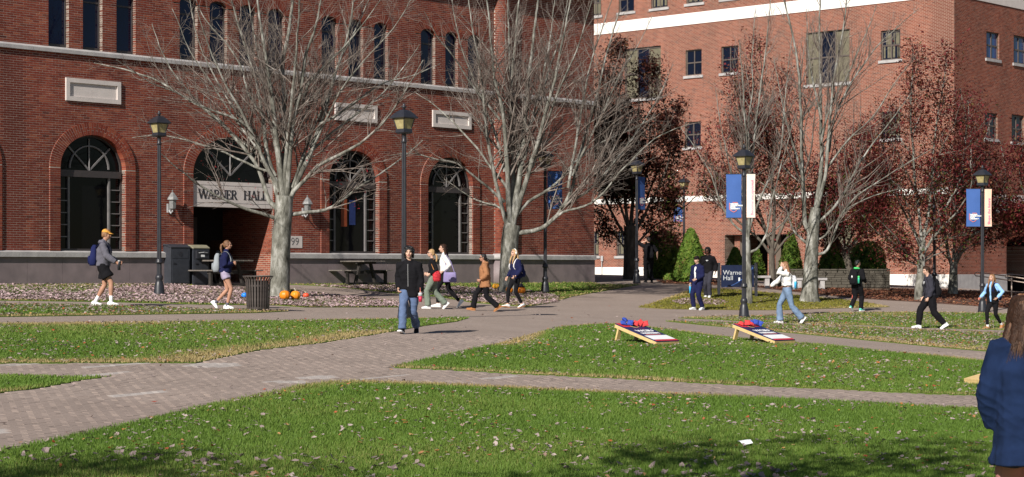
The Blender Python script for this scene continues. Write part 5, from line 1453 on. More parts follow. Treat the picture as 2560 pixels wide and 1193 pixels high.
# pumpkins and other harvest things at the two trees
def pumpkin(px, py, rpx, c, lab, tall=.85, stem=True, lobes=9, cat='pumpkin'):
    b = at(px, py); r = rpx*1.12*b.y/F; b.z += .035; t = empty('pumpkin', b, R.uniform(0, 6), lab, cat, 'painted and plain pumpkins round the tree trunks')
    m = MB(); rings = []
    for j in range(9):
        th = math.pi*(j+.3)/8.6; rr = math.sin(th)**.8; z = r*tall*(1-math.cos(th))*.98
        rings.append([(r*rr*(1-.07*abs(math.sin(lobes*a/2)))*math.cos(a), r*rr*(1-.07*abs(math.sin(lobes*a/2)))*math.sin(a), z-.01) for a in [2*math.pi*i/36 for i in range(36)]])
    m.loft(rings); m.build('shell', mat('pumpkin_skin', c, .45, .12, 9, spec=.4), t, True)
    if stem: m = MB(); m.tube([(0,0,r*tall*1.85),(.01,.01,r*tall*2.15),(.04,.02,r*tall*2.4)], [.03,.02,.022]); m.build('stem', M['bintop'], t)
pumpkin(712, 752, 12.5, (.75,.22,.012), 'large orange pumpkin nearest the stout tree trunk')
pumpkin(739, 752, 11.5, (.78,.26,.015), 'orange pumpkin with a pale stem, right of its bigger neighbour', .9)
pumpkin(729, 742, 11, (.06,.07,.018), 'dark green gourd lying behind the two orange pumpkins', .7, False)
pumpkin(765, 747, 7.5, (.75,.09,.04), 'small red gourd, rightmost of the row by the trunk', .75)
pumpkin(612, 748, 8, (.015,.20,.75), 'bright blue painted pumpkin half behind the litter bin', .8, False)
pumpkin(1240, 725, 8.5, (.72,.34,.03), 'yellow and orange painted pumpkin on top of the leaves by the second tree', .75)
pumpkin(1253, 731, 9, (.02,.022,.026), 'black painted pumpkin left of the second tree trunk', .7, False)
pumpkin(1273, 736, 9.5, (.75,.24,.012), 'orange pumpkin against the foot of the second tree', .85)
pumpkin(1303, 737, 10.5, (.72,.21,.012), 'orange pumpkin with a black hat, right of the second tree', .85, False)
b = at(1303, 737); t = empty('hat', b+Vector((0, 0, .26)), 0, 'small black cloth hat on an orange pumpkin', 'hat')
m = MB(); m.lathe([(.16,0),(.16,.012),(.08,.03),(.05,.09),(.0,.14)], 18); m.build('brim', mat('black_felt', (.015,.013,.02), .9), t, True)

# ------------------------------------------------------------------ bean-bag boards on the lawn
M['pine'] = mat('pale_pine', (.62,.44,.20), .6, .12, 18)
M['red'] = mat('red_paint', (.55,.03,.04), .5, .05, 5); M['bagred'] = mat('red_bag_cloth', (.62,.05,.055), .85, .12, 30, .3, 80); M['bagblue'] = mat('blue_bag_cloth', (.035,.07,.36), .85, .12, 30, .3, 80)
M['boardblue'] = mat('board_navy', (.018,.022,.085), .5, .06, 5)
def board(corner_px, ldir, lab, printed=True, bags=(), baglab=''):
    b = at(*corner_px); L, W, H = 1.2, .6, .28
    ly = Vector((*ldir, 0)).normalized(); rz = math.atan2(ly.y, ly.x)-math.pi/2      # local +Y runs from the low end up to the raised end
    t = empty('beanbag_board', b, rz, lab, 'beanbag board', 'beanbag boards on the middle lawn')
    sx = -1                                                                        # board spreads to local -X from the low corner
    gs = (g1(b.x+ly.x, b.y+ly.y)-g1(b.x, b.y)); tilt = math.atan2(H, L)
    Mx = Matrix.Translation((0, 0, .01)) @ Matrix.Rotation(math.atan(gs), 4, 'X') @ Matrix.Rotation(tilt, 4, 'X')
    def q(mb): return mb
    m = MB(); m.box((0, 0, .065), (W, L, .085), Mx); dk = m.build('deck', M['boardblue'] if printed else M['pine'], t)
    for nm, a, c in (('side_rail', (-.003, 0, 0), (.035, L, .064)), ('side_rail', (W-.035, 0, 0), (W+.003, L, .064)), ('end_rail', (.035, .0, 0), (W-.035, .035, .063)), ('end_rail', (.035, L-.035, 0), (W-.035, L, .063))):
        m = MB(); m.box(a, c, Mx); m.build(nm, M['pine'], t)
    for x in (.03, W-.07):
        p = Mx @ Vector((x+.02, L-.10, .03)); m = MB(); m.bar(p, (p.x, p.y+.10, -.02+gs*(p.y+.1)), .04, .09, (1, 0, 0)); m.build('leg', M['pine'], t)
    if printed:
        for y0, y1, mt in ((.012, .09, 'red'), (.10, .36, 'white'), (L-.26, L-.01, 'red')):
            m = MB(); m.box((.012, y0, .085), (W-.012, y1, .0875), Mx); m.build('stripe', M[mt], t)
        m = MB(); ring = []
        for k in range(25):
            a = 2*math.pi*k/24; ring.append([Mx @ Vector((W/2+r*math.cos(a), L-.22+r*math.sin(a), z)) for r, z in ((.076,.085),(.092,.085),(.092,.0895),(.076,.0895))])
        m.loft(ring); m.build('hole_rim', M['pine'], t)
        m = MB(); m.loft([[Mx @ Vector((W/2+.076*math.cos(2*math.pi*k/20), L-.22+.076*math.sin(2*math.pi*k/20), z)) for k in range(20)] for z in (.084, .0881)]); m.build('hole_disc', M['dark'], t)  # dark disc on the uncut deck stands in for the shaded opening
        for k, (wd, sz, yy) in enumerate((('WESTERN', .10, .50), ('WCSU', .15, .66))):
            me = text_mesh(wd, sz, .0015, .006); me.transform(Mx @ Matrix.Translation((W/2, yy, .0885))); link('lettering', me, t, M['white'])
        m = MB()
        for yy in (.42, .44): pass
        m.box((.10, .405, .085), (W-.10, .425, .0876), Mx); m.build('print_line', M['coral'], t)
    for i, (x, y, z, cm, rx, ry, bl) in enumerate(bags):
        cl = MB(); n = 8; V = []; S = .060
        for sg in (-1, 1):
            for j in range(n+1):
                for k in range(n+1):
                    u, v = 2*k/n-1, 2*j/n-1
                    hgt = .032*(max(0, (1-u*u)*(1-v*v)))**.45*(1+.25*math.sin(5*u+3*v+i)); pin = 1-.05*(1-v*v)*abs(u)**3
                    V.append((u*S*pin, v*S*(1-.05*(1-u*u)*abs(v)**3), sg*hgt))
        N = (n+1)**2; Q = []
        for j in range(n):
            for k in range(n):
                a = j*(n+1)+k; Q.append((N+a, N+a+1, N+a+n+2, N+a+n+1)); Q.append((a+n+1, a+n+2, a+1, a))
        me = mesh_np('beanbag', V, Q, smooth=True)
        wl_ = Matrix.Translation(b) @ Matrix.Rotation(rz, 4, 'Z')
        me.transform(Matrix.Rotation(R.uniform(0, 6), 4, 'Z')); me.transform(Matrix.Rotation(ry, 4, 'Y') @ Matrix.Rotation(rx, 4, 'X'))
        o = link('beanbag', me, None, M[cm]); o.location = wl_ @ (Mx @ Vector((x, y, .12+z)))
        tag(o, bl, 'bean bag', baglab)
ld = Vector((-.64, .77))
# low end nearest the viewer at the right: low corner = left end of the front edge
B1 = [(.10,1.08,.01,'bagblue',.5,.2,None),(.22,1.02,.03,'bagblue',.9,-.3,None),(.16,1.12,.06,'bagblue',.2,.6,None),(.36,1.0,.02,'bagred',.8,.2,None),(.46,.98,.04,'bagred',1.0,.3,None),(.54,.93,.03,'bagred',.9,-.4,None)]
def lab_bags(B, brd):
    out = []; ci = {}
    for (x, y, z, c, rx, ry, _) in B:
        k = ci.get(c, 0); ci[c] = k+1; colr = 'blue' if c == 'bagblue' else 'red'
        pos = sorted(b[0] for b in B if b[3] == c).index(x)
        out.append((x, y, z, c, rx, ry, '%s bean bag on the %s board, %s of its three' % (colr, brd, ('leftmost', 'middle', 'rightmost')[pos])))
    return out
board((1640,865), ld, 'beanbag board with blue bags at its left and red at its right', True, lab_bags(B1, 'left-hand'), 'bean bags piled on the left-hand board')
B2_ = [(.08,1.05,.01,'bagred',.5,.2,None),(.2,1.0,.04,'bagred',.9,-.3,None),(.28,.95,.02,'bagred',.2,.6,None),(.36,1.04,.03,'bagblue',.8,.2,None),(.45,1.0,.05,'bagblue',1.0,.3,None),(.54,.96,.03,'bagblue',.9,-.4,None)]
board((1936,862), ld, 'beanbag board with red bags at its left and blue at its right', True, lab_bags(B2_, 'right-hand'), 'bean bags piled on the right-hand board')
board((2412,962), Vector((.9, .43)), 'pale unpainted board end showing behind the person in the foreground', False)
V = [(-.07,-.1,.0),(.07,-.1,.02),(.08,.0,.05),(.07,.1,.03),(-.07,.1,.02),(-.08,0,.035)]
o = link('paper', mesh_np('paper', V, [(0,1,2,5),(5,2,3,4)], smooth=True), None, M['white']); o.location = at(1863, 1122)+Vector((0, 0, .05)); o.rotation_euler = (.1, -.05, .3); o.scale = (.7,)*3; tag(o, 'white scrap of paper lying on the front lawn', 'paper')

# ------------------------------------------------------------------ sign, stone wall, benches, handrail, shrubs
M['letter_grey'] = mat('letter_grey', (.50,.51,.54), .5, .05, 5)
t = empty('name_board', at(1797, 738), 0, 'dark blue Warner Hall board on a post at the edge of the yellowish lawn', 'sign'); sY = t.location.y; sc = F/sY
px2m = lambda p: (p-1797)/sc; pz = lambda p: (738-p)/sc
for x in (1797, 1890):
    m = MB(); m.box((px2m(x)-.05, -.05, -.1), (px2m(x)+.05, .05, pz(657))); m.build('post', M['black'], t)
m = MB(); m.box((px2m(1803), -.03, pz(718)), (px2m(1885), .03, pz(663))); pn = m.build('panel', M['navy_dark'], t)
for k, wd in enumerate(('Warner', 'Hall')):
    me = text_mesh(wd, .235, .002, 0, 'LEFT'); me.transform(Matrix.Translation((px2m(1807), -.035, pz(682+13.5*k))) @ Matrix.Rotation(math.pi/2, 4, 'X')); link('lettering', me, pn, M['letter_grey'])
m = MB(); pts = [(px2m(1812+70*u), -.036, pz(717-48*u**1.9)) for u in np.linspace(0, 1, 12)]; m.tube(pts, [.004+.03*u for u in np.linspace(0, 1, 12)], 4); m.build('swoosh', M['navy'], pn)
m = MB(); m.box((px2m(1846), -.036, pz(703)), (px2m(1850), -.031, pz(694))); m.build('emblem', M['white'], pn)
M['shaded_fieldstone'] = mat_rnd('shaded_fieldstone', [(0, (.09,.08,.065)), (.4, (.15,.13,.105)), (.8, (.21,.18,.145)), (1, (.30,.24,.13))], .9, .15, .6, 12)  # stone colours lowered overall to carry the shade on this wall
YW = 77.0
def atY(px, Y): x_ = (px-CX)*Y/F; return Vector((x_, Y, g1(x_, Y)))
a, b = atY(1938, YW), atY(2225, YW)
print('wall', at(1938, 712), a, HY-(a.z-CZ)*F/YW); L = (b-a).length; dr = (b-a).normalized()
t = empty('stone_wall', a, math.atan2(dr.y, dr.x), 'low dry-stone wall behind the stone benches and under the round shrubs', 'wall')
m = MB(); m.box((0, .06, -.2), (L, .42, .60)); m.build('core', M['soil'], t)
z = -.05; hh = []
while z < .56:
    h = R.uniform(.07, .13); x = R.uniform(-.1, 0)
    while x < L:
        w = R.uniform(.16, .42); m = MB(); j = [R.uniform(-.012, .012) for _ in range(8)]
        V = [(max(x,0)+.008+j[0], 0+j[1], z+.006), (min(x+w,L)-.008+j[2], 0+j[3], z+.006+j[0]*.5), (min(x+w,L)-.012, .12, z+.006), (max(x,0)+.012, .12, z+.006), (max(x,0)+.012+j[4], .0+j[5], z+h-.006+j[1]*.5), (min(x+w,L)-.012+j[6], 0+j[7], z+h-.006), (min(x+w,L)-.014, .12, z+h-.006), (max(x,0)+.014, .12, z+h-.006)]
        if min(x+w, L)-max(x, 0) > .08: m.add(V, [(0,3,2,1),(4,5,6,7),(0,1,5,4),(1,2,6,5),(2,3,7,6),(3,0,4,7)]); m.build('stone', M['shaded_fieldstone'], t)
        x += w
    z += h
x = 0
while x < L:
    w = R.uniform(.5, .8); m = MB(); m.box((x+.005, -.03, z+.004), (min(x+w, L), .46, z+.06)); m.build('cap_stone', M['shaded_fieldstone'], t); x += w
for pa, pb, py, lab in ((1985, 2066, 714, 'grey stone slab bench before the stone wall, behind the upright bare tree'), (1866, 1925, 713, 'grey stone slab bench in the shade left of the stone wall')):
    c = atY((pa+pb)/2, 75.8); w = (pb-pa)/F*c.y; t = empty('stone_bench', c, .04, lab, 'bench', 'grey stone slab benches')
    m = MB(); m.box((-w/2, -.2, .36), (w/2, .2, .45)); m.build('seat', M['stone'], t)
    for s_ in (-1, 1): m = MB(); m.box((s_*w*.36-.09, -.16, -.02), (s_*w*.36+.09, .16, .359)); m.build('leg', M['stone'], t)
M['rail'] = mat('tan_rail_paint', (.62,.50,.42), .45, .05, 4, spec=.4)
b0 = at(2529, 746); Yh = b0.y
t = empty('handrail', b0, 0, 'pale tan tubular handrail sloping beside the arched doorway on the right', 'handrail')
def hp(px, py, dy): return P3(px, py, Yh+dy)-b0
for nm, pts in (('top_rail', [(2441,681,5),(2452,682,4),(2529,692,0),(2562,697,-2),(2640,708,-4)]), ('lower_rail', [(2441,681,5),(2436,686,5),(2440,690,5),(2452,691,4),(2529,702,0),(2562,707,-2),(2640,717,-4)]), ('far_rail', [(2530,698,6),(2514,694,6),(2514,689,6),(2522,686,6),(2562,689,5),(2640,697,4)])):
    m = MB(); m.tube([hp(*p) for p in pts], .024, 8); m.build(nm, M['rail'], t, True)
for px, py, dy in ((2451,682,4), (2529,692,0), (2562,690,5), (2600,703,-3)):
    p = hp(px, py, dy); w_ = p+b0; m = MB(); m.tube([p, (p.x, p.y, g1(w_.x, w_.y)-b0.z-.05)], .024, 8); m.build('rail_post', M['rail'], t, True)

M['yew'] = mat_rnd('yew_needles', [(0, (.035,.075,.012)), (.4, (.08,.15,.018)), (.75, (.13,.20,.026)), (.95, (.19,.22,.045)), (1, (.14,.09,.03))], .7, .25, 0, trans=.2)
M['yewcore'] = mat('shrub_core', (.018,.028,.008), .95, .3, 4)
def shrub(px, py, w_px, h_px, Y, lab, shape=1.0, n=9000, seed=1, dark=False):
    X = (px-CX)*Y/F; z0 = g1(X, Y); zt = CZ+(HY-(py-h_px))*Y/F; H = zt-z0; Rw = w_px*Y/F/2; r = np.random.default_rng(seed)
    t = empty('shrub', (X, Y, z0), 0, lab, 'shrub', 'clipped evergreen shrubs by the buildings')
    v = r.uniform(0, 1, n); prof = np.sqrt(np.clip(1-np.abs(2*v**shape*.93-.78)**2.2/1.35, .02, 1)) if shape == 1 else np.clip((1-v)**.72+.06, .03, 1)*np.where(v < .12, .75+2*v, 1)
    th = r.uniform(0, 6.283, n); lump = 1+.13*np.sin(5*th+9*v+seed)*np.sin(13*v+2*th)+.06*np.sin(11*th-17*v)
    rad = Rw*prof*lump*(1-.13*r.random(n)**2); P = np.stack([rad*np.cos(th), rad*np.sin(th), H*v*.985], -1)
    S = .05; k = n; nrm = np.stack([np.cos(th), np.sin(th), .5*np.ones(n)], -1)+r.normal(0, .35, (n, 3)); nrm /= np.linalg.norm(nrm, axis=1)[:, None]
    a = np.cross(nrm, r.normal(0, 1, (n, 3))); a /= np.linalg.norm(a, axis=1)[:, None]; bq = np.cross(nrm, a)
    L = S*r.uniform(.8, 1.8, n)[:, None]; wv = a*S*.55
    V = np.stack([P-wv, P+wv, P+bq*L*1.3+nrm*L*.45+a*S*.2, P+bq*L*1.1+nrm*L*.25-a*S*.5], 1).reshape(-1, 3)
    tag(link('foliage', mesh_np('foliage', V, np.arange(4*n).reshape(-1, 4), rnd=np.clip(.5+.5*(lump-1)/.16*.6+r.normal(0, .18, n), 0, .999)), t, M['yew']), kind='stuff')
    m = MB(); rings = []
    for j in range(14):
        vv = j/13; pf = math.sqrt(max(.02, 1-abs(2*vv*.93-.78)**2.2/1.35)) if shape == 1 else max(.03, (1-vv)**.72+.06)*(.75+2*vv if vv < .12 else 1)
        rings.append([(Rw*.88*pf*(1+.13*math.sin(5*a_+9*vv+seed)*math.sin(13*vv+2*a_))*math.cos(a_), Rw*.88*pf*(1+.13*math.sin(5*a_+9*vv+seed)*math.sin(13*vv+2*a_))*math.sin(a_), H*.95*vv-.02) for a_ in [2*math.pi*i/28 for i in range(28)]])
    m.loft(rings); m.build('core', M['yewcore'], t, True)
shrub(1655, 705, 88, 126, 82, 'big rounded dark shrub in full shade behind the person with a black backpack', 1, 9000, 1)
shrub(1727, 706, 92, 134, 77, 'sunlit conical green shrub between the shaded shrub and the porch', 2, 11000, 2)
shrub(1673, 708, 22, 20, 79, 'small low shrub at the foot of the conical green shrub', 1, 1500, 3)
shrub(1977, 690, 66, 110, 85, 'sunlit pointed green shrub left of the upright bare tree, above the stone wall', 2, 8000, 4)
shrub(2080, 690, 84, 92, 85, 'sunlit rounded green shrub right of the upright bare tree, above the stone wall', 2, 8000, 5)
shrub(2168, 700, 92, 96, 86, 'shaded broad shrub behind the person with the green-hooded backpack', 1, 9000, 6)
shrub(1838, 712, 62, 92, 86, 'dark shrub in the porch shadow behind the Warner Hall board', 2, 5000, 7)
shrub(1893, 708, 44, 84, 86, 'narrow dark shrub in the porch shadow right of the slender tree', 2, 4000, 8)
treeD2 = None
# wall box with a conduit on the paler building
t = empty('wall_box', tuple(B2.W(B2.u(1507), .09, B2.z(1507, 690))), 0, 'small grey meter box on a pipe against the pale building', 'meter box')
m = MB(); h_ = B2.z(1507, 642)-B2.z(1507, 690); m.tube([(0,0,0),(0,0,h_)], .025, 8); m.build('pipe', M['grey_metal'], t)
m = MB(); m.box((-.06,-.06,h_-.25),(.06,.05,h_+.05)); m.build('box', M['grey_metal'], t)
# trees standing left of and behind the viewer: their shade reaches the front of the lawn
def shade_tree(x, y, seed, hgt, rad, lab, n):
    r = np.random.default_rng(seed); t = empty('evergreen_tree', (x, y, g1(x, y)), 0, lab, 'tree', 'trees behind the viewpoint')
    m = MB(); m.tube([(0,0,-.1),(.05,0,2),(.0,.05,hgt*.8)], [.28,.22,.06], 10); m.build('trunk', M['bark_dark'], t, True)
    c = r.normal(0, 1, (n//30, 3)); c /= np.linalg.norm(c, axis=1)[:, None]; c = c*(r.random(len(c))**.4)[:, None]*[rad, rad, hgt*.3]+[0, 0, hgt*.72]
    c = np.repeat(c, 30, 0)+r.normal(0, .28, (len(c)*30, 3)); k = len(c)
    V = leaf_verts(r, k, np.full(k, .16), .4); ax = r.uniform(0, 6.28, k)
    V = np.stack([V[..., 0]*np.cos(ax)[:, None]-V[..., 2]*np.sin(ax)[:, None], V[..., 1], V[..., 0]*np.sin(ax)[:, None]+V[..., 2]*np.cos(ax)[:, None]], -1)+c[:, None]
    T = (np.arange(k)[:, None, None]*7+np.array([(0,1,2),(0,2,3),(0,3,4),(0,4,5)])[None]).reshape(-1, 3)
    tag(link('foliage', mesh_np('foliage', V.reshape(-1, 3), None, T, rnd=np.repeat(r.random(k), 4)), t, M['leaf_rust']), kind='stuff')

shade_tree(-8.2, 3.8, 61, 8.0, 2.6, 'russet tree standing left of the viewpoint', 3600)
shade_tree(-2.6, 6.0, 62, 8.5, 2.2, 'russet tree standing close by, left of the viewpoint', 3000)
# ------------------------------------------------------------------ people
def fabric(name, c, var=.10, rough=.9, bump=.35, scale=6, bscale=140):
    return mat(name, c, rough, var, scale, bump, bscale, spec=.15)
SKIN = {'light': mat('skin_light', (.56,.34,.25), .55, .08, 8, spec=.3), 'tan': mat('skin_tan', (.40,.21,.14), .55, .08, 8, spec=.3), 'brown': mat('skin_brown', (.12,.06,.04), .55, .08, 8, spec=.3)}
EYE = mat('eye_dark', (.02,.015,.012), .3, .1, 5); LIP = mat('lip', (.38,.12,.11), .5, .08, 5); BROW = mat('brow', (.06,.04,.03), .8, .1, 5)
M['hair_black'] = mat('black_hair', (.012,.010,.010), .45, .4, 40, .5, 90, spec=.4); M['hair_brown'] = mat('brown_hair', (.032,.015,.009), .5, .35, 40, .5, 90, spec=.15)
M['hair_blond'] = mat('blond_hair', (.42,.26,.12), .45, .3, 40, .5, 90, spec=.4); M['hair_auburn'] = mat('light_brown_hair', (.24,.12,.055), .45, .35, 40, .5, 90, spec=.4)
def frame(t, ref=(0, 1, 0)):
    t = Vector(t).normalized(); a = Vector(ref)-t*Vector(ref).dot(t)
    if a.length < .05: a = Vector((1, 0, 0))-t*t.x
    a.normalize(); b = t.cross(a); return a, b
def limb_loft(mb, P, Rr, n=12, ref=(0, 1, 0), flat=(False, False), se=1.0):
    """rounded tube along joints; Rr radii or (depth, width)"""
    P = [Vector(p) for p in P]; rings = []
    for k, p in enumerate(P):
        t = (P[min(k+1, len(P)-1)]-P[max(k-1, 0)]); a, b = frame(t, ref); r = Rr[k]; r = (r, r) if not isinstance(r, tuple) else r
        rings.append((p, a, b, r, t.normalized()))
    out = []
    p, a, b, r, t = rings[0]
    for f, g in (((.55, .02), (.93, .012)) if flat[0] else ((.35, .9), (.8, .5))): out.append([p-t*min(r)*g+(a*r[0]*math.copysign(abs(math.cos(2*math.pi*i/n))**se, math.cos(2*math.pi*i/n))+b*r[1]*math.copysign(abs(math.sin(2*math.pi*i/n))**se, math.sin(2*math.pi*i/n)))*f for i in range(n)])
    pw_ = lambda v: math.copysign(abs(v)**se, v)
    for (p, a, b, r, t) in rings: out.append([p+a*r[0]*pw_(math.cos(2*math.pi*i/n))+b*r[1]*pw_(math.sin(2*math.pi*i/n)) for i in range(n)])
    p, a, b, r, t = rings[-1]
    for f, g in (((.93, .012), (.55, .02)) if flat[1] else ((.8, .5), (.35, .9))): out.append([p+t*min(r)*g+(a*r[0]*math.cos(2*math.pi*i/n)+b*r[1]*math.sin(2*math.pi*i/n))*f for i in range(n)])
    mb.loft(out)
def ik(a, c, l1, l2, hint):
    a, c = Vector(a), Vector(c); d = c-a; L = min(d.length, (l1+l2)*.999); u = d.normalized()
    x = (l1*l1-l2*l2+L*L)/(2*L); h = math.sqrt(max(0, l1*l1-x*x)); hn = Vector(hint)-u*Vector(hint).dot(u); hn.normalize()
    return a+u*x+hn*h, a+u*L
REMESH = []
def skinned(mb, name, m, parent, voxel, smooth=4, fold=0.0, seed=0, zones=None, fscale=1.0):
    me = mb.mesh(name); o = link(name, me, parent, m)
    md = o.modifiers.new('r', 'REMESH'); md.mode = 'VOXEL'; md.voxel_size = voxel; md.use_smooth_shade = True
    sm = o.modifiers.new('s', 'SMOOTH'); sm.factor = .5; sm.iterations = smooth
    REMESH.append((o, fold, seed, zones, fscale)); return o
def bake_people():
    dg = bpy.context.evaluated_depsgraph_get()
    for o, fold, seed, zones, fs in REMESH:
        me = bpy.data.meshes.new_from_object(o.evaluated_get(dg)); old = o.data
        o.modifiers.clear(); n = len(me.vertices); V = np.empty(n*3, np.float32); me.vertices.foreach_get('co', V); V = V.reshape(-1, 3)
        mats = list(old.materials); o.data = me; me.materials.clear()
        for mm in mats: me.materials.append(mm)
        bpy.data.meshes.remove(old)
        me.polygons.foreach_set('use_smooth', np.ones(len(me.polygons), bool))
        if fold:
            N = np.empty(n*3, np.float32); me.vertices.foreach_get('normal', N); N = N.reshape(-1, 3); r = np.random.default_rng(seed); h = np.zeros(n)
            for k in range(7):
                d = r.normal(0, 1, 3)*[1, 1, 1.6]; f = r.uniform(9, 30)*fs; q = V @ (d/np.linalg.norm(d)); w = V @ r.normal(0, 1, 3)
                h += (1-np.abs(np.sin(q*f+2.2*np.sin(w*7+k)+r.uniform(0, 6))))**1.5/ (1+k*.25)
            V2 = V+N*((h-1.3)*fold)[:, None]; me.vertices.foreach_set('co', V2.astype(np.float32).ravel())
        if zones:
            m_ = len(me.polygons); C = np.empty(m_*3, np.float32); me.polygons.foreach_get('center', C); mi = zones(C.reshape(-1, 3)); me.polygons.foreach_set('material_index', np.asarray(mi, np.int32))
        me.update()

class Person:
    """built facing +Y, x to the person's right, 1.75 m tall, then scaled"""
    def __init__(s, label, loc, heading, H, skin='light', fem=False, build=1.0, lean=.03, feet=((.30, -10), (-.33, 40)), arms=None, head=(0, 0), seed=1, voxel=.0125, wide=.09, twist=0.0):
        s.root = empty('person', loc, heading, label, 'person', None, H/1.75); s.fem, s.bd, s.seed, s.vx = fem, build, seed, voxel; s.skin = SKIN[skin]; s.H = H
        s.loc, s.heading = loc, heading
        # feet: (left, right) as (forward offset, pitch); ankle height follows from the pitch so that the sole touches the ground
        s.ank, s.pit = [], []
        for sg, (y, p) in zip((-1, 1), feet):
            pr = math.radians(p); z = .088*math.cos(pr)+(.135*math.sin(pr) if p > 0 else .07*math.sin(-pr)); s.ank.append(Vector((sg*wide, y, z))); s.pit.append(pr)
        zh = min(.93, min(a.z+math.sqrt(.865**2-a.y**2) for a in s.ank)); s.zh = zh; s.lean = lean
        s.hip = [Vector((sg*.088, 0, zh-.02)) for sg in (-1, 1)]
        s.knee = []
        for i in range(2):
            k, a = ik(s.hip[i], s.ank[i], .435, .435, (0, 1, 0)); s.knee.append(k); s.ank[i] = a
        up = zh-.93; s.dz = up
        s.chest = Vector((0, lean*.6, 1.27+up)); sw = .158 if fem else .178; s.neck = Vector((0, lean, 1.465+up)); tw = twist
        s.sh = [Vector((sg*sw*math.cos(tw), lean*.9+sg*sw*math.sin(tw), 1.392+up)) for sg in (-1, 1)]
        s.hd = Vector((0, lean+.035+.06*math.sin(head[1]), 1.628+up)); s.HM = Matrix.Translation(s.hd) @ Matrix.Rotation(head[0], 4, 'Z') @ Matrix.Rotation(-head[1], 4, 'X')
        arms = arms or {}
        s.elb, s.wri, s.hand = [], [], []
        for i, sg in enumerate((-1, 1)):
            a = arms.get('LR'[i], {}); tgt = Vector(a.get('to', (sg*.25, .02, .86)))+Vector((0, lean*.5, up)); hint = a.get('hint', (sg*.35, -1, -.1))
            e, w = ik(s.sh[i], tgt, .285, .25, hint); s.elb.append(e); s.wri.append(w)
            s.hand.append((a.get('dir'), a.get('palm'), a.get('curl', .5)))
        s.body()
    def hm(s, x, y, z): return s.HM @ Vector((x, y, z))
    def body(s):
        m = MB(); b = s.bd; f = s.fem; up = s.dz
        w = (.150, .128, .150, .150) if f else (.150, .138, .165, .165); d = (.108, .090, .110, .095) if f else (.105, .100, .118, .10)
        limb_loft(m, [(0, -.005, s.zh-.06), (0, 0, s.zh+.02), (0, s.lean*.3, 1.08+up), s.chest, (0, s.lean*.9, 1.40+up)], [(d[0]*b, w[0]*b), (d[0]*b, w[0]*b*1.03), (d[1]*b, w[1]*b), (d[2]*b, w[2]*b), (d[3]*b*.75, w[3]*.74)], 16)
        for i, sg in enumerate((-1, 1)):
            h, k, a = s.hip[i], s.knee[i], s.ank[i]
            limb_loft(m, [h+Vector((0, 0, .03)), h.lerp(k, .3), h.lerp(k, .75), k, k.lerp(a, .3), k.lerp(a, .75), a], [.088*b, .082*b, .062*b, .056*b, .057*b, .040, .036], 12)
            limb_loft(m, [a, a+Matrix.Rotation(-s.pit[i], 3, 'X') @ Vector((0, .06, -.045)), a+Matrix.Rotation(-s.pit[i], 3, 'X') @ Vector((0, .14, -.062))], [.034, (.026, .036), (.016, .036)], 10)
            sh, e, w_ = s.sh[i], s.elb[i], s.wri[i]; q = .86 if f else 1.0
            limb_loft(m, [sh*.75+Vector((0, sh.y*.25, sh.z*.25-.005)), sh, sh.lerp(e, .4), e, e.lerp(w_, .35), w_], [.05*q, .056*q, .047*q, .039*q, .038*q, .026*q], 12)
            # hand: palm, four fingers, thumb
            fd = (w_-e).normalized(); hd_, pn, cu = s.hand[i]
            fd = Vector(hd_).normalized() if hd_ else fd
            pn = Vector(pn) if pn else Vector((-sg, .25, 0)); pn = (pn-fd*pn.dot(fd)).normalized(); sd = fd.cross(pn)     # palm normal and finger-spread axis
            if sd.y*1.0 < 0 and not hd_: sd = -sd
            kn = w_+fd*.085
            limb_loft(m, [w_, w_+fd*.04, kn], [(.017, .026), (.017, .038), (.014, .040)], 10, ref=pn)
            for j, (o, L) in enumerate(((.032, .068), (.011, .076), (-.011, .070), (-.032, .055))):
                p0 = kn+sd*o-fd*.012; c1, c2 = cu*.7, cu*1.5
                d1_ = fd*math.cos(c1)+pn*math.sin(c1); d2_ = fd*math.cos(c2)+pn*math.sin(c2)
                limb_loft(m, [p0, p0+d1_*L*.55, p0+d1_*L*.55+d2_*L*.5], [.0105, .0098, .0085], 8)
            th = w_+fd*.025+sd*.034; td = (fd*.72+sd*.6+pn*.35).normalized(); limb_loft(m, [th-sd*.012, th+td*.035, th+td*.035+(td*.8+fd*.4).normalized()*.03], [.013, .0115, .0095], 8)
        limb_loft(m, [s.neck-Vector((0, .01, .05)), s.neck.lerp(s.hd, .45), s.hm(0, -.012, -.03)], [.060 if not f else .052, .052 if not f else .045, .052], 12)
        H3 = s.HM.to_3x3()
        m.ell(s.hm(0, -.008, .022), (.074, .094, .092), H3, 16, 10); m.ell(s.hm(0, .022, -.035), (.056, .066, .070), H3, 14, 9); m.ell(s.hm(0, .055, -.078), (.030, .026, .026), H3, 10, 7)
        limb_loft(m, [s.hm(0, .082, .025), s.hm(0, .094, .0), s.hm(0, .104, -.018)], [.012, .013, .016], 8); m.ell(s.hm(0, .080, .034), (.055, .018, .014), H3, 12, 7)
        for sg in (-1, 1): m.ell(s.hm(sg*.076, -.006, -.002), (.012, .022, .032), H3, 8, 7); m.ell(s.hm(sg*.038, .064, -.018), (.024, .022, .02), H3, 8, 6)
        m.ell(s.hm(0, .083, -.052), (.026, .014, .012), H3, 10, 6)
        inv = s.HM.inverted(); A3 = np.array(inv.to_3x3()); t3 = np.array(inv.translation)
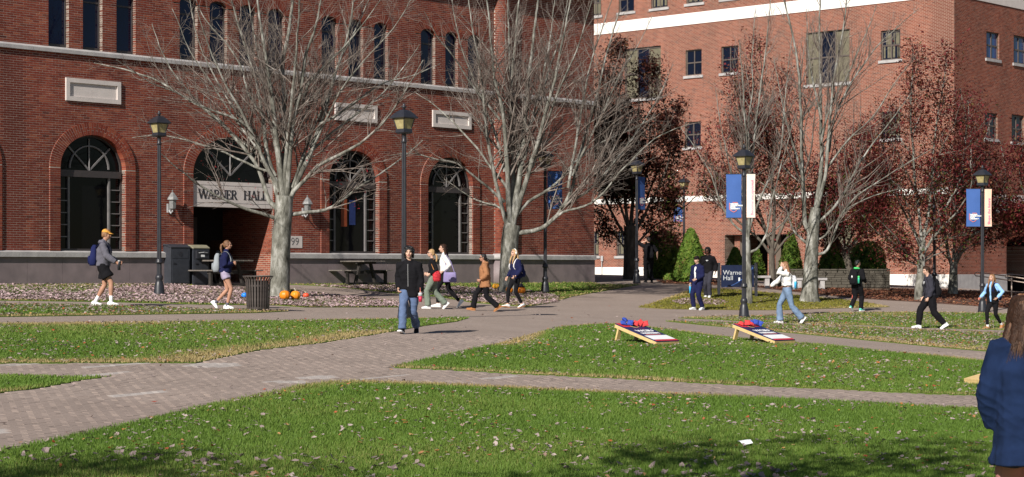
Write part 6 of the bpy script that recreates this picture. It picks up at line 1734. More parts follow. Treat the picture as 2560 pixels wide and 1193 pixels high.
        def zones(C):
            q = C @ A3.T+t3; x, y, z = q.T; mi = np.zeros(len(C), int); fr = y > .055
            mi[fr & (np.abs(np.abs(x)-.033) < .015) & (np.abs(z-.013) < .008)] = 1
            mi[fr & (np.abs(np.abs(x)-.034) < .020) & (np.abs(z-.036) < .006)] = 3
            mi[fr & (np.abs(x) < .026) & (np.abs(z+.054) < .008)] = 2
            return mi
        s.bo = skinned(m, 'body', [s.skin, EYE, LIP, BROW], s.root, s.vx, 3, zones=zones); s.bo
    # clothes -----------------------------------------------------------------
    def top(s, m, name='sweater', hem=.86, infl=.018, sleeve=1.0, fold=.006, flare=0.0, collar=True, neckr=.075, zip_=None, hood=False, cuff=.0, voxel=None):
        b = s.bd; f = s.fem; up = s.dz; g = MB(); I = infl
        w = (.152, .130, .152, .150) if f else (.152, .142, .167, .165); d = (.110, .092, .112, .095) if f else (.108, .102, .12, .10)
        hz = hem+up; P = [(0, -.004, hz), (0, 0, min(s.zh+.03, hz+.12)), (0, s.lean*.3, 1.09+up), s.chest, (0, s.lean*.9, 1.385+up), (0, s.lean*.95, 1.44+up)]
        if hem > 1.0: P = [(0, s.lean*.25, hz), (0, s.lean*.35, hz+.04), (0, s.lean*.4, hz+.09), s.chest, P[4], P[5]]
        limb_loft(g, P, [((d[0]+I+flare)*b, (w[0]+I+flare)*b), ((d[0]+I)*b, (w[0]+I)*b), ((d[1]+I*1.3)*b, (w[1]+I*1.3)*b), ((d[2]+I)*b, (w[2]+I)*b), ((d[3]+I)*.85, (w[3]+I)*.80), (.070, .085)], 18, flat=(True, False), se=.72)
        for i in range(2):
            sh, e, w_ = s.sh[i], s.elb[i], s.wri[i]; q = .9 if f else 1.0
            if sleeve > 0:
                end = e.lerp(w_, (sleeve-.5)*2) if sleeve > .5 else sh.lerp(e, sleeve*2)
                pts = [sh*.72+Vector((0, sh.y*.28, sh.z*.28)), sh+Vector((0, 0, .004)), sh.lerp(e, .45)]; rr = [.062*q+I*.5, .062*q+I*.8, .052*q+I*.9]
                if sleeve > .5: pts += [e, e.lerp(end, .5), end-(w_-e).normalized()*.012]; rr += [.046*q+I*.9, .042*q+I*.9, .034*q+I*.6+cuff]
                else: pts[2] = end
                limb_loft(g, pts, rr, 12, flat=(False, True))
        if collar: limb_loft(g, [s.neck+Vector((0, -.012, -.03)), s.neck+Vector((0, -.004, .022))], [neckr, neckr*.93], 14)
        if hood:
            limb_loft(g, [s.neck+Vector((-.09, -.02, .0)), s.neck+Vector((-.05, -.085, .01)), s.neck+Vector((0, -.105, .0)), s.neck+Vector((.05, -.085, .01)), s.neck+Vector((.09, -.02, .0))], [.032, .042, .05, .042, .032], 10)
        o = skinned(g, name, m, s.root, voxel or .018, 3, fold, s.seed+3); return o
    def bottom(s, m, name='trousers', length=1.0, infl=.014, flare=0.0, fold=.005, top=None, hemflare=None):
        b = s.bd; f = s.fem; g = MB(); I = infl; up = s.dz; w = .152; d = .110
        zt = top if top is not None else s.zh+.10
        limb_loft(g, [(0, -.006, s.zh-.09), (0, -.002, s.zh), (0, s.lean*.2, zt)], [((d+I)*b*.9, (w+I)*b*.95), ((d+I)*b, (w+I)*b), ((d-.004+I)*b, (w-.008+I)*b)], 18, flat=(False, True))
        for i in range(2):
            h, k, a = s.hip[i], s.knee[i], s.ank[i]
            if length <= .5:
                e = h.lerp(k, length*2); pts = [h+Vector((0, 0, .04)), h.lerp(k, length), e]; rr = [.098*b+I, .092*b+I*1.2, .086*b+I*1.5+flare]
            else:
                e = k.lerp(a, (length-.5)*2); pts = [h+Vector((0, 0, .03)), h.lerp(k, .35), h.lerp(k, .8), k, k.lerp(e, .35), k.lerp(e, .8), e]; rr = [.092*b+I, .085*b+I, .064*b+I, .059*b+I, .057*b+I+flare*.3, .044+I+flare*.8, .042+I+flare]
            limb_loft(g, pts, rr, 14, flat=(False, True))
        return skinned(g, name, m, s.root, .018, 3, fold, s.seed+7)
    def shoes(s, m, sole=None, high=.0, name='shoe'):
        for i in range(2):
            a = s.ank[i]; Rm = Matrix.Rotation(-s.pit[i], 3, 'X'); out = (-1, 1)[i]*.12; Rm = Rm @ Matrix.Rotation(-out, 3, 'Z'); g = MB(); rings = []; S = []
            for y, wd, z0, z1 in ((-.088,.020,-.066,-.02), (-.07,.034,-.07,.012+high), (-.03,.040,-.07,.022+high), (.02,.042,-.07,.018+high*.6), (.06,.044,-.07,-.008), (.11,.048,-.07,-.026), (.155,.044,-.068,-.038), (.182,.026,-.064,-.048)):
                ring = []
                for k in range(12):
                    c, sn = math.cos(2*math.pi*k/12), math.sin(2*math.pi*k/12); x = wd*math.copysign(abs(c)**.75, c); z = (z0+z1)/2+(z1-z0)/2*math.copysign(abs(sn)**.75, sn); ring.append(a+Rm @ Vector((x, y, z)))
                rings.append(ring)
            g.loft(rings); o = g.build(name, m, s.root, True)
            g = MB(); rings = [[a+Rm @ Vector((x*wd, y, z)) for x, z in ((-1.05, -.088), (1.05, -.088), (1.08, -.062), (-1.08, -.062))] for y, wd in ((-.095, .022), (-.07, .037), (0, .041), (.07, .045), (.12, .049), (.16, .044), (.188, .024))]
            g.loft(rings); g.build('sole', sole or M['white'], o)
    def socks(s, m, h=.12):
        for i in range(2):
            g = MB(); k, a = s.knee[i], s.ank[i]; u = (k-a).normalized(); limb_loft(g, [a-u*.02, a+u*h*.5, a+u*h], [.042, .042, .046], 12); g.build('sock', m, s.root, True)
    def hair(s, kind, m):
        g = MB(); H3 = s.HM.to_3x3(); e = lambda c, r, n=14: g.ell(s.hm(*c), r, H3, n, 9)
        e((0, -.024, .040), (.084, .094, .090)); e((0, -.05, -.005), (.078, .066, .075))
        for sg in (-1, 1): e((sg*.062, -.012, .02), (.022, .05, .05))
        if kind == 'short': e((0, .045, .092), (.055, .045, .028)); e((.02, .01, .115), (.05, .06, .024))
        if kind == 'shag':
            r = random.Random(s.seed)
            for _ in range(34):
                t = r.uniform(-.5, 1.3); a = r.uniform(-2.6, 2.6) if t > .45 else r.uniform(-1.75, 1.75); e((.085*math.sin(a)*math.cos(t), -.022-.088*math.cos(a)*math.cos(t), .035+.09*math.sin(t)), (.034, .034, .032), 8)
            for x in (-.06, -.03, 0, .03, .06): e((x, .062, .075-abs(x)*.5), (.022, .024, .024), 8)
            for sg in (-1, 1): e((sg*.088, -.012, -.01), (.022, .035, .05), 8); e((sg*.075, -.04, -.07), (.028, .035, .04), 8)
        if kind in ('pony', 'lowpony'):
            z = .035 if kind == 'pony' else -.03; e((0, -.118, z), (.022, .022, .024), 10)
            limb_loft(g, [s.hm(0, -.115, z), s.hm(0, -.16, z-.03), s.hm(.0, -.175, z-.11), s.hm(.01, -.16, z-.19), s.hm(.01, -.145, z-.26)], [.020, .030, .032, .024, .008], 10)
        if kind in ('long', 'longfront', 'longback'):
            L = .30
            for x in (-.075, -.045, 0, .045, .075):
                bk = -.085+abs(x)*.55
                if kind == 'longfront' and abs(x) > .05:
                    limb_loft(g, [s.hm(x*1.05, .0, .03), s.hm(x*1.12, .02, -.06), s.hm(x*1.05, .06, -.15), s.hm(x*.95, .10, -.24), s.hm(x*.8, .115, -.33)], [.022, .028, .03, .024, .008], 10)
                else:
                    limb_loft(g, [s.hm(x, bk, .03), s.hm(x*1.05, bk-.02, -.06), s.hm(x*1.15, bk-.03, -.15), s.hm(x*1.2, bk-.045, -.24), s.hm(x*1.1, bk-.04, -.30 if kind != 'longback' else -.36)], [.034, .038, .038, .032, .012], 10)
            e((0, .03, .098), (.06, .05, .02))
        return skinned(g, 'hair', m, s.root, .0115, 2, .004, s.seed+9, fscale=3)
    def cap(s, m, back=None):
        g = MB(); H3 = s.HM.to_3x3(); rings = []
        for j in range(7):
            t = j/6*math.pi/2; rings.append([s.hm(.087*math.cos(t)*math.cos(a), -.012+.105*math.cos(t)*math.sin(a), .052+.085*math.sin(t)) for a in [2*math.pi*i/20 for i in range(20)]])
        g.loft(rings); o = g.build('cap', m, s.root, True)
        g = MB(); rings = []
        for j in range(6):
            x = -.07+.028*j; ext = .075*math.sqrt(max(0, 1-(x/.085)**2)); y0 = -.012+.105*math.sqrt(max(0, 1-(x/.087)**2))-.01
            rings.append([s.hm(x, y0, .055), s.hm(x, y0+ext, .040-abs(x)*.12), s.hm(x, y0+ext, .047-abs(x)*.12), s.hm(x, y0, .063)])
        g.loft(rings); g.build('visor', m, o, True)
    def headphones(s, m):
        g = MB(); g.tube([s.hm(.09*math.sin(a), -.012, .025+.105*math.cos(a)) for a in np.linspace(-1.7, 1.7, 14)], .010, 8); o = g.build('headphones', m, s.root, True)
        for sg in (-1, 1): g = MB(); g.ell(s.hm(sg*.09, -.008, .0), (.018, .034, .042), s.HM.to_3x3(), 12, 8); g.build('ear_cup', m, o, True)
    def glasses(s, m):
        g = MB()
        for sg in (-1, 1): g.box((sg*.034-.024, .094, .0), (sg*.034+.024, .102, .030), s.HM); g.bar(s.hm(sg*.06, .095, .02), s.hm(sg*.078, .0, .015), .005, .007)
        g.build('glasses', m, s.root)
    def thing(s, name, label, cat, group=None): return empty(name, s.loc, s.heading, label, cat, group, s.H/1.75)
    def backpack(s, m, label, size=(.15, .09, .22), z=1.20, bottle=None, straps=None, sw_=1.0, name='backpack', logo=None):
        t = s.thing(name, label, 'backpack', 'backpacks on shoulders'); up = s.dz; g = MB(); rings = []; cy = -.15-size[1]*.75+s.lean*.6
        for k in range(9):
            v = k/8; zz = z+up-size[2]+2*size[2]*v; sc_ = (.78+.22*math.sin(math.pi*min(1, v*1.4+.12)))*(1 if v < .75 else 1-.5*((v-.75)/.25)**2)
            ring = []
            for i in range(18):
                a = 2*math.pi*i/18; c, sn = math.cos(a), math.sin(a); ring.append((size[0]*sc_*math.copysign(abs(c)**.6, c), cy+size[1]*sc_*(1.1 if sn < 0 else .8)*math.copysign(abs(sn)**.6, sn)+.02*v, zz))
            rings.append(ring)
        g.loft(rings); g.build('bag', m, t, True)
        g = MB(); rings = [[(size[0]*.7*f_*c, cy-size[1]*1.05-d_*size[1]*.45, z+up-size[2]*.45+size[2]*.42*f_*sn) for c, sn in [(math.copysign(abs(math.cos(2*math.pi*i/14))**.6, math.cos(2*math.pi*i/14)), math.copysign(abs(math.sin(2*math.pi*i/14))**.6, math.sin(2*math.pi*i/14))) for i in range(14)]] for f_, d_ in ((1, -.25), (1, .3), (.8, .5))]
        g.loft(rings); g.build('pocket', m, t, True)
        for sg in (-1, 1):
            sh = s.sh[0 if sg < 0 else 1]; g = MB(); x = sg*.095
            pts = [(x, cy+size[1]*.6, z+up+size[2]*.75), (x*1.05, sh.y-.05, sh.z+.062), (x*1.1, sh.y+.04, sh.z+.05), (x*1.15, s.chest.y+.142, 1.28+up), (x*1.35, s.chest.y+.11, 1.15+up), (x*1.5, cy+size[1]*.7, 1.03+up)]
            Q = spline(pts, .05); rings = []
            for k in range(len(Q)):
                p = Vector(Q[k]); rings.append([p+Vector((w_, n_*0, 0))+Vector((0, n_, n_*.5)) for w_, n_ in ((-.026*sw_, -.008), (.026*sw_, -.008), (.026*sw_, .010), (-.026*sw_, .010))])
            g.loft(rings); g.build('strap', straps or m, t)
        if logo: logo(t, cy-size[1]*1.2, z+up, size)
        if bottle:
            sg, mm, mc = bottle; b = empty('bottle', s.loc, s.heading, None, 'bottle', None, s.H/1.75); g = MB(); g.lathe([(.034,0),(.036,.16),(.03,.19)], 14, (sg*(size[0]+.02), cy, z+up-size[2]*.8)); g.build('flask', mm, b, True)
            g = MB(); g.lathe([(.03,.19),(.034,.195),(.034,.24),(.02,.255)], 14, (sg*(size[0]+.02), cy, z+up-size[2]*.8)); g.build('cap', mc, b, True); return t, b
        return t, None
def walk(fwd, back, front='L', pf=-12, pb=38):
    a, b = (fwd, pf), (-back, pb); return (a, b) if front == 'L' else (b, a)
D = math.radians
M['hair_light'] = mat('chestnut_hair', (.16,.075,.035), .45, .35, 40, .5, 90, spec=.4)
M['denim'] = fabric('blue_denim', (.095,.135,.235), .25, .9, .3, 5); M['denim_light'] = fabric('light_denim', (.15,.215,.325), .22, .9, .3, 5)
M['blackcloth'] = fabric('black_cloth', (.008,.0075,.0095)); M['navycloth'] = fabric('navy_cloth', (.011,.013,.052)); M['greycloth'] = fabric('grey_fleece', (.115,.11,.135)); M['charcoal'] = fabric('charcoal_sweatshirt', (.036,.035,.048))
M['tancoat'] = fabric('camel_fleece', (.31,.145,.07), .12, .95, .6, 12, 90); M['greenpants'] = fabric('sage_trousers', (.165,.195,.155)); M['whitecloth'] = fabric('white_knit', (.74,.72,.70), .04)
M['lilac'] = fabric('lilac_shorts', (.34,.29,.40)); M['skyfleece'] = fabric('sky_blue_fleece', (.28,.50,.82), .06); M['greypack'] = fabric('grey_pack', (.26,.28,.30)); M['navypack'] = fabric('navy_pack', (.012,.016,.07))
M['mustard'] = fabric('mustard_cap', (.62,.30,.06)); M['teal'] = fabric('teal_shoe', (.12,.60,.46)); M['tanshoe'] = fabric('tan_suede', (.42,.19,.075)); M['greenhood'] = fabric('green_lining', (.08,.55,.16))
M['purplebag'] = fabric('lavender_bag', (.24,.20,.37)); M['redbag'] = fabric('red_print_bag', (.42,.03,.04), .5, .8, .2, 22); M['peach_cloth'] = fabric('coral_flash', (.75,.16,.12)); M['clearbag'] = fabric('pale_pack', (.52,.52,.55))
M['bluebottle'] = mat('blue_bottle', (.05,.40,.72), .3, .05, 5, spec=.5); M['greenbottle'] = mat('green_bottle', (.05,.45,.30), .3, .05, 5, spec=.5); M['drink'] = mat('red_drink', (.50,.03,.07), .25, .1, 5, spec=.5)
M['sock'] = fabric('white_sock', (.78,.76,.78), .03); M['whiteshoe'] = fabric('white_shoe', (.78,.78,.78), .05, .6, .1)
M['pinkpants'] = fabric('dusty_pink_trousers', (.46,.20,.185)); M['navyjacket'] = fabric('navy_canvas_jacket', (.009,.020,.060), .2, .9, .5, 9, 260)
def stand(px, py, hpx):
    g = at(px, py); return g, hpx*g.y/F
# 1 cap and shorts, walking right
g, H = stand(258, 765, 191)
p = Person('person in a grey hoodie, black shorts and mustard cap walking right', g, D(-90), H, 'tan', build=1.06, feet=walk(.20, .20, 'R', -2, 4), arms={'R': dict(to=(.22,.33,1.00), hint=(.4,-1,-.3), curl=1.1), 'L': dict(to=(-.22,.28,1.0), curl=1.0)}, seed=11, head=(0, .15))
p.top(M['greycloth'], 'hoodie', .90, .036, hood=True); p.bottom(M['blackcloth'], 'shorts', .33, .02, .03); p.socks(M['sock'], .14); p.shoes(M['whiteshoe']); p.hair('short', M['hair_auburn']); p.cap(M['mustard'])
p.backpack(M['navypack'], 'navy backpack on the person in the mustard cap', (.16, .10, .24), 1.16)
b = p.thing('bottle', 'black drinking bottle held by the person in black shorts', 'bottle'); w = p.wri[1]; mb = MB(); mb.lathe([(.034,-.19),(.036,-.02),(.03,.0)], 14, (w.x-.02, w.y+.06, w.z+.01)); mb.build('flask', M['black'], b, True); mb = MB(); mb.lathe([(.03,0),(.03,.035)], 12, (w.x-.02, w.y+.06, w.z+.01)); mb.build('cap', M['grey_metal'], b, True)
# 2 ponytail woman, walking right
g, H = stand(563, 772, 171)
p = Person('person with a ponytail, navy sweater and lilac shorts walking right', g, D(-90), H, 'tan', True, feet=walk(.06, .26, 'R', 0, 48), arms={'R': dict(to=(.06,.19,1.17), hint=(.8,-1,-.6), curl=.9), 'L': dict(to=(-.06,.19,1.15), hint=(-.8,-1,-.6), curl=.9)}, seed=12)
p.top(M['navycloth'], 'sweater', .92, .042); p.bottom(M['lilac'], 'shorts', .17, .016, .015); p.socks(M['greycloth'], .05); p.shoes(M['whiteshoe']); p.hair('pony', M['hair_light'])
p.backpack(M['greypack'], 'grey backpack on the person in lilac shorts', (.15, .10, .24), 1.18)
# 3 front figure in black jacket
g, H = stand(1024, 835, 223)
p = Person('person in a black zip jacket and blue jeans walking towards the viewer', g, D(172), H, 'light', feet=walk(.36, .30, 'R', -16, 30), wide=.075, arms={'R': dict(to=(.20,.09,.93), hint=(.35,-1,0), curl=1.0), 'L': dict(to=(-.235,.06,.87), hint=(-.25,-1,0), curl=1.1)}, seed=13, voxel=.010, head=(.12, 0), build=1.02)
p.top(M['blackcloth'], 'jacket', .77, .034, flare=.012, hood=True, fold=.008); p.bottom(M['denim'], 'jeans', 1.0, .016, .026, .007); p.shoes(M['blackcloth']); p.hair('shag', M['hair_black']); p.headphones(M['black'])
mb = MB(); mb.tube([p.chest+Vector((0, .160, .14)), p.chest+Vector((0, .156, -.02)), p.chest+Vector((0, .140, -.30))], .004, 6); mb.build('zip', M['grey_metal'], p.root)
b = p.thing('drink_cup', 'clear cup of red drink with an orange straw in a hand', 'cup'); w = p.wri[0]; c = (w.x-.005, w.y+.055, w.z-.14)
mb = MB(); mb.lathe([(.030,-.06),(.040,.05)], 16, c); mb.build('drink', M['drink'], b, True); mb = MB(); mb.lathe([(.0402,.05),(.043,.10),(.043,.11),(.02,.125)], 16, c); mb.build('cup_top', M['clearbag'], b, True); mb = MB(); mb.tube([(c[0],c[1],c[2]+.10),(c[0]+.005,c[1],c[2]+.22)], .005, 6); mb.build('straw', M['coral'], b)
# 4 blond woman in green trousers and 5 her companion
g, H = stand(1083, 772, 149)
p = Person('person with blond hair and sunglasses in a black top and sage trousers walking left', g, D(97), H, 'light', True, feet=walk(.16, .36, 'L', -3, 46), arms={'L': dict(to=(-.20,.10,1.02), curl=.8), 'R': dict(to=(.2,.14,1.04))}, seed=14)
p.top(M['blackcloth'], 'knit_top', .98, .016, collar=False); p.bottom(M['greenpants'], 'trousers', 1.0, .022, .035); p.shoes(M['whiteshoe']); p.hair('lowpony', M['hair_blond']); p.glasses(M['black'])
b = p.thing('shoulder_bag', 'red patterned shoulder bag carried by the person in sage trousers', 'bag'); up = p.dz
mb = MB(); mb.loft([[(-.19+.09*f*c-.02, -.09+.12*f*sn, z+up) for c, sn in [(math.cos(2*math.pi*i/14), math.sin(2*math.pi*i/14)) for i in range(14)]] for z, f in ((.80,.75),(.84,1.0),(1.0,1.05),(1.10,.7),(1.13,.4))]); mb.build('bag', M['redbag'], b, True)
mb = MB(); mb.tube([(-.19,-.14,1.1+up),(-.17,-.06,1.3+up),(-.13,-.0,1.47+up),(-.17,.06,1.3+up),(-.19,-.02,1.1+up)], .012, 6); mb.build('strap', M['tanshoe'], b)
g, H = stand(1113, 768, 158)
p = Person('person in a white top and black leggings walking left, behind the one in sage trousers', g, D(92), H, 'light', True, feet=walk(.20, .40, 'L', -4, 46), arms={'L': dict(to=(-.2,.05,1.0)), 'R': dict(to=(.2,.1,1.0))}, seed=15)
p.top(M['whitecloth'], 'knit_top', 1.0, .03); p.bottom(M['blackcloth'], 'leggings', .97, .006, 0, .003); p.shoes(M['whiteshoe']); p.hair('long', M['hair_brown'])
b = p.thing('handbag', 'lavender handbag hanging behind the person in the white top', 'bag'); up = p.dz
mb = MB(); mb.loft([[(-.26+.06*f*c, -.13+.19*f*sn, z+up) for c, sn in [(math.copysign(abs(math.cos(2*math.pi*i/16))**.6, math.cos(2*math.pi*i/16)), math.copysign(abs(math.sin(2*math.pi*i/16))**.6, math.sin(2*math.pi*i/16))) for i in range(16)]] for z, f in ((.70,.92),(.72,1.0),(.90,.93),(.97,.85))]); mb.build('bag', M['purplebag'], b, True)
mb = MB(); mb.tube([(-.26,-.26,.95+up),(-.22,-.16,1.25+up),(-.14,-.02,1.47+up),(-.22,.0,1.25+up),(-.26,-.0,.95+up)], .010, 6); mb.build('strap', M['purplebag'], b)
# 6 camel coat
g, H = stand(1213, 778, 147)
p = Person('person in a camel fleece coat and black trousers striding left, hands in pockets', g, D(93), H, 'tan', True, feet=walk(.36, .36, 'R', -12, 34), arms={'L': dict(to=(-.20,.13,.98), hint=(-.5,-1,0), curl=1.0), 'R': dict(to=(.2,.13,.98), hint=(.5,-1,0), curl=1.0)}, seed=16, head=(0, .05))
p.top(M['tancoat'], 'coat', .75, .055, hood=True, flare=.012, fold=.008); p.bottom(M['blackcloth'], 'trousers', 1.0, .02, .03); p.shoes(M['tanshoe'], M['tanshoe'], .02, 'boot'); p.hair('lowpony', M['hair_black']); p.glasses(M['black'])
# 7 headphones and long blond hair
g, H = stand(1290, 770, 147)
p = Person('person with white headphones and long blond hair in a navy sweater and black leggings', g, D(125), H, 'light', True, feet=walk(.24, .16, 'R', -10, 12), arms={'R': dict(to=(.30,.08,.92), curl=.5), 'L': dict(to=(-.22,.16,.95), curl=.8)}, seed=17)
p.top(M['navycloth'], 'sweater', .88, .03); p.bottom(M['blackcloth'], 'leggings', .95, .006, 0, .003); p.shoes(M['whiteshoe'], M['tanshoe']); p.hair('longfront', M['hair_blond']); p.headphones(M['white'])
p.backpack(M['navypack'], 'navy backpack with white straps on the person in headphones', (.14, .08, .2), 1.12, straps=M['sock'], sw_=.55)
b = p.thing('phone', 'black phone in the hand of the person with white headphones', 'phone'); w = p.wri[0]; mb = MB(); mb.box((w.x-.035, w.y+.05, w.z-.12), (w.x+.035, w.y+.06, w.z+.02)); mb.build('case', M['black'], b)
# 8 far figure walking away
g, H = stand(1622, 707, 114)
p = Person('person all in black walking away through the shade, hand at the face', g, D(8), H, 'light', feet=walk(.12, .14, 'L', 0, 10), arms={'L': dict(to=(-.10,.13,1.58), hint=(-1,.2,-.6), dir=(.2,.1,1), curl=.9), 'R': dict(to=(.34,.02,.98), curl=.5)}, seed=18, head=(.5, .1))
p.top(M['blackcloth'], 'shirt', .86, .028, .5); p.bottom(M['blackcloth'], 'trousers', 1.0, .026, .02); p.shoes(M['blackcloth'], M['black']); p.hair('short', M['hair_black']); p.backpack(M['blackcloth'], 'black backpack on the person walking away in the shade', (.16, .10, .25), 1.16)
# 9 navy tracksuit, 10 hooded one behind
g, H = stand(1745, 775, 134)
p = Person('person in a black cap and open navy tracksuit holding a blue bottle', g, D(135), H, 'light', feet=walk(.10, .12, 'R', -4, 6), arms={'R': dict(to=(.30,.0,.88), curl=1.0), 'L': dict(to=(-.12,.22,1.0), hint=(-.7,-1,0), curl=.9)}, seed=19)
p.top(M['navycloth'], 'hoodie', .90, .032, hood=True); p.bottom(M['navycloth'], 'joggers', .98, .024, .01, .008); p.shoes(M['whiteshoe']); p.hair('short', M['hair_brown']); p.cap(M['blackcloth'])
mb = MB(); limb_loft(mb, [p.chest+Vector((0, .088, .10)), p.chest+Vector((0, .105, -.05)), p.chest+Vector((0, .085, -.28))], [(.05, .05), (.055, .052), (.05, .045)], 12); mb.build('shirt', M['whitecloth'], p.root, True)
b = p.thing('bottle', 'blue bottle hanging from the hand of the person in the navy tracksuit', 'bottle'); w = p.wri[1]; mb = MB(); mb.lathe([(.034,-.34),(.036,-.12),(.028,-.10)], 14, (w.x, w.y+.02, w.z)); mb.build('flask', M['bluebottle'], b, True); mb = MB(); mb.tube([(w.x, w.y+.02, w.z-.10),(w.x, w.y+.02, w.z-.04)], .012, 8); mb.build('loop', M['bluebottle'], b)
g, H = stand(1770, 745, 126)
p = Person('person in a dark hood and black sweatshirt half hidden behind the navy tracksuit', g, D(160), H, 'brown', feet=walk(.12, .12, 'L', -4, 8), arms={'R': dict(to=(.26,.05,.92)), 'L': dict(to=(-.28,.05,.92))}, seed=20)
p.top(M['blackcloth'], 'hoodie', .86, .038, hood=True); p.bottom(M['charcoal'], 'trousers', 1.0, .024, .015); p.shoes(M['whiteshoe']); p.hair('shag', M['blackcloth']); p.backpack(M['blackcloth'], 'black backpack on the hooded person', (.16, .09, .24), 1.18)
mb = MB(); limb_loft(mb, [p.chest+Vector((-.07, .128, .0)), p.chest+Vector((.0, .140, .0)), p.chest+Vector((.07, .128, .0))], [(.05, .012)]*3, 10, (0, 0, 1)); mb.build('print', M['grey_metal'], p.root, True)
# 11 white top and jeans
g, H = stand(1968, 809, 155)
p = Person('person in a cropped white top and flared blue jeans walking left, shading the face', g, D(95), H, 'light', True, feet=walk(.18, .40, 'R', -2, 50), arms={'L': dict(to=(-.06,.15,1.60), hint=(-.6,.2,-1), dir=(.15,-.1,1), curl=.4), 'R': dict(to=(.18,.46,1.02), hint=(.3,-.3,-1), curl=.8)}, seed=21, head=(0, .1))
p.top(M['whitecloth'], 'cropped_top', 1.07, .03); p.bottom(M['denim_light'], 'jeans', 1.0, .018, .045, .006); p.shoes(M['whiteshoe']); p.hair('long', M['hair_auburn'])
t, b = p.backpack(M['clearbag'], 'pale see-through backpack on the person in the cropped white top', (.13, .09, .2), 1.16, (-1, M['bluebottle'], M['white'])); b['label'] = 'blue bottle in the side pocket of the pale backpack'
b = p.thing('phone', 'black phone held low by the person in the cropped white top', 'phone'); w = p.wri[1]; mb = MB(); mb.box((w.x-.06, w.y+.03, w.z-.06), (w.x-.045, w.y+.17, w.z+.02)); mb.build('case', M['black'], b)
# 12 green-lined hood, walking away to the right
g, H = stand(2142, 778, 127)
p = Person('person in black with a green-lined hood and teal shoes walking away to the right', g, D(-38), H, 'tan', feet=walk(.14, .24, 'R', -2, 32), arms={'L': dict(to=(-.22,.2,1.0)), 'R': dict(to=(.22,.2,1.0))}, seed=22, head=(-.5, 0))
p.top(M['blackcloth'], 'hoodie', .86, .034); p.bottom(M['blackcloth'], 'trousers', 1.0, .026, .012); p.shoes(M['teal']); p.hair('short', M['hair_black'])
mb = MB(); limb_loft(mb, [p.neck+Vector((-.09, -.03, .0)), p.neck+Vector((-.05, -.09, .015)), p.neck+Vector((0, -.11, .01)), p.neck+Vector((.05, -.09, .015)), p.neck+Vector((.09, -.03, .0))], [.03, .036, .04, .036, .03], 10); mb.build('hood', M['greenhood'], p.root, True)
def lg(t, y, z, sz):
    m_ = MB(); m_.add([(-.03,y-.02,z+.02),(.03,y-.02,z+.02),(0,y-.02,z+.08),(-.03,y-.03,z+.02),(.03,y-.03,z+.02),(0,y-.03,z+.08)], [(0,1,4,3),(1,2,5,4),(2,0,3,5)], [(0,2,1),(3,4,5)]); m_.box((-.03,y-.03,z-.01),(.03,y-.02,z+.0)); m_.build('logo', M['white'], t)
t, b = p.backpack(M['blackcloth'], 'black backpack with a white triangle mark, on the person with the green hood', (.16, .10, .25), 1.16, (1, M['greenbottle'], M['greenhood']), logo=lg); b['label'] = 'green bottle in the side of the black backpack'
mb = MB(); limb_loft(mb, [p.knee[0]+Vector((-.075, -.01, .12)), p.knee[0]+Vector((-.085, -.05, -.05)), p.knee[0]+Vector((-.095, -.1, -.2))], [(.03, .012), (.03, .01), (.012, .008)], 8); mb.build('side_flash', M['peach_cloth'], p.root, True)
# 13 charcoal sweatshirt
g, H = stand(2325, 822, 158)
p = Person('person in a charcoal sweatshirt and black trousers striding left', g, D(93), H, 'light', feet=walk(.30, .38, 'R', -6, 28), arms={'L': dict(to=(-.20,.08,.88), hint=(-.3,-1,0), curl=.9), 'R': dict(to=(.19,.10,.90), hint=(.3,-1,0))}, seed=23, head=(.1, .22), lean=.05)
p.top(M['charcoal'], 'sweatshirt', .86, .04, fold=.008); p.bottom(M['blackcloth'], 'trousers', .98, .038, .004, .008); p.socks(M['sock'], .06); p.shoes(M['whiteshoe']); p.hair('short', M['hair_brown'])
p.backpack(M['blackcloth'], 'black backpack on the person in the charcoal sweatshirt', (.15, .09, .24), 1.16)
mb = MB(); limb_loft(mb, [p.chest+Vector((-.09, .133, .02)), p.chest+Vector((.0, .158, .02)), p.chest+Vector((.09, .133, .02))], [(.045, .012)]*3, 10, (0, 0, 1)); mb.build('print', M['grey_metal'], p.root, True)
# 14 sky-blue fleece
g, H = stand(2483, 824, 139)
p = Person('person in a black vest over a sky-blue fleece, beside the lamp post', g, D(128), H, 'light', True, feet=walk(.16, .30, 'R', -4, 40), arms={'R': dict(to=(.36,.16,1.0), hint=(.6,-.6,-.5), curl=.7), 'L': dict(to=(-.23,.08,1.0), hint=(-.9,-.8,0), curl=.9)}, seed=24)
p.top(M['skyfleece'], 'fleece', .88, .026, neckr=.082); p.bottom(M['blackcloth'], 'leggings', .94, .006, 0, .003); p.socks(M['sock'], .07); p.shoes(M['tanshoe'], M['tanshoe'], name='clog'); p.hair('longfront', M['hair_auburn'])
gb = MB(); up = p.dz
for sg in (-1, 1): limb_loft(gb, [(sg*.085, .012, .87+up), (sg*.08, .02, 1.08+up), (sg*.085, .03, 1.27+up), (sg*.085, .03, 1.40+up)], [(.156, .10), (.144, .088), (.160, .094), (.12, .06)], 14)
skinned(gb, 'vest', M['blackcloth'], p.root, .015, 3, .006, 5)
p.backpack(M['navypack'], 'dark backpack worn by the person in the sky-blue fleece', (.15, .09, .22), 1.14)
mb = MB(); w = p.wri[1]; b = p.thing('card', 'small red card in the hand of the person in the sky-blue fleece', 'card'); mb.box((w.x-.02, w.y+.07, w.z-.06), (w.x+.03, w.y+.075, w.z-.01)); mb.build('sheet', M['bagred'], b)
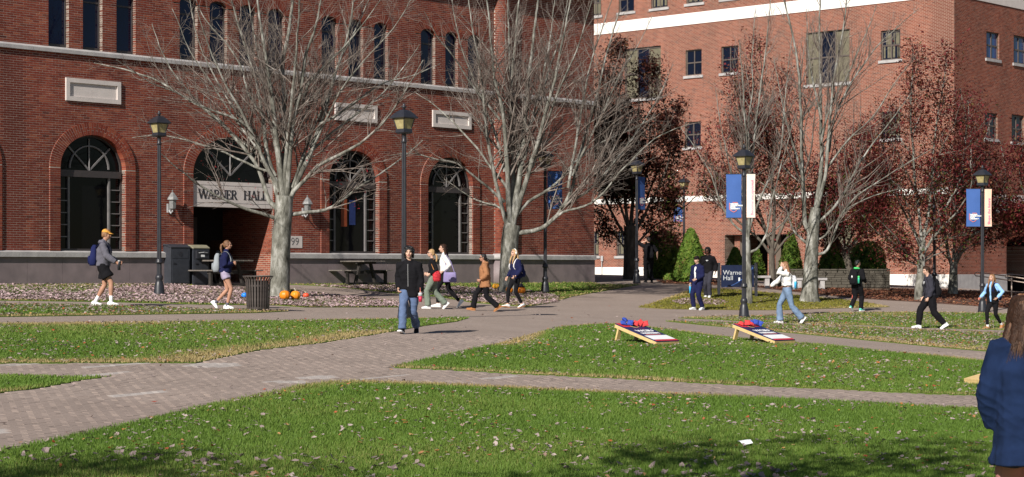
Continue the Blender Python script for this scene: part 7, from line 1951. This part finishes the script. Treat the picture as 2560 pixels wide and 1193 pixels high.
# 15 foreground figure seen from behind
s_ = 430.0; X = (2572-CX)/s_; Y = F/s_
p = Person('person with straight brown hair and a navy jacket seen from behind', Vector((X, Y, g1(X, Y))), D(4), 1.60, 'light', True, 1.05, feet=((0, 0), (.02, 0)), arms={'L': dict(to=(-.17,.10,.89), hint=(-1,-.35,0), curl=1.0), 'R': dict(to=(.17,.10,.89), hint=(1,-.35,0), curl=1.0)}, seed=25, voxel=.010)
p.top(M['navyjacket'], 'jacket', .665, .056, fold=.008, flare=.03, neckr=.085, voxel=.010, cuff=.01); p.bottom(M['pinkpants'], 'trousers', 1.0, .022, .02, .005); p.shoes(M['whiteshoe'])
mb = MB()
mb.tube([(.17*math.sin(a)*1.14, -.130*math.cos(a)*1.19-.004, .70) for a in np.linspace(-1.35, 1.35, 24)], .0022, 4); mb.build('hem_seam', fabric('seam_thread', (.10,.06,.06)), p.root)
g = MB(); H3 = p.HM.to_3x3(); g.ell(p.hm(0, -.02, .035), (.088, .10, .092), H3, 18, 12)
for k in range(13):
    a = -2.0+4.0*k/12; x, y = math.sin(a), -math.cos(a); q = 1+.12*math.sin(k*2.3)
    limb_loft(g, [p.hm(.062*x, -.01+.07*y, .08), p.hm(.084*x, -.015+.096*y, .0), p.hm(.098*x*q, -.02+.112*y, -.10), p.hm(.122*x*q, -.03+.125*y, -.19), p.hm(.142*x*q, -.03+.135*y, -.298-.016*math.cos(k*1.7))], [.036, .036, .034, .031, .018], 10)
hr = skinned(g, 'hair', M['hair_brown'], p.root, .008, 3, .003, 31, fscale=2)
T = Tubes(); r = np.random.default_rng(8)
for k in range(1500):
    a = r.uniform(-2.05, 2.05); x, y = math.sin(a), -math.cos(a); j = r.normal(0, 1, 6); o_ = 1.12+.10*r.random()
    P = [p.hm((.03+.02*j[0]*.2)*x*o_, -.02+.04*y, .122), p.hm(.078*x*o_, -.015+.09*y*o_, .07), p.hm(.092*x*o_, -.018+.105*y*o_, -.03), p.hm((.108+.004*j[1])*x*o_, -.022+(.118+.003*j[2])*y*o_, -.12), p.hm((.130+.008*j[3])*x*o_, -.03+(.130+.005*j[4])*y*o_, -.21), p.hm((.152+.018*j[3])*x*o_, -.03+(.140+.010*j[4])*y*o_, -.315+.02*j[5])]
    T.add(spline(P, .05), np.linspace(.0021, .0008, len(spline(P, .05))), 3, float(np.clip(.45+.3*math.sin(a*9+1)*.6+.22*j[0], 0, .999)))
M['strand'] = mat_rnd('hair_strand', [(0, (.02,.010,.006)), (.5, (.075,.034,.017)), (1, (.20,.098,.05))], .42, .3, 0)
o = link('hair_strands', T.mesh('hair_strands'), p.root, M['strand']); tag(o, kind='stuff')
bake_people()
